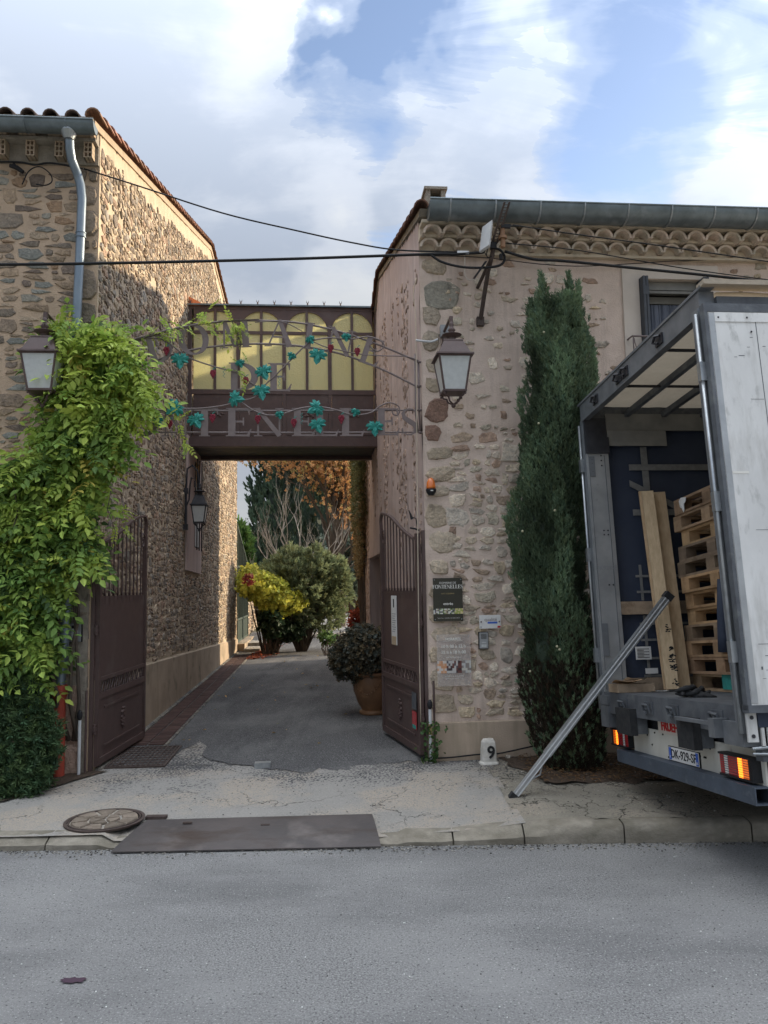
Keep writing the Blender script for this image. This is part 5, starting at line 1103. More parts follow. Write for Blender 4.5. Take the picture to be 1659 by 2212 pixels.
m = MB(); flat(m, s0, s1, z0, z1, -.08, -.10); m.build('panel', 'sign_olive', pe); tx('entrée', .5, .44, .040, 'white_ink', pe, *Q, d=-.101, bold=.0006); m = MB(); flat(m, s0, s1, z0 + .07, z0 + .13, -.10, -.101); m.build('photo_strip', 'board_grey', pe); tx('06 82 20 48 50', .5, .06, .0125, 'white_ink', pe, *Q, d=-.101)
# milestone
c = atZ(1056, 1648, .12); c.z = .1; m = MB(); rr = random.Random(1); vs = []
prof = [(0, .105, .085), (.03, .10, .08), (.045, .085, .07), (.16, .078, .065), (.235, .07, .06), (.262, .055, .048)]
for z, a, b in prof:
    for k in range(12):
        q = 2 * math.pi * (k + .5) / 12; cq, sq = math.cos(q), math.sin(q); r0 = (abs(cq / a) ** 6 + abs(sq / b) ** 6) ** (-1 / 6) * rr.uniform(.96, 1.03); vs.append(c + T * (cq * r0) + Nn * (sq * r0) + Z * z)
m.add(vs, [(j * 12 + k, j * 12 + (k + 1) % 12, j * 12 + 12 + (k + 1) % 12, j * 12 + 12 + k) for j in range(5) for k in range(12)] + [tuple(60 + k for k in range(12))])
ms = m.build('number_stone', 'white_stone', None, 'short whitewashed number stone with a black 9 on the ground by the right house', 'number stone')
font('9', .17, c + Z * .135 - Nn * .073 + T * .012, T + Vector((0, 0, 0)), Z + Nn * .06, 'black_ink', ms, name='painted_number', depth=.004, bold=.004)
for x, y, sz in ((1082, 1630, .13), (1130, 1632, .10), (1098, 1640, .06)):
    c = atZ(x, y, .12); m = MB(); rr = random.Random(x); m.ball(c + Z * sz * .3, sz * .6, 9, 6, (1, .8, .7)); m.v = [tuple(Vector(v) + Vector((rr.uniform(-1, 1), rr.uniform(-1, 1), rr.uniform(-1, 1))) * sz * .09) for v in m.v]; m.col = (.9, .9, .9)
    m.build('loose_stone', 'rough_stone', None, {1082: 'largest pale loose stone just right of the number stone', 1130: 'pale loose stone leaning at the wall foot beside the cypress', 1098: 'smallest loose stone between the number stone and the cypress'}[x], 'stone')
# ================================================================ on the pavement
mh = thing('manhole_cover', (-2.42, 6.50, .09), 'round manhole cover inlaid with flat stones on the left pavement', 'manhole cover')
mc = atZ(226.5, 1769, .105); mc.z = pave_z(mc.x, mc.y) + .006; RX = .315
m = MB(); m.lathe(mc, [(RX * .92, -.01), (RX * .92, .006), (RX, .006), (RX, .003), (RX * .985, -.01)], 48); m.build('iron_rim', 'cast_iron', mh)
m = MB(); m.lathe(mc - Z * .02, [(.001, .012), (RX * .93, .012)], 40); m.build('iron_bed', 'black_iron', mh)
m = MB(); m.lathe(mc, [(RX * .86, -.01), (RX * .86, .008), (RX * .895, .008), (RX * .895, -.01)], 48); m.build('inner_ring', 'cast_iron', mh)
rr = random.Random(6)
def cell(r0, r1, a0, a1):
    n = max(3, int((a1 - a0) * 4)); pts = []; g = .010
    A = [(r1 - g, a0 + g / r1 + (a1 - a0 - 2 * g / r1) * i / n) for i in range(n + 1)]; B = [(r0 + g, a1 - g / max(r0, .05) - (a1 - a0 - 2 * g / max(r0, .05)) * i / 2) for i in range(3)] if r0 > .02 else [(.012, (a0 + a1) / 2)]
    return [mc + Vector((math.cos(a) * r * (1 + rr.uniform(-.03, .0) * (r < RX * .8)), math.sin(a) * r, -.004)) for r, a in A + B]
for r0, r1, n, o_ in ((0, .13, 5, .3), (.13, RX * .86, 9, .1)):
    for k in range(n):
        a0 = o_ + 2 * math.pi * k / n + rr.uniform(-.08, .08) * 0; a1 = o_ + 2 * math.pi * (k + 1) / n; m = MB(); c = rr.uniform(.5, .85); m.col = (c * .95, c * .86, c * .80); P = cell(r0, r1, a0, a1); cen = sum(P, Vector()) / len(P); top_ = [cen + (p - cen) * .9 + Z * (.014 + rr.uniform(0, .004)) for p in P]; nn = len(P)
        m.add(P + top_, [(i, (i + 1) % nn, nn + (i + 1) % nn, nn + i) for i in range(nn)] + [tuple(nn + i for i in range(nn))]); m.build('stone', 'rough_stone', mh)
# steel plate bridging the kerb
A = [atZ(239, 1840, .02), atZ(823, 1828, .02), atZ(804, 1760, .085), atZ(318, 1773, .085)]
m = MB(); nx, ny = 16, 6; vs = []
for o_ in (0, -.008):
    for j in range(ny + 1):
        for i in range(nx + 1):
            u, v = i / nx, j / ny; p = (A[0] * (1 - u) + A[1] * u) * (1 - v) + (A[3] * (1 - u) + A[2] * u) * v; p.z = .016 + .072 * v + .008 * math.sin(u * 2.6) * math.sin(v * 3) + .010 * math.sin(v * 3.14) + o_ + .004; vs.append(p)
W1 = nx + 1; K2 = W1 * (ny + 1)
fs = [(j * W1 + i, j * W1 + i + 1, (j + 1) * W1 + i + 1, (j + 1) * W1 + i) for j in range(ny) for i in range(nx)]; fs += [tuple(K2 + a for a in f[::-1]) for f in fs]
fs += [(i, K2 + i, K2 + i + 1, i + 1) for i in range(nx)] + [(ny * W1 + i, ny * W1 + i + 1, K2 + ny * W1 + i + 1, K2 + ny * W1 + i) for i in range(nx)] + [(j * W1, (j + 1) * W1, K2 + (j + 1) * W1, K2 + j * W1) for j in range(ny)] + [(j * W1 + nx, K2 + j * W1 + nx, K2 + (j + 1) * W1 + nx, (j + 1) * W1 + nx) for j in range(ny)]
m.add(vs, fs); pt = smoothed(m.build('ramp_plate', 'steel_plate', None, 'large dark steel ramp plate laid over the kerb in front of the driveway', 'steel plate'), 30)
for x, y in ((573, 1785), (505, 1826), (405, 1780)):
    p = atZ(x, y, .1); t = (p.y - A[0].y) / (A[3].y - A[0].y); p = atZ(x, y, .034 + .072 * t); m = MB(); m.box(p + Z * .010, (.035, 0, 0), (0, .012, 0), (0, 0, .006)); m.build('lifting_lug', 'cast_iron', pt)
m = MB(); p = atZ(338, 1769, .06); p.z = .075; m.box(p, (.085, 0, 0), (0, .03, 0), (0, 0, .012)); m.build('iron_block', 'cast_iron', None, 'flat iron block behind the left corner of the ramp plate', 'iron block')
# grit, chips and stains on the road
V = []; m = MB(); rr = random.Random(12)
for i in range(260):
    y = rr.uniform(2.2, 6.0) if i < 330 else rr.uniform(6.2, 8.2); x = rr.uniform(-.56, .56) * y; z = .004 if y < 6 else pave_z(x, y) + .008; s = rr.choice([.0018, .0025, .003, .0035, .006 if rr.random() < .2 else .003]); c = rr.choice([.75, .55, .08, .6]); m.col = (c, c, c * .95)
    m.box((x, y, z + s * .3), (s, s * .3, 0), (-s * .2, s * .7, 0), (0, 0, s * .5))
for i in range(1500):
    x = rr.uniform(-3.4, 3.4); y = kerb_y(x) + .02 - abs(rr.gauss(0, .07)); s = rr.uniform(.002, .006); c = rr.choice([.10, .18, .30, .42, .06]); m.col = (c, c * .93, c * .8)
    m.box((x, y, .006 + s * .3), (s, s * .3, 0), (-s * .2, s * .7, 0), (0, 0, s * .5))
for i in range(900):
    q = rr.random(); x = rr.uniform(-2.6, 2.8); y = rr.uniform(6.25, 8.0); s = rr.uniform(.002, .005); c = rr.choice([.08, .12, .35, .5]); m.col = (c, c * .95, c * .85)
    if x > .9 or q < .5: m.box((x, y, pave_z(x, y) + .012), (s, s * .3, 0), (-s * .2, s * .7, 0), (0, 0, s * .5))
m.build('road_grit', 'flat_colours', None, kind='stuff')
def blot(px, py, rx, ry, mat, name, label, seed):
    c = atZ(px, py, .0); c.z = .006 + .004 * N3(c.x, c.y, 0, .6) + .002; rr = random.Random(seed); n = 26; vs = [c]
    for k in range(n): q = 2 * math.pi * k / n; r0 = rr.uniform(.55, 1.0); vs.append(c + Vector((math.cos(q) * rx * r0, math.sin(q) * ry * r0, 0)))
    m = MB(); m.add(vs, [(0, 1 + k, 1 + (k + 1) % n) for k in range(n)]); m.build(name, mat, None, label, 'stain')
blot(300, 2045 - 0, .001, .001, 'wine_stain', 'stain', None, 1) if False else None
blot(160, 2120, .085, .035, 'wine_stain', 'wine_stain', 'dark purple stain on the road near the lower left', 3)
for i, (x, y, lab) in enumerate(((645, 1848 + 185, 'dark oil spot nearest the middle of the road'), (1160, 1635 + 205, None))):
    pass

# ================================================================ terracotta pot
c = atZ(805, 1541, .125); c = L(*loc(c)[:2], .125); S_ = 1.0
pot = thing('garden_pot', c, 'glazed terracotta urn with a garland beside the right gate leaf', 'pot')
m = MB(); m.sm = True; prof = [(.175, 0), (.185, .02), (.18, .045), (.15, .06), (.155, .085), (.20, .16), (.245, .30), (.265, .42), (.262, .50), (.25, .54), (.285, .55), (.295, .575), (.29, .60), (.255, .605), (.235, .58), (.20, .56)]
prof = [(r * 1.06, h * 1.0) for r, h in prof]; m.lathe(c, prof, 40); smoothed(m.build('urn', 'terracotta', pot), 60)
for k in range(4):
    m = MB(); m.sm = True; a0 = math.pi / 2 * k + .5
    for i in range(13):
        t = i / 12; a = a0 + t * math.pi / 2; h = .46 - .16 * math.sin(math.pi * t); r0 = .266 * 1.06 - .03 * math.sin(math.pi * t); m.ball(c + Vector((math.cos(a) * r0, math.sin(a) * r0, h)), .017, 6, 4)
    m.build('garland', 'terracotta', pot)
m = MB(); m.lathe(c, [(.001, .57), (.24, .575)], 24); m.build('potting_soil', 'soil', pot)

# ================================================================ plants
def inpoly(px, py, poly):
    poly = np.array(poly, float); x, y = np.asarray(px), np.asarray(py); r = np.zeros(x.shape, bool); j = len(poly) - 1
    for i in range(len(poly)):
        xi, yi = poly[i]; xj, yj = poly[j]; c = ((yi > y) != (yj > y)) & (x < (xj - xi) * (y - yi) / (yj - yi + 1e-12) + xi); r ^= c; j = i
    return r
def pnoise(P, s, seed=0): return np.array([noise.noise(Vector(p) * s + Vector((seed, seed * .7, 0))) for p in P])
def leaflet(w=.5, fold=.12): return np.array([(0, 0, 0), (-w * .9, .35, fold), (-w * .62, .72, fold * .7), (0, 1, -.12), (w * .62, .72, fold * .7), (w * .9, .35, fold)]), np.array([(0, 3, 2, 1), (0, 5, 4, 3)])
def compound(nl=9, r=None, droop=.35):
    """pinnate leaf, y along the midrib, about 1 long"""
    r = r or random.Random(1); V, Fc = [], []; lv, lf = leaflet(.33, .05)
    def put_(pos, ang, tilt, s):
        b = len(V); ca, sa = math.cos(ang), math.sin(ang)
        for x, y, z in lv * s:
            z2 = z - abs(y) * tilt; X = x * ca - y * sa; Y = x * sa + y * ca; V.append((pos[0] + X, pos[1] + Y, pos[2] + z2))
        for f in lf: Fc.append(tuple(b + i for i in f))
    for i in range(nl):
        t = .18 + .80 * i / nl; zc = -droop * t * t
        for sg in (-1, 1): put_((0, t, zc), sg * -r.uniform(.95, 1.25), r.uniform(.1, .7), .27 * (1 - .25 * abs(t - .5)) * r.uniform(.85, 1.1))
    put_((0, .98, -droop), 0, .3, .30)
    b = len(V); V.extend([(-.008, 0, 0), (.008, 0, 0), (.005, .98, -droop), (-.005, .98, -droop)]); Fc.append((b, b + 1, b + 2, b + 3))
    return np.array(V), np.array(Fc)
GR = np.array
def vary(base, n, j=.2, hue=.15):
    k = 1 + rng.uniform(-j, j, (n, 1)); h = rng.uniform(-hue, hue, (n, 1)); return np.clip(base * k * np.concatenate([1 + h * 1.5, 1 + h * .3, 1 - h], 1), .002, 1)

# ---- the climber on the corner of the left house
cl = thing('climbing_plant', L(SL - .7, -.1, .1), 'bright green climbing plant swallowing the corner and downpipe of the left house', 'climbing plant')
POLY = [(112, 705), (122, 690), (170, 682), (215, 690), (255, 702), (285, 728), (275, 752), (300, 800), (318, 850), (312, 880), (285, 900), (268, 925), (245, 975), (225, 1015), (205, 1035), (176, 1085), (205, 1130), (205, 1170), (178, 1230), (145, 1260), (112, 1275), (98, 1310), (102, 1360), (112, 1385), (100, 1440), (70, 1470), (-70, 1490), (-70, 1010), (0, 1010), (60, 985), (105, 930), (125, 870), (118, 800)]
HANG = [(240, 700, 390, 880), ]
def gen(n, poly, x0, x1, y0, y1, off0, off1, fill=1):
    px = rng.uniform(x0, x1, n * 4); py = rng.uniform(y0, y1, n * 4); k = inpoly(px, py, poly); px, py = px[k][:n], py[k][:n]
    off = rng.uniform(off0, off1, len(px)); P = np.array([tuple(F(a, b, -c)) for a, b, c in zip(px, py, off)]); return P, px, py
def outward(n, down=.32, spread=1.0):
    A = np.array([tuple(-Nn)]) * rng.uniform(.2, .9, (n, 1)) + np.array([tuple(T)]) * rng.normal(0, spread, (n, 1)); A[:, 2] += rng.normal(-down, .55, n); return A
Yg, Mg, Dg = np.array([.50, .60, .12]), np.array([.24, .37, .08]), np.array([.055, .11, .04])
temps = [compound(4 + i % 3, random.Random(i), .3 + .1 * i) for i in range(5)]
def climber(P, px, py, s0, s1, layer):
    n = len(P); A = outward(n); U = np.tile([(0, 0, 1.)], (n, 1)) + rng.normal(0, .35, (n, 3)) + np.array([tuple(-Nn)]) * .6
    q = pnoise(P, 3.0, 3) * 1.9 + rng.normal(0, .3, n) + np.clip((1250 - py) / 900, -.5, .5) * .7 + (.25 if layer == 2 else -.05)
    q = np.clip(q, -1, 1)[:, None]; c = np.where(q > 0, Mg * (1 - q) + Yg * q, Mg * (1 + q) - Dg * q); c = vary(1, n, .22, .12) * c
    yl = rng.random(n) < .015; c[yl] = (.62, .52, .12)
    return A, U, rng.uniform(s0, s1, n), c
allP = []
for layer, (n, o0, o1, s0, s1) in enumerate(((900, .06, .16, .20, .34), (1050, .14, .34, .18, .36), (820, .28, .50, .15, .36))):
    P, px, py = gen(n, POLY, -75, 360, 680, 1560, o0, o1)
    if layer == 2:                                                          # the outermost leaves stay off the rim
        ok = np.ones(len(P), bool)
    A, U, S, c = climber(P, px, py, s0, s1, layer); allP.append((P, A, U, S, c))
P = np.concatenate([a[0] for a in allP]); A = np.concatenate([a[1] for a in allP]); U = np.concatenate([a[2] for a in allP]); S = np.concatenate([a[3] for a in allP]); c = np.concatenate([a[4] for a in allP])
# sprays running out along the sign
ext = []
for pts, n in (([(262, 745), (300, 730), (340, 722), (380, 712), (420, 702), (455, 690), (500, 700), (530, 720)], 44), ([(505, 700), (520, 740), (515, 790), (525, 810)], 10), ([(330, 880), (380, 900), (395, 960)], 16), ([(270, 1090), (262, 1100), (255, 1160)], 14)):
    pts = np.array(pts, float)
    for k in range(n):
        t = rng.uniform(0, len(pts) - 1.001); i = int(t); q = pts[i] * (1 - t + i) + pts[i + 1] * (t - i); ext.append(tuple(F(q[0] + rng.normal(0, 5), q[1] + rng.normal(-2, 6), rng.uniform(-.10, .04))))
eP = np.array(ext); n = len(eP); eA = rng.normal(0, .7, (n, 3)); eA[:, 2] -= .3; eU = np.tile([(0, 0, 1.)], (n, 1)) + rng.normal(0, .3, (n, 3)); eS = rng.uniform(.10, .19, n); ec = vary(Yg * .8 + Mg * .2, n, .2, .1)
P = np.concatenate([P, eP]); A = np.concatenate([A, eA]); U = np.concatenate([U, eU]); S = np.concatenate([S, eS]); c = np.concatenate([c, ec])
front = np.argsort(P @ np.array(tuple(Nn)) + rng.normal(0, .02, len(P)))
single = front[:280]; rest = front[280:]
Vs, Fs, Cs, b = [], [], [], 0
for ti, (tv, tf) in enumerate(temps):
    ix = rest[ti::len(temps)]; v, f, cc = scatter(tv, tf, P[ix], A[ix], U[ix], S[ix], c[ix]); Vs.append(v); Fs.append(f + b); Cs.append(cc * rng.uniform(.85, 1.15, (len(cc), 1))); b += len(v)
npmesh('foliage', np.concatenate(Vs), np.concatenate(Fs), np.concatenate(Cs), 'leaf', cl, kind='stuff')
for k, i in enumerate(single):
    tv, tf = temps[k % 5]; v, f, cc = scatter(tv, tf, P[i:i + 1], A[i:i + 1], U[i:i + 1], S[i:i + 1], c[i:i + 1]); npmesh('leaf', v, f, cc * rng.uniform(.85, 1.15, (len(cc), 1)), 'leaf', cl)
rr = random.Random(3); m = MB(); m.sm = True
for k in range(9):
    pts = [F(95 + k * 9, 1600, -.08)]
    for j in range(9): pts.append(F(60 + k * 12 + rr.uniform(-30, 30) + j * 8, 1500 - j * 88 + rr.uniform(-20, 20), -rr.uniform(.06, .22)))
    m.tube(pts, [.022 * (1 - i / 12) for i in range(10)], 6)
for pts in ([(262, 745), (340, 722), (420, 702), (500, 692), (560, 690)], [(500, 692), (520, 740), (515, 800)]): m.tube([F(a, b, -.02) for a, b in pts], .006, 5)
m.tube([F(a, b, -.5) for a, b in [(0, 1195), (25, 1150), (38, 1110), (30, 1050)]], .006, 5); m.tube([F(a, b, -.5) for a, b in [(240, 1060), (232, 1100), (250, 1150), (238, 1200)]], .004, 4)
m.build('stem', 'bark', cl)

# ---- hedge below it
hd = thing('hedge', L(-3.2, -.6, .1), 'low dark evergreen hedge at the foot of the left house beside the red pipe', 'hedge')
HP = [(-60, 1395), (30, 1425), (70, 1470), (88, 1520), (118, 1545), (134, 1575), (136, 1612), (110, 1680), (70, 1735), (30, 1752), (-60, 1770)]
def blades(nb, spread=.5, w=.10, L_=1):
    V, Fc = [], []
    r = random.Random(nb)
    for i in range(nb):
        q = 2.4 * i; t = i / nb; a = spread * (.4 + .6 * r.random()); bx, by = math.cos(q) * a, math.sin(q) * a; y0 = t * .55; b = len(V); l = L_ * r.uniform(.35, .55); d = Vector((bx, 1 - abs(a) * .4, by)).normalized(); sd = d.cross(Vector((math.sin(q), .2, math.cos(q)))).normalized() * w
        p0 = Vector((0, y0, 0)); pm = p0 + d * l * .5; pe_ = p0 + d * l
        V.extend([tuple(p0), tuple(pm + sd), tuple(pe_), tuple(pm - sd)]); Fc.append((b, b + 1, b + 2, b + 3))
    return np.array(V), np.array(Fc)
tv, tf = blades(12, .9, .055)
def bush_pts(poly, x0, x1, y0, y1, n, o0, o1, Y=None):
    px = rng.uniform(x0, x1, n * 4); py = rng.uniform(y0, y1, n * 4); k = inpoly(px, py, poly); return px[k][:n], py[k][:n]
px, py = bush_pts(HP, -60, 145, 1390, 1770, 2600, 0, 0)
t = np.clip((py - 1400) / 350, 0, 1); off = .12 + .75 * np.sqrt(t) * rng.uniform(.35, 1, len(px)) ** .5 + .0 * px
P = np.array([tuple(F(a, b, -o)) for a, b, o in zip(px, py, off)]); n = len(P); A = rng.normal(0, .8, (n, 3)) + np.array(tuple(-Nn)) * .7; A[:, 2] += .35; U = rng.normal(0, 1, (n, 3)); P[:, 2] = np.maximum(P[:, 2], .12)
v, f, cc = scatter(tv, tf, P, A, U, rng.uniform(.09, .16, n), vary(np.array([.062, .105, .045]), n, .45, .12)); npmesh('foliage', v, f, cc, 'needle', hd, kind='stuff')
m = MB(); px, py = bush_pts(HP, -60, 130, 1450, 1740, 40, 0, 0)
for a, b in zip(px, py): p = F(a, b, -.25); m.tube([p - Vector((0, 0, .3)), p, p + Vector((rr.uniform(-.1, .1), rr.uniform(-.2, .0), .2))], [.012, .009, .003], 5)
m.build('twigs', 'bark', hd)

# ---- cypress by the wall
cy = thing('cypress_tree', (1.85, 8.0, .1), 'tall narrow dark green cypress with two tips against the pink wall by the truck', 'tree')
YC = 7.93
B_ = [(1672, 1192, 1290), (1640, 1175, 1300), (1560, 1150, 1304), (1450, 1124, 1290), (1300, 1112, 1272), (1150, 1096, 1268), (1060, 1112, 1270), (900, 1124, 1288), (760, 1136, 1276), (700, 1145, 1258), (660, 1152, 1252)]
zt = []; rows = sorted([(atY(a, y, YC).z, atY(a, y, YC).x, atY(b, y, YC).x) for y, a, b in B_])
Zr = np.array([r[0] for r in rows]); Xa = np.array([r[1] for r in rows]); Xb = np.array([r[2] for r in rows]); z0, z1 = Zr[0], Zr[-1]
def cyp(n, fz, seed):
    z = z0 + (z1 - z0) * rng.random(n); xa, xb = np.interp(z, Zr, Xa), np.interp(z, Zr, Xb); q = rng.uniform(-math.pi * 1.02, math.pi * .02, n); rx = (xb - xa) / 2; ry = np.minimum(rx, .42)
    k = rng.uniform(*fz, n); x = (xa + xb) / 2 + rx * np.cos(q) * k; y = YC + ry * np.sin(q) * k; return np.stack([x, y, z], 1), q
P, q = cyp(13000, (.80, 1.0), 1)
lump = pnoise(P * np.array([1, 1, .45]), 4.2, 2); rad = np.stack([np.cos(q), np.sin(q), np.zeros(len(q))], 1); P += rad * (lump[:, None] * .13 - .012)
extra = []
for tx_, ty_, by_, wd in ((1170, 596, 740, 44), (1229, 594, 740, 46), (1210, 640, 740, 22), (1250, 612, 730, 20), (1146, 650, 770, 22), (1276, 790, 880, 14), (1262, 840, 900, 14)):
    for k in range(int(wd * 11)):
        t = rng.random() ** .7; yy = ty_ + (by_ - ty_) * t; p = atY(tx_ + rng.normal(0, 1) * wd * .42 * t, yy, YC + rng.normal(0, .10) * t); extra.append(tuple(p))
eP = np.array(extra); P = np.concatenate([P, eP]); rad = np.concatenate([rad, rng.normal(0, .4, (len(eP), 3))]); lump = np.concatenate([lump, pnoise(eP * np.array([1, 1, .45]), 4.2, 2)])
n = len(P); A = rad * .38 + rng.normal(0, .16, (n, 3)); A[:, 2] += 1; U = rad + rng.normal(0, .5, (n, 3))
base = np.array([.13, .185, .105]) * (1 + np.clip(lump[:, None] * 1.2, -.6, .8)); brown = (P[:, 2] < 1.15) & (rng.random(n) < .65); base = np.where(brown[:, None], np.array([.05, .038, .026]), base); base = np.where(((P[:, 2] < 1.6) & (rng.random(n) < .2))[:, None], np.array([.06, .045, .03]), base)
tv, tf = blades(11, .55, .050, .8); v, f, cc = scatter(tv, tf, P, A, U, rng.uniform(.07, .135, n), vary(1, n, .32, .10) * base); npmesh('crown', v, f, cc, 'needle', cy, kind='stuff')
m = MB(); vs = []; nn = 18; m.col = (.035, .052, .033)  # solid core coloured dark to stand in for the shade inside the crown
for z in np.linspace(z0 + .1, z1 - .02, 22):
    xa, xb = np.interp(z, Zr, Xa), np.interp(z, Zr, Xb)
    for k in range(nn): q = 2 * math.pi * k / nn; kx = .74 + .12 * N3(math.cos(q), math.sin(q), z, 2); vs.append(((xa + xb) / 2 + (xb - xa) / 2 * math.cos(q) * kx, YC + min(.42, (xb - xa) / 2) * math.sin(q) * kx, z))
m.add(vs, [(j * nn + k, j * nn + (k + 1) % nn, (j + 1) * nn + (k + 1) % nn, (j + 1) * nn + k) for j in range(21) for k in range(nn)]); m.build('shade_core', 'needle', cy, kind='stuff')
m = MB(); m.tube([(1.93, 7.98, .05), (1.92, 7.98, .5), (1.90, 7.97, 2)], [.10, .08, .06], 10); m.tube([(1.82, 7.93, .05), (1.84, 7.95, .6), (1.8, 7.95, 1.8)], [.06, .05, .04], 8); m.build('trunk', 'bark', cy)
m = MB(); m.col = (.42, .40, .26)
for k in range(16):
    a = cyp(1, (1.0, 1.04), 1)[0][0]; m.ball(a + np.array([0, -.02, 0]), .013, 6, 4)
m.build('cones', 'flat_colours', cy, kind='stuff')
# withered stuff below the cypress, litter
P = np.array([(rng.uniform(1.35, 2.6), rng.uniform(7.2, 8.35), 0) for _ in range(1500)]); P[:, 2] = [pave_z(a, b) + .035 + rng.uniform(0, .02) for a, b, _ in P]; n = len(P); lv, lf = leaflet(.2, .05)
v, f, cc = scatter(lv, lf, P, rng.normal(0, 1, (n, 3)) * np.array([1, 1, .15]), np.tile([(0, 0, 1.)], (n, 1)), rng.uniform(.02, .05, n), vary(np.array([.17, .10, .05]), n, .5, .1)); npmesh('leaf_litter', v, f, cc, 'leaf', None, kind='stuff')
# ivy at the foot of the right hinge post
iv = thing('ivy_plant', L(SR + .03, -.06, .1), 'small ivy creeping up the foot of the right gate post', 'plant')
Pl = []
for k in range(120): t = rng.random(); Pl.append(tuple(L(SR - .02 + rng.normal(0, .05) + .12 * t * (rng.random() < .4), -.10 - rng.random() * .05, .13 + .42 * t ** 1.4)))
P = np.array(Pl); n = len(P); lv, lf = leaflet(.5, .1); v, f, cc = scatter(lv, lf, P, rng.normal(0, 1, (n, 3)) + np.array(tuple(-Nn)), np.tile([tuple(-Nn)], (n, 1)) + rng.normal(0, .5, (n, 3)), rng.uniform(.025, .05, n), vary(np.array([.07, .13, .04]), n, .3, .1)); npmesh('foliage', v, f, cc, 'leaf', iv, kind='stuff')
m = MB(); m.tube([L(SR - .02, -.08, .1), L(SR - .01, -.09, .35), L(SR - .03, -.08, .55)], .005, 5); m.build('stem', 'bark', iv)
# ---- potted shrub
ps = thing('potted_shrub', pot.location + Vector((0, 0, .57)), 'brownish green rounded shrub growing in the terracotta urn', 'shrub')
cpt = Vector(pot.location) + Vector((-.13, -.02, 0)); cz_ = 1.0
Pl = []
while len(Pl) < 2100:
    v3 = rng.normal(0, 1, 3); v3 /= np.linalg.norm(v3); r0 = rng.uniform(.55, 1) ** .5 * (1 + .16 * noise.noise(Vector(v3) * 2.3) + .14 * noise.noise(Vector(v3) * 5)); p = np.array([v3[0] * .46, v3[1] * .40, v3[2] * .37]) * r0 + np.array([cpt.x, cpt.y, cz_])
    lx = p[0] - cpt.x
    if lx < -.1: p[2] -= .20 * (-lx)
    Pl.append(p)
P = np.array(Pl); n = len(P); lv, lf = leaflet(.42, .1); rad = P - np.array([cpt.x, cpt.y, cz_])
tv = np.concatenate([lv * .8 + np.array([0, .2 * k, 0]) for k in range(1)]);
def sprig(k=5, w=.42):
    V, Fc = [], []; r = random.Random(k)
    for i in range(k):
        q = 2.4 * i; b = len(V); ca, sa = math.cos(q), math.sin(q); d = Vector((ca * .8, .55, sa * .8)).normalized(); s_ = d.cross(Vector((0, 1, 0))).normalized(); u2 = s_.cross(d); p0 = Vector((0, i * .16, 0))
        for x, y, z in lv * .55: V.append(tuple(p0 + s_ * x + d * y + u2 * z))
        for f in lf: Fc.append(tuple(b + j for j in f))
    return np.array(V), np.array(Fc)
tv, tf = sprig(6); v, f, cc = scatter(tv, tf, P, rad + rng.normal(0, .2, (n, 3)), rng.normal(0, 1, (n, 3)), rng.uniform(.05, .09, n), vary(np.array([.125, .115, .08]), n, .45, .2)); npmesh('crown', v, f, cc, 'leaf', ps, kind='stuff')
m = MB()
for k in range(26):
    q = 2.4 * k; e = Vector((cpt.x + .46 * math.cos(q) * rng.uniform(.3, 1), cpt.y + .36 * math.sin(q) * rng.uniform(.3, 1), cz_ + rng.uniform(-.25, .25))); b0 = Vector(pot.location) + Vector((.02 * math.cos(q), .02 * math.sin(q), .57)); m.tube([b0, b0.lerp(e, .5) + Vector((0, 0, .05)), e], [.012, .008, .003], 5)
m.build('twigs', 'bark', ps)

# ================================================================ the garden behind
def branch(mb, p, d, ln, r, depth, rr, spread=.6, up=.15, tips=None, segs=3, ratio=.72, kids=(2, 3), sides=5):
    pts = [p]; rs = [r]
    for i in range(segs):
        d = (d + Vector((rr.uniform(-1, 1), rr.uniform(-1, 1), rr.uniform(-1, 1))) * .16 + Vector((0, 0, up * .3))).normalized(); pts.append(pts[-1] + d * ln / segs); rs.append(r * (1 - .35 * (i + 1) / segs))
    mb.tube(pts, rs, sides, cap=False)
    if tips is not None and depth <= 2: tips.extend([(q, d) for q in pts[1:]])
    if depth <= 0: return
    for k in range(rr.randint(*kids)):
        nd = (d + Vector((rr.uniform(-1, 1), rr.uniform(-1, 1), rr.uniform(-.6, 1))) * spread).normalized(); branch(mb, pts[-1] if k == 0 else pts[rr.randint(1, segs)], nd, ln * ratio * rr.uniform(.8, 1.15), rs[-1] * .75, depth - 1, rr, spread, up, tips, segs, ratio, kids, sides if depth > 2 else 4)
def ell(c, rx, ry, rz, n, k0=.7, lump_=.2, s=.5):
    v3 = rng.normal(0, 1, (n, 3)); v3 /= np.linalg.norm(v3, axis=1, keepdims=True); lm = pnoise(v3 * 2.1 + np.array(tuple(c)) * .37, 1, 5); k = rng.uniform(k0, 1, n) ** .6 * (1 + lump_ * lm * 1.6)
    return np.array(tuple(c)) + v3 * np.array([rx, ry, rz]) * k[:, None], v3, lm
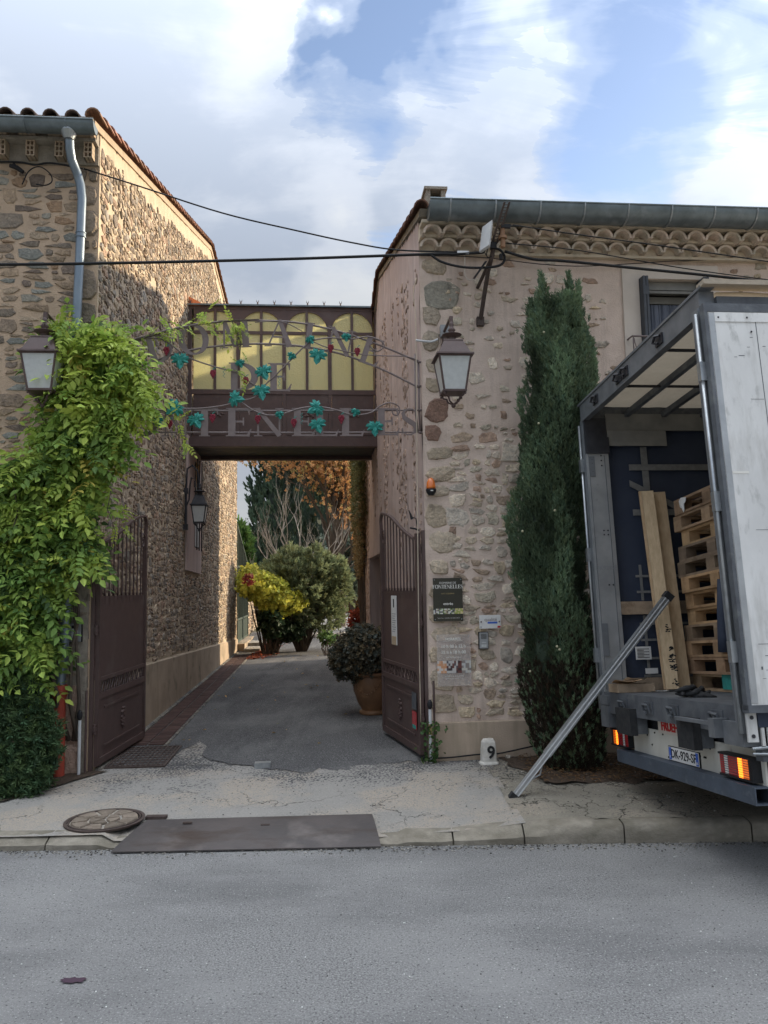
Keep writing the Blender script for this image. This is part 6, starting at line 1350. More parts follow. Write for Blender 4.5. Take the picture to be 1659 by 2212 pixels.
def shrub(name, label, cat, base, parts, size, col, n, tmpl=None, mat='leaf', twig=True, up=.3, group=None, j=.35, hue=.12, part='crown'):
    g = thing(name, base, label, cat, group); tv, tf = tmpl or sprig(6); Vs, Fs, Cs, b = [], [], [], 0; tot = sum(p[1] * p[3] for p in parts)
    for c, rx, ry, rz in parts:
        k = max(60, int(n * rx * rz / tot)); P, v3, lm = ell(c, rx, ry, rz, k); A = v3 + rng.normal(0, .35, (k, 3)); A[:, 2] += up; base_c = np.array(col)[None] * (1 + .7 * lm[:, None]); v, f, cc = scatter(tv, tf, P, A, rng.normal(0, 1, (k, 3)), rng.uniform(size * .7, size * 1.3, k), vary(1, k, j, hue) * base_c); Vs.append(v); Fs.append(f + b); Cs.append(cc); b += len(v)
    npmesh(part, np.concatenate(Vs), np.concatenate(Fs), np.concatenate(Cs), mat, g, kind='stuff')
    m = MB(); rr = random.Random(int(abs(base[0] * 10)) + 1)
    for c, rx, ry, rz in parts:
        for k in range(5 if twig else 0): m.tube([Vector(base) + Vector((rr.uniform(-.1, .1), rr.uniform(-.1, .1), -.1)), Vector(base).lerp(Vector(c), .5) + Vector((rr.uniform(-.2, .2), 0, 0)), Vector(c) + Vector((rr.uniform(-.6, .6) * rx, rr.uniform(-.5, .5) * ry, rr.uniform(-.2, .6) * rz))], [.028, .018, .008], 5)
    if twig: m.build('stems', 'bark', g)
    return g
gz_ = lambda p: Vector((p.x, p.y, dz(loc(p)[1]) - .03))
# willow-leaved bush
Yb = 22.5; c = atY(652, 1280, Yb); pts = [(atY(652, 1275, Yb), 1.02, .9, .98), (atY(605, 1300, Yb), .60, .6, .85), (atY(705, 1262, Yb + .3), .68, .6, .88), (atY(632, 1222, Yb), .45, .5, .50), (atY(682, 1215, Yb), .30, .4, .42), (atY(590, 1235, Yb), .25, .3, .35), (atY(728, 1245, Yb), .25, .3, .35), (atY(700, 1320, Yb), .5, .5, .55), (atY(590, 1255, Yb + .4), .45, .4, .4)]
tvb, tfb = blades(9, .55, .06)
shrub('oleander_bush', 'big rounded grey green bush in the middle of the garden beyond the passage', 'bush', gz_(c), pts, .26, (.20, .235, .125), 5200, (tvb, tfb), up=.6, hue=.1)
# golden climber on its post
Yv = 21.6; pts = [(atY(556, 1264, Yv), .34, .4, .19), (atY(582, 1278, Yv), .34, .4, .25), (atY(602, 1300, Yv), .25, .35, .30), (atY(626, 1300, Yv), .16, .2, .14), (atY(640, 1303, Yv), .10, .1, .05), (atY(540, 1250, Yv + 1), .2, .3, .2)]
g = shrub('golden_climber', 'golden yellow leafed climber spilling over the end of the garden wall', 'climbing plant', gz_(atY(578, 1380, Yv)), pts, .20, (.52, .52, .09), 1900, sprig(7), up=-.1, j=.3, hue=.12)
# big cypress, thin cypress, pine
def conifer(name, label, px, Y, ztop, rad, col, n, seed=1, pw=.8, low=0.):
    b = gz_(atY(px, 1380, Y)); g = thing(name, b, label, 'tree'); t = rng.random(n) ** .8; z = b.z + low + (ztop - b.z - low) * t; q = rng.uniform(0, 2 * math.pi, n); r0 = rad * np.minimum(1, (1 - t) ** pw * 1.25) * (.75 + .25 * rng.random(n)) + .05
    P = np.stack([b.x + r0 * np.cos(q), b.y + r0 * np.sin(q), z], 1); lm = pnoise(P * np.array([1, 1, .5]), .9, seed); rad_ = np.stack([np.cos(q), np.sin(q), np.zeros(n)], 1); P += rad_ * lm[:, None] * rad * .3
    A = rad_ * .4 + rng.normal(0, .15, (n, 3)); A[:, 2] += 1; tv, tf = blades(9, .45, .09); v, f, cc = scatter(tv, tf, P, A, rng.normal(0, 1, (n, 3)), rng.uniform(.5, .9, n) * rad * .32, vary(1, n, .25, .08) * np.array(col) * (1 + lm[:, None])); npmesh('crown', v, f, cc, 'needle', g, kind='stuff')
    m = MB(); m.tube([b - Vector((0, 0, .2)), b + Vector((0, 0, (ztop - b.z) * .8))], [rad * .12, .03], 8); m.build('trunk', 'bark', g)
    m = MB(); m.col = tuple(x * .5 for x in col); m.sm = False; m.lathe(b + Vector((0, 0, low + .2)), [(rad * .6, 0), (rad * .75, (ztop - b.z) * .2), (rad * .6, (ztop - b.z) * .5), (.02, (ztop - b.z) * .86)], 14); m.build('shade_core', 'needle', g, kind='stuff')  # solid core in a darkened crown colour, painting in the inner shade
conifer('cypress_tree', 'huge dark cypress rising left of the autumn tree beyond the passage', 652, 44, 16.5, 2.9, (.075, .115, .075), 5200, 3, .42)
conifer('cypress_tree', 'needle thin cypress at the left edge of the garden behind the iron gate', 533, 40, 5.6, .28, (.025, .045, .028), 500, 5, .6)
shrub('pine_tree', 'fresh green pine just beyond the end of the left passage wall', 'tree', gz_(atY(515, 1380, 34)), [(atY(516, 1195, 34), .48, .6, 1.15)], .5, (.085, .16, .045), 700, (tvb, tfb), up=.8)
# the autumn tree
Ya = 30; b = gz_(atY(735, 1380, Ya)); at = thing('plane_tree', b, 'large autumn tree with sparse rust orange leaves and dark limbs beyond the passage', 'tree')
m = MB(); rr = random.Random(15); tips = []
for tgt, r0 in ((atY(700, 1050, Ya), .13), (atY(770, 1060, Ya), .12), (atY(735, 960, Ya), .13),  (atY(800, 1120, Ya - 1), .10), (atY(690, 940, Ya + 1), .11), (atY(665, 1130, Ya), .09), (atY(760, 1140, Ya), .09), (atY(660, 1040, Ya), .10), (atY(715, 1100, Ya - .6), .09)):
    d = (Vector(tgt) - (b + Vector((0, 0, 2.2)))).normalized(); branch(m, b + Vector((0, 0, 2.1)), d, 2.5, r0, 4, rr, .62, .12, tips, 3, .72, (2, 3))
m.tube([b - Vector((0, 0, .2)), b + Vector((.05, 0, 1.2)), b + Vector((0, 0, 2.3))], [.22, .18, .16], 10)
m.tube([atY(786, 1200, Ya - 2), atY(750, 1230, Ya - 2), atY(720, 1248, Ya - 2), atY(700, 1250, Ya - 2)], [.04, .03, .02, .008], 5); m.build('trunk', 'bark', at)
P = np.array([tuple(t[0]) for t in tips]); P = np.repeat(P, 3, 0) + rng.normal(0, .26, (len(P) * 3, 3)); n = len(P); base_c = np.where(rng.random((n, 1)) < .55, np.array([.58, .31, .13]), np.where(rng.random((n, 1)) < .5, np.array([.55, .42, .16]), np.array([.42, .22, .10])))
tv, tf = sprig(5); v, f, cc = scatter(tv, tf, P, rng.normal(0, 1, (n, 3)), rng.normal(0, 1, (n, 3)), rng.uniform(.11, .21, n), vary(1, n, .3, .1) * base_c); npmesh('crown', v, f, cc, 'leaf', at, kind='stuff')
# bare pale tree
Yp = 26; b = gz_(atY(655, 1380, Yp)); bt = thing('bare_tree', b, 'leafless pale grey tree with upcurved twigs above the rounded bush', 'tree'); m = MB(); rr = random.Random(31)
m.tube([b, b + Vector((0, 0, 1.9))], [.16, .13], 8)
for px_, py_ in ((560, 1130), (600, 1085), (655, 1095), (700, 1110), (745, 1130), (545, 1190), (575, 1160), (730, 1165), (620, 1120), (765, 1150), (550, 1215)):
    tg = Vector(atY(px_, py_, Yp + rr.uniform(-.6, .6))); o = b + Vector((0, 0, 1.7)); branch(m, o, (tg - o + Vector((0, 0, -.9))).normalized(), (tg - o).length * .60, .038, 4, rr, .80, .55, None, 4, .6, (2, 3), 5)
m.build('trunk', 'bark_pale', bt)
# greenery further back
conf = [('olive_tree', 'greyish olive tree at the right of the garden behind the pampas plume', 'tree', 760, 34, [(atY(757, 1225, 34), 1.0, .9, 1.1), (atY(745, 1180, 35), .9, .8, .8), (atY(772, 1170, 35), .8, .8, 1.0)], .34, (.13, .16, .12), 900),
        ('garden_shrub', 'orange brown shrub low behind the far stone wall', 'bush', 765, 40, [(atY(765, 1285, 40), .9, .5, .75)], .3, (.24, .13, .04), 380),
        ('broadleaf_tree', 'dark green tree filling the gap behind the bare twigs', 'tree', 700, 52, [(atY(715, 1180, 52), 2.6, 2, 2.4), (atY(770, 1150, 55), 2.6, 2, 2.6), (atY(745, 1240, 52), 2.2, 1.6, 1.8)], .7, (.10, .14, .08), 1300),
        ('flowering_pot_plant', 'red flowering plant against the foot of the far right passage wall', 'plant', 771, 19.6, [(atY(771, 1350, 19.6), .14, .2, .30)], .12, (.30, .06, .03), 160),
        ('garden_plant', 'leafy rosette plant at the right end of the garden bed', 'plant', 712, 20.8, [(atY(708, 1380, 21.6), .16, .2, .08)], .14, (.10, .17, .05), 80),
        ('ground_shrub', 'dark low shrub under the golden climber', 'bush', 590, 21.5, [(atY(592, 1345, 21.5), .26, .3, .30), (atY(620, 1365, 21.8), .36, .3, .14)], .2, (.035, .06, .028), 420),
        ('red_creeper', 'dark red creeper on top of the garden wall beside the iron gate', 'plant', 537, 19, [(atY(537, 1252, 19.4), .08, .15, .08)], .08, (.20, .03, .03), 70)]
for nm, lab, cat, px, Y, pr, sz, col, n in conf: shrub(nm, lab, cat, gz_(atY(px, 1380, Y)), pr, sz, col, n, up=.3, twig=(nm != 'red_creeper'))
m = MB(); m.sm = True; m.col = (.8, .78, .7); p = atY(733, 1212, 30); m.lathe(p - Vector((0, 0, .25)), [(.01, -.1), (.07, .05), (.10, .22), (.06, .40), (.01, .5)], 8, (.3, 0, 1)); m.tube([gz_(p), p], .012, 5); m.build('pampas_plume', 'flat_colours', None, 'white pampas plume standing right of the rounded bush', 'plant')
# far wood closing the view
P, v3, lm = ell(Vector((0, 84, 1.0)), 44, 5, 6.5, 9000, .6, .3); P[:, 2] = np.abs(P[:, 2]); n = len(P); tv, tf = sprig(6); v, f, cc = scatter(tv, tf, P, v3 + rng.normal(0, .3, (n, 3)), rng.normal(0, 1, (n, 3)), rng.uniform(1.0, 1.9, n), vary(1, n, .3, .15) * np.array([.15, .18, .11]) * (1 + lm[:, None] * .6)); npmesh('far_wood', v, f, cc, 'leaf', None, kind='stuff')
# hanging creeper on the far part of the right passage wall
hc = thing('wall_creeper', L(SR, 10.5, 0), 'brown green creeper hanging down the far end of the right passage wall', 'climbing plant'); Pl = []
while len(Pl) < 3600:
    d, z = rng.uniform(8.5, 12.05), rng.uniform(1.9, 6.0)
    if z > 2.2 + 1.4 * abs(noise.noise(Vector((d * 1.3, 0, 0)))) + max(0, (9.3 - d)) * 1.6: Pl.append(tuple(L(SR - .03 - rng.random() * (.07 + .07 * (z > 3.4)), d, z)))
P = np.array(Pl); n = len(P); k_ = np.clip((P[:, 2:3] - 2.5) / 2.5, 0, 1) + rng.normal(0, .2, (n, 1)); tv, tf = sprig(5); A = rng.normal(0, .5, (n, 3)) + np.array(tuple(-T)) * .8; A[:, 2] -= .5
v, f, cc = scatter(tv, tf, P, A, rng.normal(0, 1, (n, 3)), rng.uniform(.08, .14, n), vary(1, n, .3, .1) * np.where(k_ > .45, np.array([.17, .175, .08]), np.array([.30, .22, .11]))); npmesh('foliage', v, f, cc, 'leaf', hc, kind='stuff')
m = MB(); [m.tube([L(SR - .05, 9.2 + q * .6, .2), L(SR - .06, 9.3 + q * .6, 3), L(SR - .06, 9.1 + q * .65, 6)], .02, 5) for q in range(5)]; m.build('stem', 'bark', hc)
# iron garden gate, wall and pier at the end of the left passage wall
ig = thing('iron_gate', L(SL, 16.8, .1), 'tall dark green iron gate seen edge on beyond the left passage wall', 'gate')
def WS(x, y, s0=SL): r = wray(x, y); k = (s0 + O.dot(T) - CAM.dot(T)) / r.dot(T); p = CAM + r * k; return loc(p)[1:]
g0, g1 = 15.15, 18.8
for z in (.35, 1.0, 2.6): m = MB(); m.lbox(SL - .02, SL + .02, g0, g1, z, z + .06); m.build('rail', 'green_iron', ig)
n = 13
for i in range(n + 1):
    d = g0 + (g1 - g0) * i / n; zt_ = 3.9 - 1.1 * ((i / n)) ; w_ = .03 if i in (0, n // 2, n) else .013; m = MB(); m.lbox(SL - w_, SL + w_, d - w_, d + w_, .2, zt_); m.build('bar', 'green_iron', ig)
m = MB(); m.prism([L(SL - .02, g0, 3.85), L(SL - .02, g1, 2.78), L(SL - .02, g1, 2.85), L(SL - .02, g0, 3.93)], T * .04); m.build('top_rail', 'green_iron', ig); m = MB(); m.lbox(SL - .006, SL + .006, g0, g1, .3, .98); m.build('lower_panel', 'green_iron', ig)
gw = thing('garden_wall', L(SL, 21, 0), 'rubble garden wall between the iron gate and the golden climber', 'wall')
m = MB(); m.lbox(SL - .45, SL, 18.85, 26.5, -.1, 1.72); m.build('wall_core', 'mortar_passage', gw)
st = rubble(18.87, 26.5, .05, 1.76, .30, .17, .04, lambda u, v, h: L(SL + .002 + h, u, v), None, pick(PAL2, .25), .05, .05, 51, 8, .25) + rubble(SL - .44, SL, .05, 1.76, .26, .17, .04, lambda u, v, h: L(u, 18.85 - h, v), None, pick(PAL2, .25), .04, .03, 53, 8, .25); emit(st, gw, lambda t: t[3])
m = MB(); m.lbox(SL - .5, SL + .25, 14.9, 19.2, .05, .34); m.build('doorstep', 'plinth', gw)
for k, (a, b_) in enumerate(((14.6, 15.7), (16.1, 17.3))):
    m = MB(); m.lbox(SL + .25, SL + .72, a, b_, .10, dz((a + b_) / 2) + .07); m.build('stone_step', 'rough_stone', None, ('nearer' if k == 0 else 'farther') + ' flat stone step in front of the iron gate', 'step')
cr = thing('seedling_tray', L(SL + .75, 19.4, .14), 'pale shallow tray on the ground at the end of the garden wall', 'tray'); m = MB()
for k in range(3): m.lbox(SL + .5, SL + 1.05, 19.2 + k * .16, 19.3 + k * .16, .47, .49)
m.build('slats', 'cream_paint', cr); m = MB(); m.lbox(SL + .5, SL + .53, 19.2, 19.62, .38, .47); m.lbox(SL + 1.02, SL + 1.05, 19.2, 19.62, .38, .47); m.build('ends', 'cream_paint', cr)
# fallen leaves along the left kerb
n = 900; P = np.array([tuple(L(SL + .55 + abs(rng.normal(0, .22)) + .35 * t, 12.2 + 7 * t, 0)) for t in rng.random(n)]); P[:, 2] = [dz(loc(Vector(p))[1]) + .012 + rng.uniform(0, .03) for p in P]; lv, lf = leaflet(.45, .15)
v, f, cc = scatter(lv, lf, P, rng.normal(0, 1, (n, 3)) * np.array([1, 1, .2]), np.tile([(0, 0, 1.)], (n, 1)), rng.uniform(.05, .11, n), vary(np.array([.30, .085, .045]), n, .4, .15)); npmesh('fallen_leaves', v, f, cc, 'leaf', None, kind='stuff')
n = 46; P = np.array([tuple(L(rng.uniform(-1.7, 1.0), rng.uniform(1, 14), 0)) for _ in range(n)]); P[:, 2] = .138; v, f, cc = scatter(lv, lf, P, rng.normal(0, 1, (n, 3)) * np.array([1, 1, .1]), np.tile([(0, 0, 1.)], (n, 1)), rng.uniform(.03, .07, n), vary(np.array([.3, .22, .10]), n, .5, .2)); npmesh('fallen_leaves', v, f, cc, 'leaf', None, kind='stuff')
# bed edging and the far retaining wall, stone by stone
def boulders(name, label, cat, pts, s, seed, parent=None):
    rr = random.Random(seed); g = thing(name, gz_(Vector(pts[0])), label, cat)
    for p in pts:
        m = MB(); m.ball(p, s * rr.uniform(.7, 1.2), 7, 5, (1.2, .9, rr.uniform(.6, .9))); m.v = [tuple(Vector(v) + Vector((rr.uniform(-1, 1), rr.uniform(-1, 1), rr.uniform(-1, 1))) * s * .14) for v in m.v]; k = rr.uniform(.6, 1.05); m.col = (k, k * .96, k * .9); m.build('stone', 'rough_stone', g)
boulders('bed_edging', 'row of rough stones edging the garden bed under the rounded bush', 'stone edging', [L(-1.15 + i * .15 + rnd.uniform(-.03, .03), 16.9 + .02 * i + (.9 if i > 4 else 0) + rnd.uniform(-.1, .1), .32 + rnd.uniform(0, .04)) for i in range(17)] + [L(-1.4, 17.2, .38), L(-1.25, 16.7, .30)], .115, 3)
boulders('retaining_wall', 'low far dry stone wall beyond the bend of the lane', 'wall', [L(1.0 + i * .36 + rnd.uniform(-.05, .05), 36 + .1 * i, dz(36) + .12 + j * .27) for i in range(12) for j in range(3)], .21, 4)
fc = thing('picket_fence', L(1.8, 38, 1), 'pale picket fence behind the far dry stone wall', 'fence')
for i in range(9): p = atY(728 + i * 2.6, 1305, 44); m = MB(); m.box(p, (.03, 0, 0), (0, .01, 0), (0, 0, .42)); m.build('picket', 'cream_paint', fc)
m = MB(); p = atY(738, 1300, 44.05); m.box(p, (.33, 0, 0), (0, .01, 0), (0, 0, .03)); m.build('rail', 'cream_paint', fc)

# ================================================================ the trailer
TT = math.atan2(.23, 2.42); EX = T.copy(); EV = Vector((Nn.x * math.cos(TT), Nn.y * math.cos(TT), -math.sin(TT))); EW = Vector((Nn.x * math.sin(TT), Nn.y * math.sin(TT), math.cos(TT))); P0 = Vector((2.20, 5.05, 1.16)) - EV * .19
def X(x, v, w): return P0 + EX * x + EV * v + EW * w
def hitp(px, py, nrm, val): r = wray(px, py); k = (val + (P0 - CAM).dot(nrm)) / r.dot(nrm); p = CAM + r * k - P0; return p.dot(EX), p.dot(EV), p.dot(EW)
tr = thing('semi_trailer', X(4, 1.2, -1.1), 'open backed curtain side trailer with dented white door panel parked at the right', 'truck')
class TB(MB):
    def b(s, x0, x1, v0, v1, w0, w1): s.hexa([X(x0, v0, w0), X(x1, v0, w0), X(x1, v1, w0), X(x0, v1, w0), X(x0, v0, w1), X(x1, v0, w1), X(x1, v1, w1), X(x0, v1, w1)]); return s
def tp(name, mat, *boxes, parent=tr, **kw):
    m = TB()
    for b in boxes: m.b(*b)
    return m.build(name, mat, parent, **kw)
WD, HT, LN = 2.42, 2.62, 9.0
tp('deck', 'truck_grey', (.03, LN, .05, WD - .05, -.05, -.001)); tp('rear_sill', 'truck_grey', (0, .10, -.0, WD, -.185, -.002))
tp('near_post', 'truck_post', (-.055, .0, -.045, .035, -.16, HT), (-.03, .0, .035, .06, -.16, HT)); tp('far_post', 'truck_post', (-.005, .075, WD - .035, WD + .045, -.16, HT))
tp('rear_header', 'truck_post', (-.01, .05, .0, WD, HT - .02, HT + .15), (.05, .10, 0, WD, HT + .06, HT + .149), (-.02, .08, -.05, WD + .04, HT + .15, HT + .17))
for v in (.62, 1.28, 1.42, 1.98):
    m = TB(); m.b(-.022, -.011, v - .06, v + .06, HT + .02, HT + .10); m.tube([X(-.03, v - .04, HT + .08), X(-.05, v, HT + .09), X(-.05, v + .04, HT + .05), X(-.03, v, HT + .03)], .012, 5); m.build('roof_hook', 'black_iron', tr)
def rodp(v, x, name, w0=-.16, w1=HT - .05):
    m = MB(); m.sm = True; m.tube([X(x, v, w0), X(x, v, w1)], .013, 10); g = m.build(name, 'galvanised', tr)
    for w_ in (.33, 1.28, 2.16): m = TB(); m.b(x - .021, x + .019, v - .022, v + .022, w_ - .065, w_ + .065); m.build('hinge_sleeve', 'galvanised', g)
rodp(-.055, -.075, 'door_rod'); rodp(WD + .035, -.02, 'door_rod')
# the near door, folded back along the side
dp_ = tp('door', 'truck_white', (-.03, 1.34, -.12, -.075, .01, 2.56)); tp('door_frame', 'truck_grey', (-.055, 1.36, -.125, -.07, 2.56, 2.62), (-.055, -.03, -.125, -.07, -.02, 2.56), (-.055, 1.36, -.13, -.06, -.035, .01), parent=dp_)
for x in (.30, .66, 1.02): tp('panel_joint', 'truck_grey', (x - .0022, x + .0022, -.1215, -.12, .03, 2.52), parent=dp_)
tp('edge_strip', 'aluminium', (-.025, .015, -.124, -.12, .02, 2.55), parent=dp_); tp('top_strip', 'truck_white', (.015, 1.33, -.126, -.12, 2.49, 2.555), parent=dp_)
rr = random.Random(8); m = TB()
for k in range(40):
    x, w_ = rr.uniform(.02, .9), rr.uniform(.05, 2.4); l = rr.choice([.02, .04, .09]) ; m.b(x, x + l, -.1212, -.12, w_, w_ + rr.uniform(.002, .005))
for k in range(26): x, w_ = rr.uniform(.0, .7), rr.uniform(.02, .45); m.b(x, x + rr.uniform(.004, .012), -.1213, -.12, w_, w_ + rr.uniform(.004, .02))
m.build('scratches', 'truck_grey', dp_)
for x, w_ in ((.04, 2.52), (.24, 2.52), (.26, 2.42), (.5, 2.52)): m = MB(); m.ball(X(x, -.126, w_), .007, 6, 4); m.build('rivet', 'black_iron', dp_)
tp('chalk_mark', 'white_ink', (.02, .13, -.1216, -.12, 1.45, 1.465), parent=dp_)
# roof
m = MB(); vs = []; nx, nv = 40, 16
for i in range(nx + 1):
    for j in range(nv + 1): x = .10 + (LN - .1) * i / nx; v = -.03 + (WD + .06) * j / nv; vs.append(X(x, v, HT + .125 + .035 * math.sin(j / nv * math.pi) - .045 * abs(math.sin(i * 1.1)) * math.sin(j / nv * math.pi * 3) ** 2 + .02 * N3(x * 2, v * 3, 0)))
m.sm = True; m.add(vs, [(i * (nv + 1) + j, i * (nv + 1) + j + 1, (i + 1) * (nv + 1) + j + 1, (i + 1) * (nv + 1) + j) for i in range(nx) for j in range(nv)]); rt = m.build('roof_tarpaulin', 'tarp_beige', tr)
for x in (.42, .80, 1.20, 1.62, 2.3, 3.1, 4): tp('roof_bow', 'truck_grey', (x, x + .045, .02, WD - .02, HT + .02, HT + .075))
for v in (.75, 1.55): tp('roof_runner', 'black_iron', (.1, LN, v, v + .018, HT + .03, HT + .05))
tp('side_rail', 'truck_grey', (.05, LN, WD - .03, WD + .035, HT - .06, HT + .145), (.1, LN, -.03, .03, HT - .06, HT + .10))
m = MB(); m.sm = True; m.tube([X(1.0, -.05, HT + .20), X(1.1, -.08, HT + .24), X(1.25, -.02, HT + .20)], [.02, .035, .01], 6); m.build('tarp_fold', 'tarp_beige', tr)
tp('tarp_edge', 'tarp_beige', (-.02, 2.2, -.10, .0, HT + .155, HT + .19))
# far side seen from inside
tp('corner_pillar', 'aluminium', (.0, .215, WD - .07, WD - .03, .0, 2.26)); tp('pillar_head', 'black_iron', (.0, .225, WD - .09, WD - .03, 2.26, 2.42), (.0, .215, WD - .07, WD - .03, 2.42, HT))
for x, w_ in ((.14, 2.24), (.14, 2.19), (.14, 2.14), (.11, 1.50), (.15, 1.50), (.11, 1.46), (.15, 1.46), (.12, .98), (.16, .98), (.045, 2.2), (.045, 2.16), (.045, 2.08)): m = MB(); m.ball(X(x, WD - .072, w_), .008, 6, 4); m.build('bolt', 'black_iron', tr)
tp('lock_plate', 'truck_post', (.02, .07, WD - .078, WD - .07, 2.03, 2.23)); tp('pillar_rib', 'truck_post', (.012, .018, WD - .075, WD - .07, .02, 2.24), (.17, .176, WD - .075, WD - .07, .02, 2.24)); tp('latch_box', 'truck_post', (.01, .07, WD - .080, WD - .07, .32, .62))
font('DK929SF', .055, X(.10, WD - .074, 1.14), EX, EW, 'grey_plastic', tr, name='hand_lettering')
tp('side_board', 'board_grey', (.22, LN, WD - .055, WD - .035, 2.50, HT + .05)); tp('side_board', 'board_grey', (.22, .82, WD - .070, WD - .056, 2.34, 2.495))
def curtain(v, x0, name):
    m = MB(); vs = []; n = 90
    for i in range(n + 1):
        x = x0 + (LN - x0) * i / n; e = .010 * math.sin(x * 9) + .006 * math.sin(x * 23)
        for w_ in (-.30, .8, 1.6, HT): vs.append(X(x, v + e * (1 if w_ > 0 else .4), w_))
    m.add(vs, [(i * 4 + k, i * 4 + 4 + k, i * 4 + 5 + k, i * 4 + 1 + k) for i in range(n) for k in range(3)]); m.sm = True; return m.build(name, 'curtain_navy', tr)
cf = curtain(WD + .0, .18, 'side_curtain'); cn = curtain(-.01, 1.4, 'side_curtain')
s1_ = WD - .026
for b in ((.56, .625, 1.70, 2.34), ): tp('strap', 'webbing', (b[0], b[1], s1_ - .004, s1_, b[2], b[3]), parent=cf)
tp('strap', 'webbing', (.43, 1.9, s1_ - .008, s1_ - .004, 2.10, 2.16), parent=cf); tp('strap', 'webbing', (.43, 1.9, s1_ - .008, s1_ - .004, 1.65, 1.71), parent=cf)
m = MB(); A = X(.42, s1_ - .010, 1.97); B2 = X(.88, s1_ - .010, 1.73); dd = (B2 - A); sd_ = EW * .032; m.prism([A - sd_, B2 - sd_, B2 + sd_, A + sd_], EV * .004); m.build('strap', 'webbing', cf)
for x in (.44, .76): tp('strap', 'webbing', (x, x + .026, s1_ - .004, s1_, .11, .69), parent=cf); tp('strap', 'webbing', (x - .0, x + .026, s1_ - .004, s1_, .83, 1.17), parent=cf)
for w_ in (.12, .28, .45, .60, .90, 1.05): tp('strap', 'webbing', (.40, 1.9, s1_ - .008, s1_ - .004, w_, w_ + .022), parent=cf)
tp('side_lath', 'wood_pallet', (.215, 2.4, WD - .060, WD - .035, .70, .82)); tp('side_lath', 'wood_pallet', (.215, 2.4, WD - .060, WD - .035, .0, .115)); tp('front_wall', 'board_grey', (LN, LN + .05, 0, WD, -.1, HT + .1))
tp('paper_label', 'paper', (.33, .48, WD - .048, WD - .044, .28, .40), parent=cf); tp('paper_label', 'paper', (.41, .53, WD - .048, WD - .044, .15, .20), parent=cf)
m = TB()
for k in range(7): m.b(.345, .41 if k % 2 else .46, WD - .0505, WD - .048, .375 - k * .013, .380 - k * .013)
m.build('fine_print', 'black_ink', cf)
# rear: buffers, boards, lights, bumper
for v in (.35, .98, 1.42, 1.92):
    m = TB(); m.b(-.010, .0, v - .075, v + .075, -.14, -.045); m.tube([X(-.02, v - .05, -.12), X(-.035, v - .055, -.07), X(-.035, v + .05, -.065), X(-.02, v + .055, -.12), X(-.03, v, -.13)], .011, 6, closed=False); m.ball(X(-.02, v, -.095), .018, 7, 5); m.build('lashing_ring', 'truck_grey', tr)
for v0, v1 in ((.60, .84), (1.68, 1.99)):
    m = TB(); m.b(-.06, .0, v0, v1, -.33, -.115); g = m.build('buffer', 'rubber', tr); m = TB(); m.b(.0, .09, v0 + .01, v0 + .03, -.32, -.186); m.b(.0, .09, v1 - .03, v1 - .01, -.32, -.186); m.b(.001, .09, v0 + .03, v1 - .03, -.205, -.187); m.b(.088, .095, v0 + .03, v1 - .03, -.32, -.206); m.build('buffer_bracket', 'truck_grey', g)
lb = tp('light_board', 'rusty_white', (.10, .115, .03, 2.02, -.485, -.275))
m = MB()
for k in range(22): rr_ = random.Random(k); m.ball(X(.098, rr_.uniform(.55, 1.85), rr_.choice([-.30, -.33, -.465, -.40])), .008, 6, 4)
m.build('bolt_holes', 'black_ink', lb)
tp('rear_crossbeam', 'black_iron', (.13, .22, .1, WD - .1, -.34, -.19)); tp('chassis', 'black_iron', (.4, LN, .75, .88, -.50, -.06), (.4, LN, 1.54, 1.67, -.50, -.06))
mk = tp('maker_board', 'cream_paint', (.095, .112, .90, 1.50, -.292, -.186)); font('FRUEHAUF', .098, X(.0925, 1.20, -.235), -EV, EW, 'red_ink', mk, depth=.002, bold=.003)
pl = tp('number_plate', 'paper', (.088, .096, .85, 1.33, -.478, -.38)); tp('blue_band', 'blue_ink', (.086, .088, 1.285, 1.322, -.474, -.384), (.086, .088, .858, .895, -.474, -.384), parent=pl); tp('plate_edge', 'black_ink', (.089, .099, .842, 1.338, -.483, -.375), parent=pl)
font('DK-929-SF', .090, X(.0865, 1.09, -.430), -EV, EW, 'black_ink', pl, depth=.001, bold=.001); font('F', .03, X(.0855, 1.303, -.455), -EV, EW, 'white_ink', pl, depth=.0005); font('66', .03, X(.0855, .877, -.455), -EV, EW, 'white_ink', pl, depth=.0005)
def tail(v0, v1, sg):
    g = tp('tail_light', 'black_plastic', (.05, .10, v0, v1, -.466, -.325)); W_ = v1 - v0
    def seg(a, b, mat, name, dx=0): lo, hi = sorted((v0 + W_ * a, v0 + W_ * b)) if sg > 0 else sorted((v1 - W_ * a, v1 - W_ * b)); tp(name, mat, (.040 - dx, .051, lo + .002, hi - .002, -.458, -.333), parent=g)
    seg(.0, .12, 'black_plastic', 'end_cap'); seg(.12, .30, 'lamp_orange', 'indicator_lens'); seg(.30, .42, 'lamp_glow', 'lit_lamp', .002); seg(.42, .74, 'lamp_red', 'brake_lens'); seg(.74, .86, 'paper', 'reversing_lens'); seg(.86, 1.0, 'lamp_red', 'fog_lens')
    m = TB()
    for k in range(9): m.b(.0375, .0405, v0 + .01, v1 - .01, -.452 + k * .0145, -.449 + k * .0145)
    for w0_, w1_ in ((-.470, -.456), (-.335, -.321)): m.b(.032, .10, v0 - .004, v1 + .004, w0_, w1_)
    m.build('lens_ribs', 'black_plastic', g)
tail(.07, .46, 1); tail(2.03, WD - .04, -1)
m = MB(); hh, tk = .06, .008; o = [(.0, -.59), (.12, -.59), (.12, -.485), (.0, -.485)]; i_ = [(.008, -.582), (.112, -.582), (.112, -.493), (.008, -.493)]; va, vb = .0, WD - .24
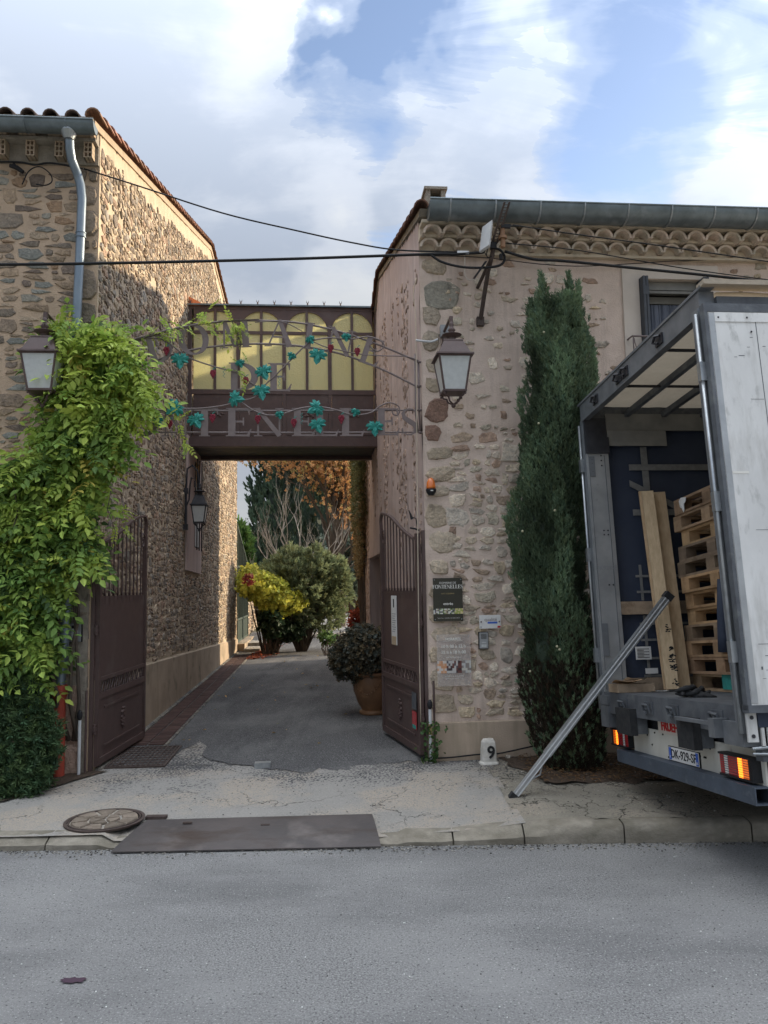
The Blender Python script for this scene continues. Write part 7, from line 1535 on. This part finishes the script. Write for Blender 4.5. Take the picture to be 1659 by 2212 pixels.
vs = [X(x, va, w_) for x, w_ in o] + [X(x, va, w_) for x, w_ in i_] + [X(x, vb, w_) for x, w_ in o] + [X(x, vb, w_) for x, w_ in i_]
m.add(vs, [f for k in range(4) for f in ((k, (k + 1) % 4, 4 + (k + 1) % 4, 4 + k), (k, 8 + k, 8 + (k + 1) % 4, (k + 1) % 4), (4 + k, 4 + (k + 1) % 4, 12 + (k + 1) % 4, 12 + k))] + [(8, 11, 10, 9)]); bu = m.build('bumper_bar', 'bumper_blue', tr)
tp('bumper_bracket', 'black_iron', (.12, .16, .5, .62, -.57, -.2), (.12, .16, 1.8, 1.92, -.57, -.2), parent=bu)
# near corner brackets and the edge of the curtain below the door
tp('corner_bracket', 'truck_post', (-.045, -.001, .0, .22, -.245, -.10), (-.045, .10, -.012, -.001, -.245, -.03), (-.10, -.061, .30, .78, -.135, -.112), (-.10, -.001, .22, .30, -.21, -.09)); tp('bolted_plate', 'truck_white', (-.045, .02, -.075, -.06, -.21, -.04))
for w_ in (-.065, -.175): m = MB(); m.lathe(X(-.012, -.075, w_), [(.012, 0), (.012, .005), (.006, .005)], 12, -EV); m.build('bolt', 'black_iron', tr)
tp('curtain_hem', 'curtain_navy', (.03, 3, -.070, -.062, -.125, -.036)); MATS['hem_blue'] = pbr('hem_blue', (.06, .085, .17), None, rough=.6)
for x in (.045, .085, .16, .25, .36): tp('curtain_buckle', 'truck_white', (x, x + (.02 if x == .045 else .06), -.07, -.055, -.235, -.128))
m = MB(); m.tube([X(-.02, -.06, -.25), X(.08, -.06, -.245), X(.14, -.07, -.27), X(.24, -.07, -.28), X(.5, -.07, -.27)], .010, 6); m.tube([X(-.02, -.06, -.28), X(.1, -.06, -.285), X(.3, -.07, -.30), X(.5, -.07, -.30)], .008, 6); m.build('tension_latch', 'galvanised', tr)
tp('lower_rail', 'truck_grey', (.05, LN, -.045, .03, -.33, -.24)); tp('far_bracket', 'truck_post', (-.02, .10, WD - .16, WD + .03, -.31, -.12), (-.02, .05, WD - .16, WD + .04, -.115, -.03))
for x in (3.2, 4.5, 5.8):
    for v in (.15, WD - .45):
        m = MB(); m.sm = True; m.lathe(X(x, v, -.60), [(.2, 0), (.46, .0), (.49, .03), (.49, .25), (.46, .28), (.2, .28)], 28, EV); wh = m.build('wheel', 'rubber', tr); m = MB(); m.lathe(X(x, v - .005, -.60), [(.02, .05), (.25, .03), (.27, 0), (.27, .01), (.27, .29)], 20, EV); m.build('rim', 'aluminium', wh)
tp('mudguard', 'black_plastic', (2.55, 2.58, .1, WD - .1, -.95, -.3))
for x in (8.2,): tp('landing_leg', 'truck_grey', (x, x + .12, .3, .42, -1.15, -.1), (x, x + .12, 2.0, 2.12, -1.1, -.1))
MATS['deck_dirt'] = MATS['truck_grey']

# ---- pallets
PH = .144
def pallet(org, ux, uy, uz, label, tint, wdt=.8, lng=1.2):
    g = thing('pallet', org, label, 'pallet', 'pallets stacked in the trailer'); rr = random.Random(int(org.z * 977)); O2 = Vector(org)
    def B(m, x0, x1, y0, y1, z0, z1): P = lambda x, y, z: O2 + ux * x + uy * y + uz * z; m.hexa([P(x0, y0, z0), P(x1, y0, z0), P(x1, y1, z0), P(x0, y1, z0), P(x0, y0, z1), P(x1, y0, z1), P(x1, y1, z1), P(x0, y1, z1)])
    def mk(name, *a):
        m = MB(); k = rr.uniform(.75, 1.2); m.col = tuple(c * k for c in tint); B(m, *a); m.build(name, 'wood_pallet', g)
    # x: across (0..wdt), y: along (0..lng). the end facing -x shows stringer boards and three blocks
    for y in (0, lng / 2 - .0725, lng - .145):
        for x in (0, wdt / 2 - .05, wdt - .1): mk('block', x, x + .1, y, y + (.145 if True else .1), .022, .100)
    for x in (0, wdt / 2 - .05, wdt - .10): mk('bottom_board', x, x + .1, 0, lng, 0, .022)
    for y in (0, lng / 2 - .0725, lng - .145): mk('stringer_board', 0, wdt, y + .001, y + .144, .100, .122)
    n = 5
    for i in range(n): x = (wdt - .12) * i / (n - 1); mk('top_board', x, x + .10, -.001 + rr.uniform(-.004, .004), lng, .1222, .1435)
    return g
tints = [(1.25, 1.15, 1.0), (.95, .8, .7), (1.15, .98, .8), (.7, .66, .62), (1.3, 1.12, .85), (1.25, 1.05, .8), (1.3, 1.1, .85), (.6, .58, .56), (.62, .6, .6), (1.3, 1.15, .9), (1.0, .9, .8), (.85, .75, .68)]
labs = ['bottom pallet of the stack, with a pale blue block', 'second pallet up from the trailer floor', 'third pallet up from the trailer floor', 'fourth pallet up, greyed', 'fifth pallet up from the trailer floor', 'sixth pallet up, near the middle of the stack', 'sixth pallet down from the top of the stack', 'dark grey pallet five down from the top of the stack', 'weathered grey pallet four down from the top', 'warm brown pallet three down from the top', 'pallet second from the top of the stack', 'topmost pallet of the stack, tipped with a white rag']
tints = tints[::1]; first = None
for k in range(12):
    jx, jy = rnd.uniform(-.03, .03), rnd.uniform(-.05, .05); tilt = 0 if k < 11 else .0
    g = pallet(X(.75 + jx, .98 + jy, .002 + k * .1445), EX, EV, EW, labs[k], tints[k])
    if k == 0:
        m = TB(); m.b(.744 + jx, .7495 + jx, 1.52, 1.66, .024, .146); m.build('blue_paint', 'teal_paint', g); MATS['pale_blue'] = pbr('pale_blue', (.16, .38, .45), (.12, .3, .36), 20, .8); g.children[-1].data.materials[0] = MATS['pale_blue']
c = X(.73, 1.95, 1.66); m = MB(); rr = random.Random(4)
vs = [c + EV * a + EW * b - EX * (.015 + .01 * rr.random()) for a, b in ((-.08, .06), (.02, .075), (.06, .05), (.05, -.01), (.01, -.03), (-.01, -.07), (-.04, -.05), (-.04, .0), (-.07, .02))]; cc_ = c - EX * .035; m.add(vs + [cc_] + [v + EX * .004 for v in vs], [(i, (i + 1) % 9, 9) for i in range(9)] + [tuple(range(10, 19))]); m.build('rag', 'paper', None, 'crumpled white rag caught on the top pallet', 'rag')
m = MB(); m.sm = True; m.tube([X(.68, 1.36, .92), X(.67, 1.37, .66), X(.68, 1.40, .46), X(.68, 1.41, .33)], [.03, .045, .055, .06], 7); m.v = m.v; m.build('hanging_cloth', 'curtain_navy', None, 'dark cloth hanging down the near side of the pallets', 'cloth')
# ---- planks leaning inside
def board(a, b, wd, th, side, label, tint):
    a, b = Vector(a), Vector(b); ax = (b - a).normalized(); sd = (side - ax * side.dot(ax)).normalized(); nn = ax.cross(sd); m = MB(); m.col = tint; m.box((a + b) / 2, sd * wd / 2, nn * th / 2, ax * (b - a).length / 2); return m.build('plank', 'wood_new', None, label, 'plank', 'planks leaning inside the trailer')
pa = X(*hitp(1453, 1489, EV, 2.02)); pb_ = X(*hitp(1398, 1062, EV, 2.30))
b1 = board(pa, pb_, .105, .04, EX - EV * .25, 'paler left plank with black charred marks near its foot', (1.2, 1.18, 1.12))
pa2 = X(*hitp(1478, 1489, EV, 2.10)); pb2 = X(*hitp(1423, 1064, EV, 2.34))
board(pa2, pb2, .11, .035, EX - EV * .25, 'browner right plank standing just behind the charred one', (1.0, .95, .88)); 
pa3 = X(*hitp(1442, 1489, EV, 2.12)); pb3 = X(*hitp(1386, 1062, EV, 2.36)); board(pa3, pb3, .06, .03, EX - EV * .25, 'narrow plank edge showing left of the charred one', (1.1, 1.0, .9))
ax = (pb_ - pa).normalized(); sd = (EX - EV * .25); sd = (sd - ax * sd.dot(ax)).normalized(); nn = ax.cross(sd); nn = nn if nn.y < 0 else -nn; rr = random.Random(3)
for t0, k, s_ in ((.035, 9, .5), (.10, 12, .8), (.15, 12, .9), (.20, 9, .8), (.30, 10, .5)):
    m = MB()
    for i in range(k): p = pa + ax * ((t0 + rr.uniform(-.018, .018)) * 1.8) + sd * (.025 + rr.uniform(-.02, .025)) + nn * .0208; q = rr.uniform(-.8, .8); d_ = (ax * math.sin(q) * .6 + sd * math.cos(q)) * .018 * s_; m.box(p, d_, nn * .0006, d_.cross(nn).normalized() * .005)
    m.build('char_mark', 'black_ink', b1)
# ---- load bar propped from the pavement
lo = atY(1110, 1722, 6.86); hi_ = X(*hitp(1443, 1288, EV, 1.98)); mid = lo.lerp(hi_, .205)
g = thing('load_bar', lo, 'telescopic aluminium load bar propped from the pavement against the planks', 'load bar'); ax = (hi_ - lo).normalized(); sd = ax.cross(Vector((0, 1, 0))).normalized(); nn = ax.cross(sd)
m = MB(); m.box((mid + hi_) / 2, sd * .033, nn * .028, ax * (hi_ - mid).length / 2); m.build('outer_tube', 'galvanised', g); m = MB(); m.box((lo + mid) / 2, sd * .026, nn * .022, ax * (mid - lo).length / 2 + ax * .0); m.build('inner_tube', 'aluminium', g)
nf = nn if nn.y < 0 else -nn
for o_, w_ in ((.016, .004), (-.016, .004)): m = MB(); m.box((lo + hi_) / 2 + sd * o_ + nf * .030, sd * w_, nf * .003, ax * (hi_ - lo).length / 2 * .98); m.build('rib', 'white_plastic', g)
for p, nm in ((lo, 'rubber_foot'), (hi_, 'rubber_tip')): m = MB(); m.box(p, sd * .04, nn * .035, ax * .03); m.build(nm, 'rubber', g)
m = MB(); m.tube([lo.lerp(hi_, .10) - sd * .03, lo.lerp(hi_, .13) - sd * .06, lo.lerp(hi_, .16) - sd * .03], .008, 5); m.build('spring_catch', 'aluminium', g)
# ---- small things on the deck
p = atY(1366, 1485, 6.85); p = P0 + EX * (p - P0).dot(EX) + EV * (p - P0).dot(EV); 
def deckpt(px, v):
    for _ in range(1): pass
    r = wray(px, 1485); best = min(np.linspace(-.1, 2, 400), key=lambda x: abs((X(x, v, 0) - CAM).x / (X(x, v, 0) - CAM).y - r.x / r.y)); return best
x = hitp(1366, 1482, EV, 2.12)[0]; bx_ = thing('wooden_tray', X(x, 2.12, 0), 'shallow wooden tray on the trailer floor by the corner pillar', 'tray')
tp('side', 'wood_pallet', (x - .17, x + .17, 2.03, 2.05, .002, .075), parent=bx_); tp('side', 'wood_pallet', (x - .17, x + .17, 2.23, 2.25, .002, .075), parent=bx_); tp('end', 'wood_pallet', (x - .17, x - .15, 2.05, 2.23, .002, .075), parent=bx_); tp('end', 'wood_pallet', (x + .15, x + .17, 2.05, 2.23, .002, .075), parent=bx_); tp('base', 'wood_pallet', (x - .15, x + .15, 2.05, 2.23, .002, .02), parent=bx_)
def sheetp(x0, x1, v0, v1, w0, label, mat, seed, curl=.03):
    rr = random.Random(seed); m = MB(); n = 5; vs = []
    for i in range(n + 1):
        for j in range(n + 1): u, v = i / n, j / n; vs.append(X(x0 + (x1 - x0) * u + .02 * v, v0 + (v1 - v0) * v, w0 + curl * (u - .5) ** 2 * 2 + curl * .5 * math.sin(v * 3 + seed)))
    fs = [(i * (n + 1) + j, (i + 1) * (n + 1) + j, (i + 1) * (n + 1) + j + 1, i * (n + 1) + j + 1) for i in range(n) for j in range(n)]; m.add(vs + [v + EW * -.002 for v in vs], fs + [tuple(36 + q for q in f[::-1]) for f in fs]); m.build('paper_sheet', mat, None, label, 'paper')
MATS['kraft'] = pbr('kraft', (.60, .40, .24), None, rough=.8)
sheetp(x - .18, x + .05, 2.00, 2.19, .085, 'brown kraft paper lying on the wooden tray', 'kraft', 1); sheetp(x - .06, x + .14, 2.07, 2.26, .105, 'white paper lying on the brown kraft paper', 'paper', 2); x2 = hitp(1420, 1486, EV, 2.05)[0]; sheetp(x2 - .08, x2 + .10, 1.98, 2.10, .006, 'white paper flat on the trailer floor beside the tray', 'paper', 3, .008)
x3 = hitp(1497, 1490, EV, 1.10)[0]; m = MB(); m.sm = True; rr = random.Random(9)
for k in range(4):
    pts = [X(x3 - .12 + .25 * t + rr.uniform(-.01, .01), 1.03 + .14 * math.sin(t * 6 + k) * .5 + .03 * k, .018 + .012 * k + .02 * math.sin(t * 5 + k * 2)) for t in [i / 9 for i in range(10)]]; m.tube(pts, [.008, .018, .022, .018, .024, .02, .018, .022, .016, .006], 6)
m.build('strap_heap', 'rubber', None, 'dark crumpled heap of straps on the edge of the trailer floor', 'strap')
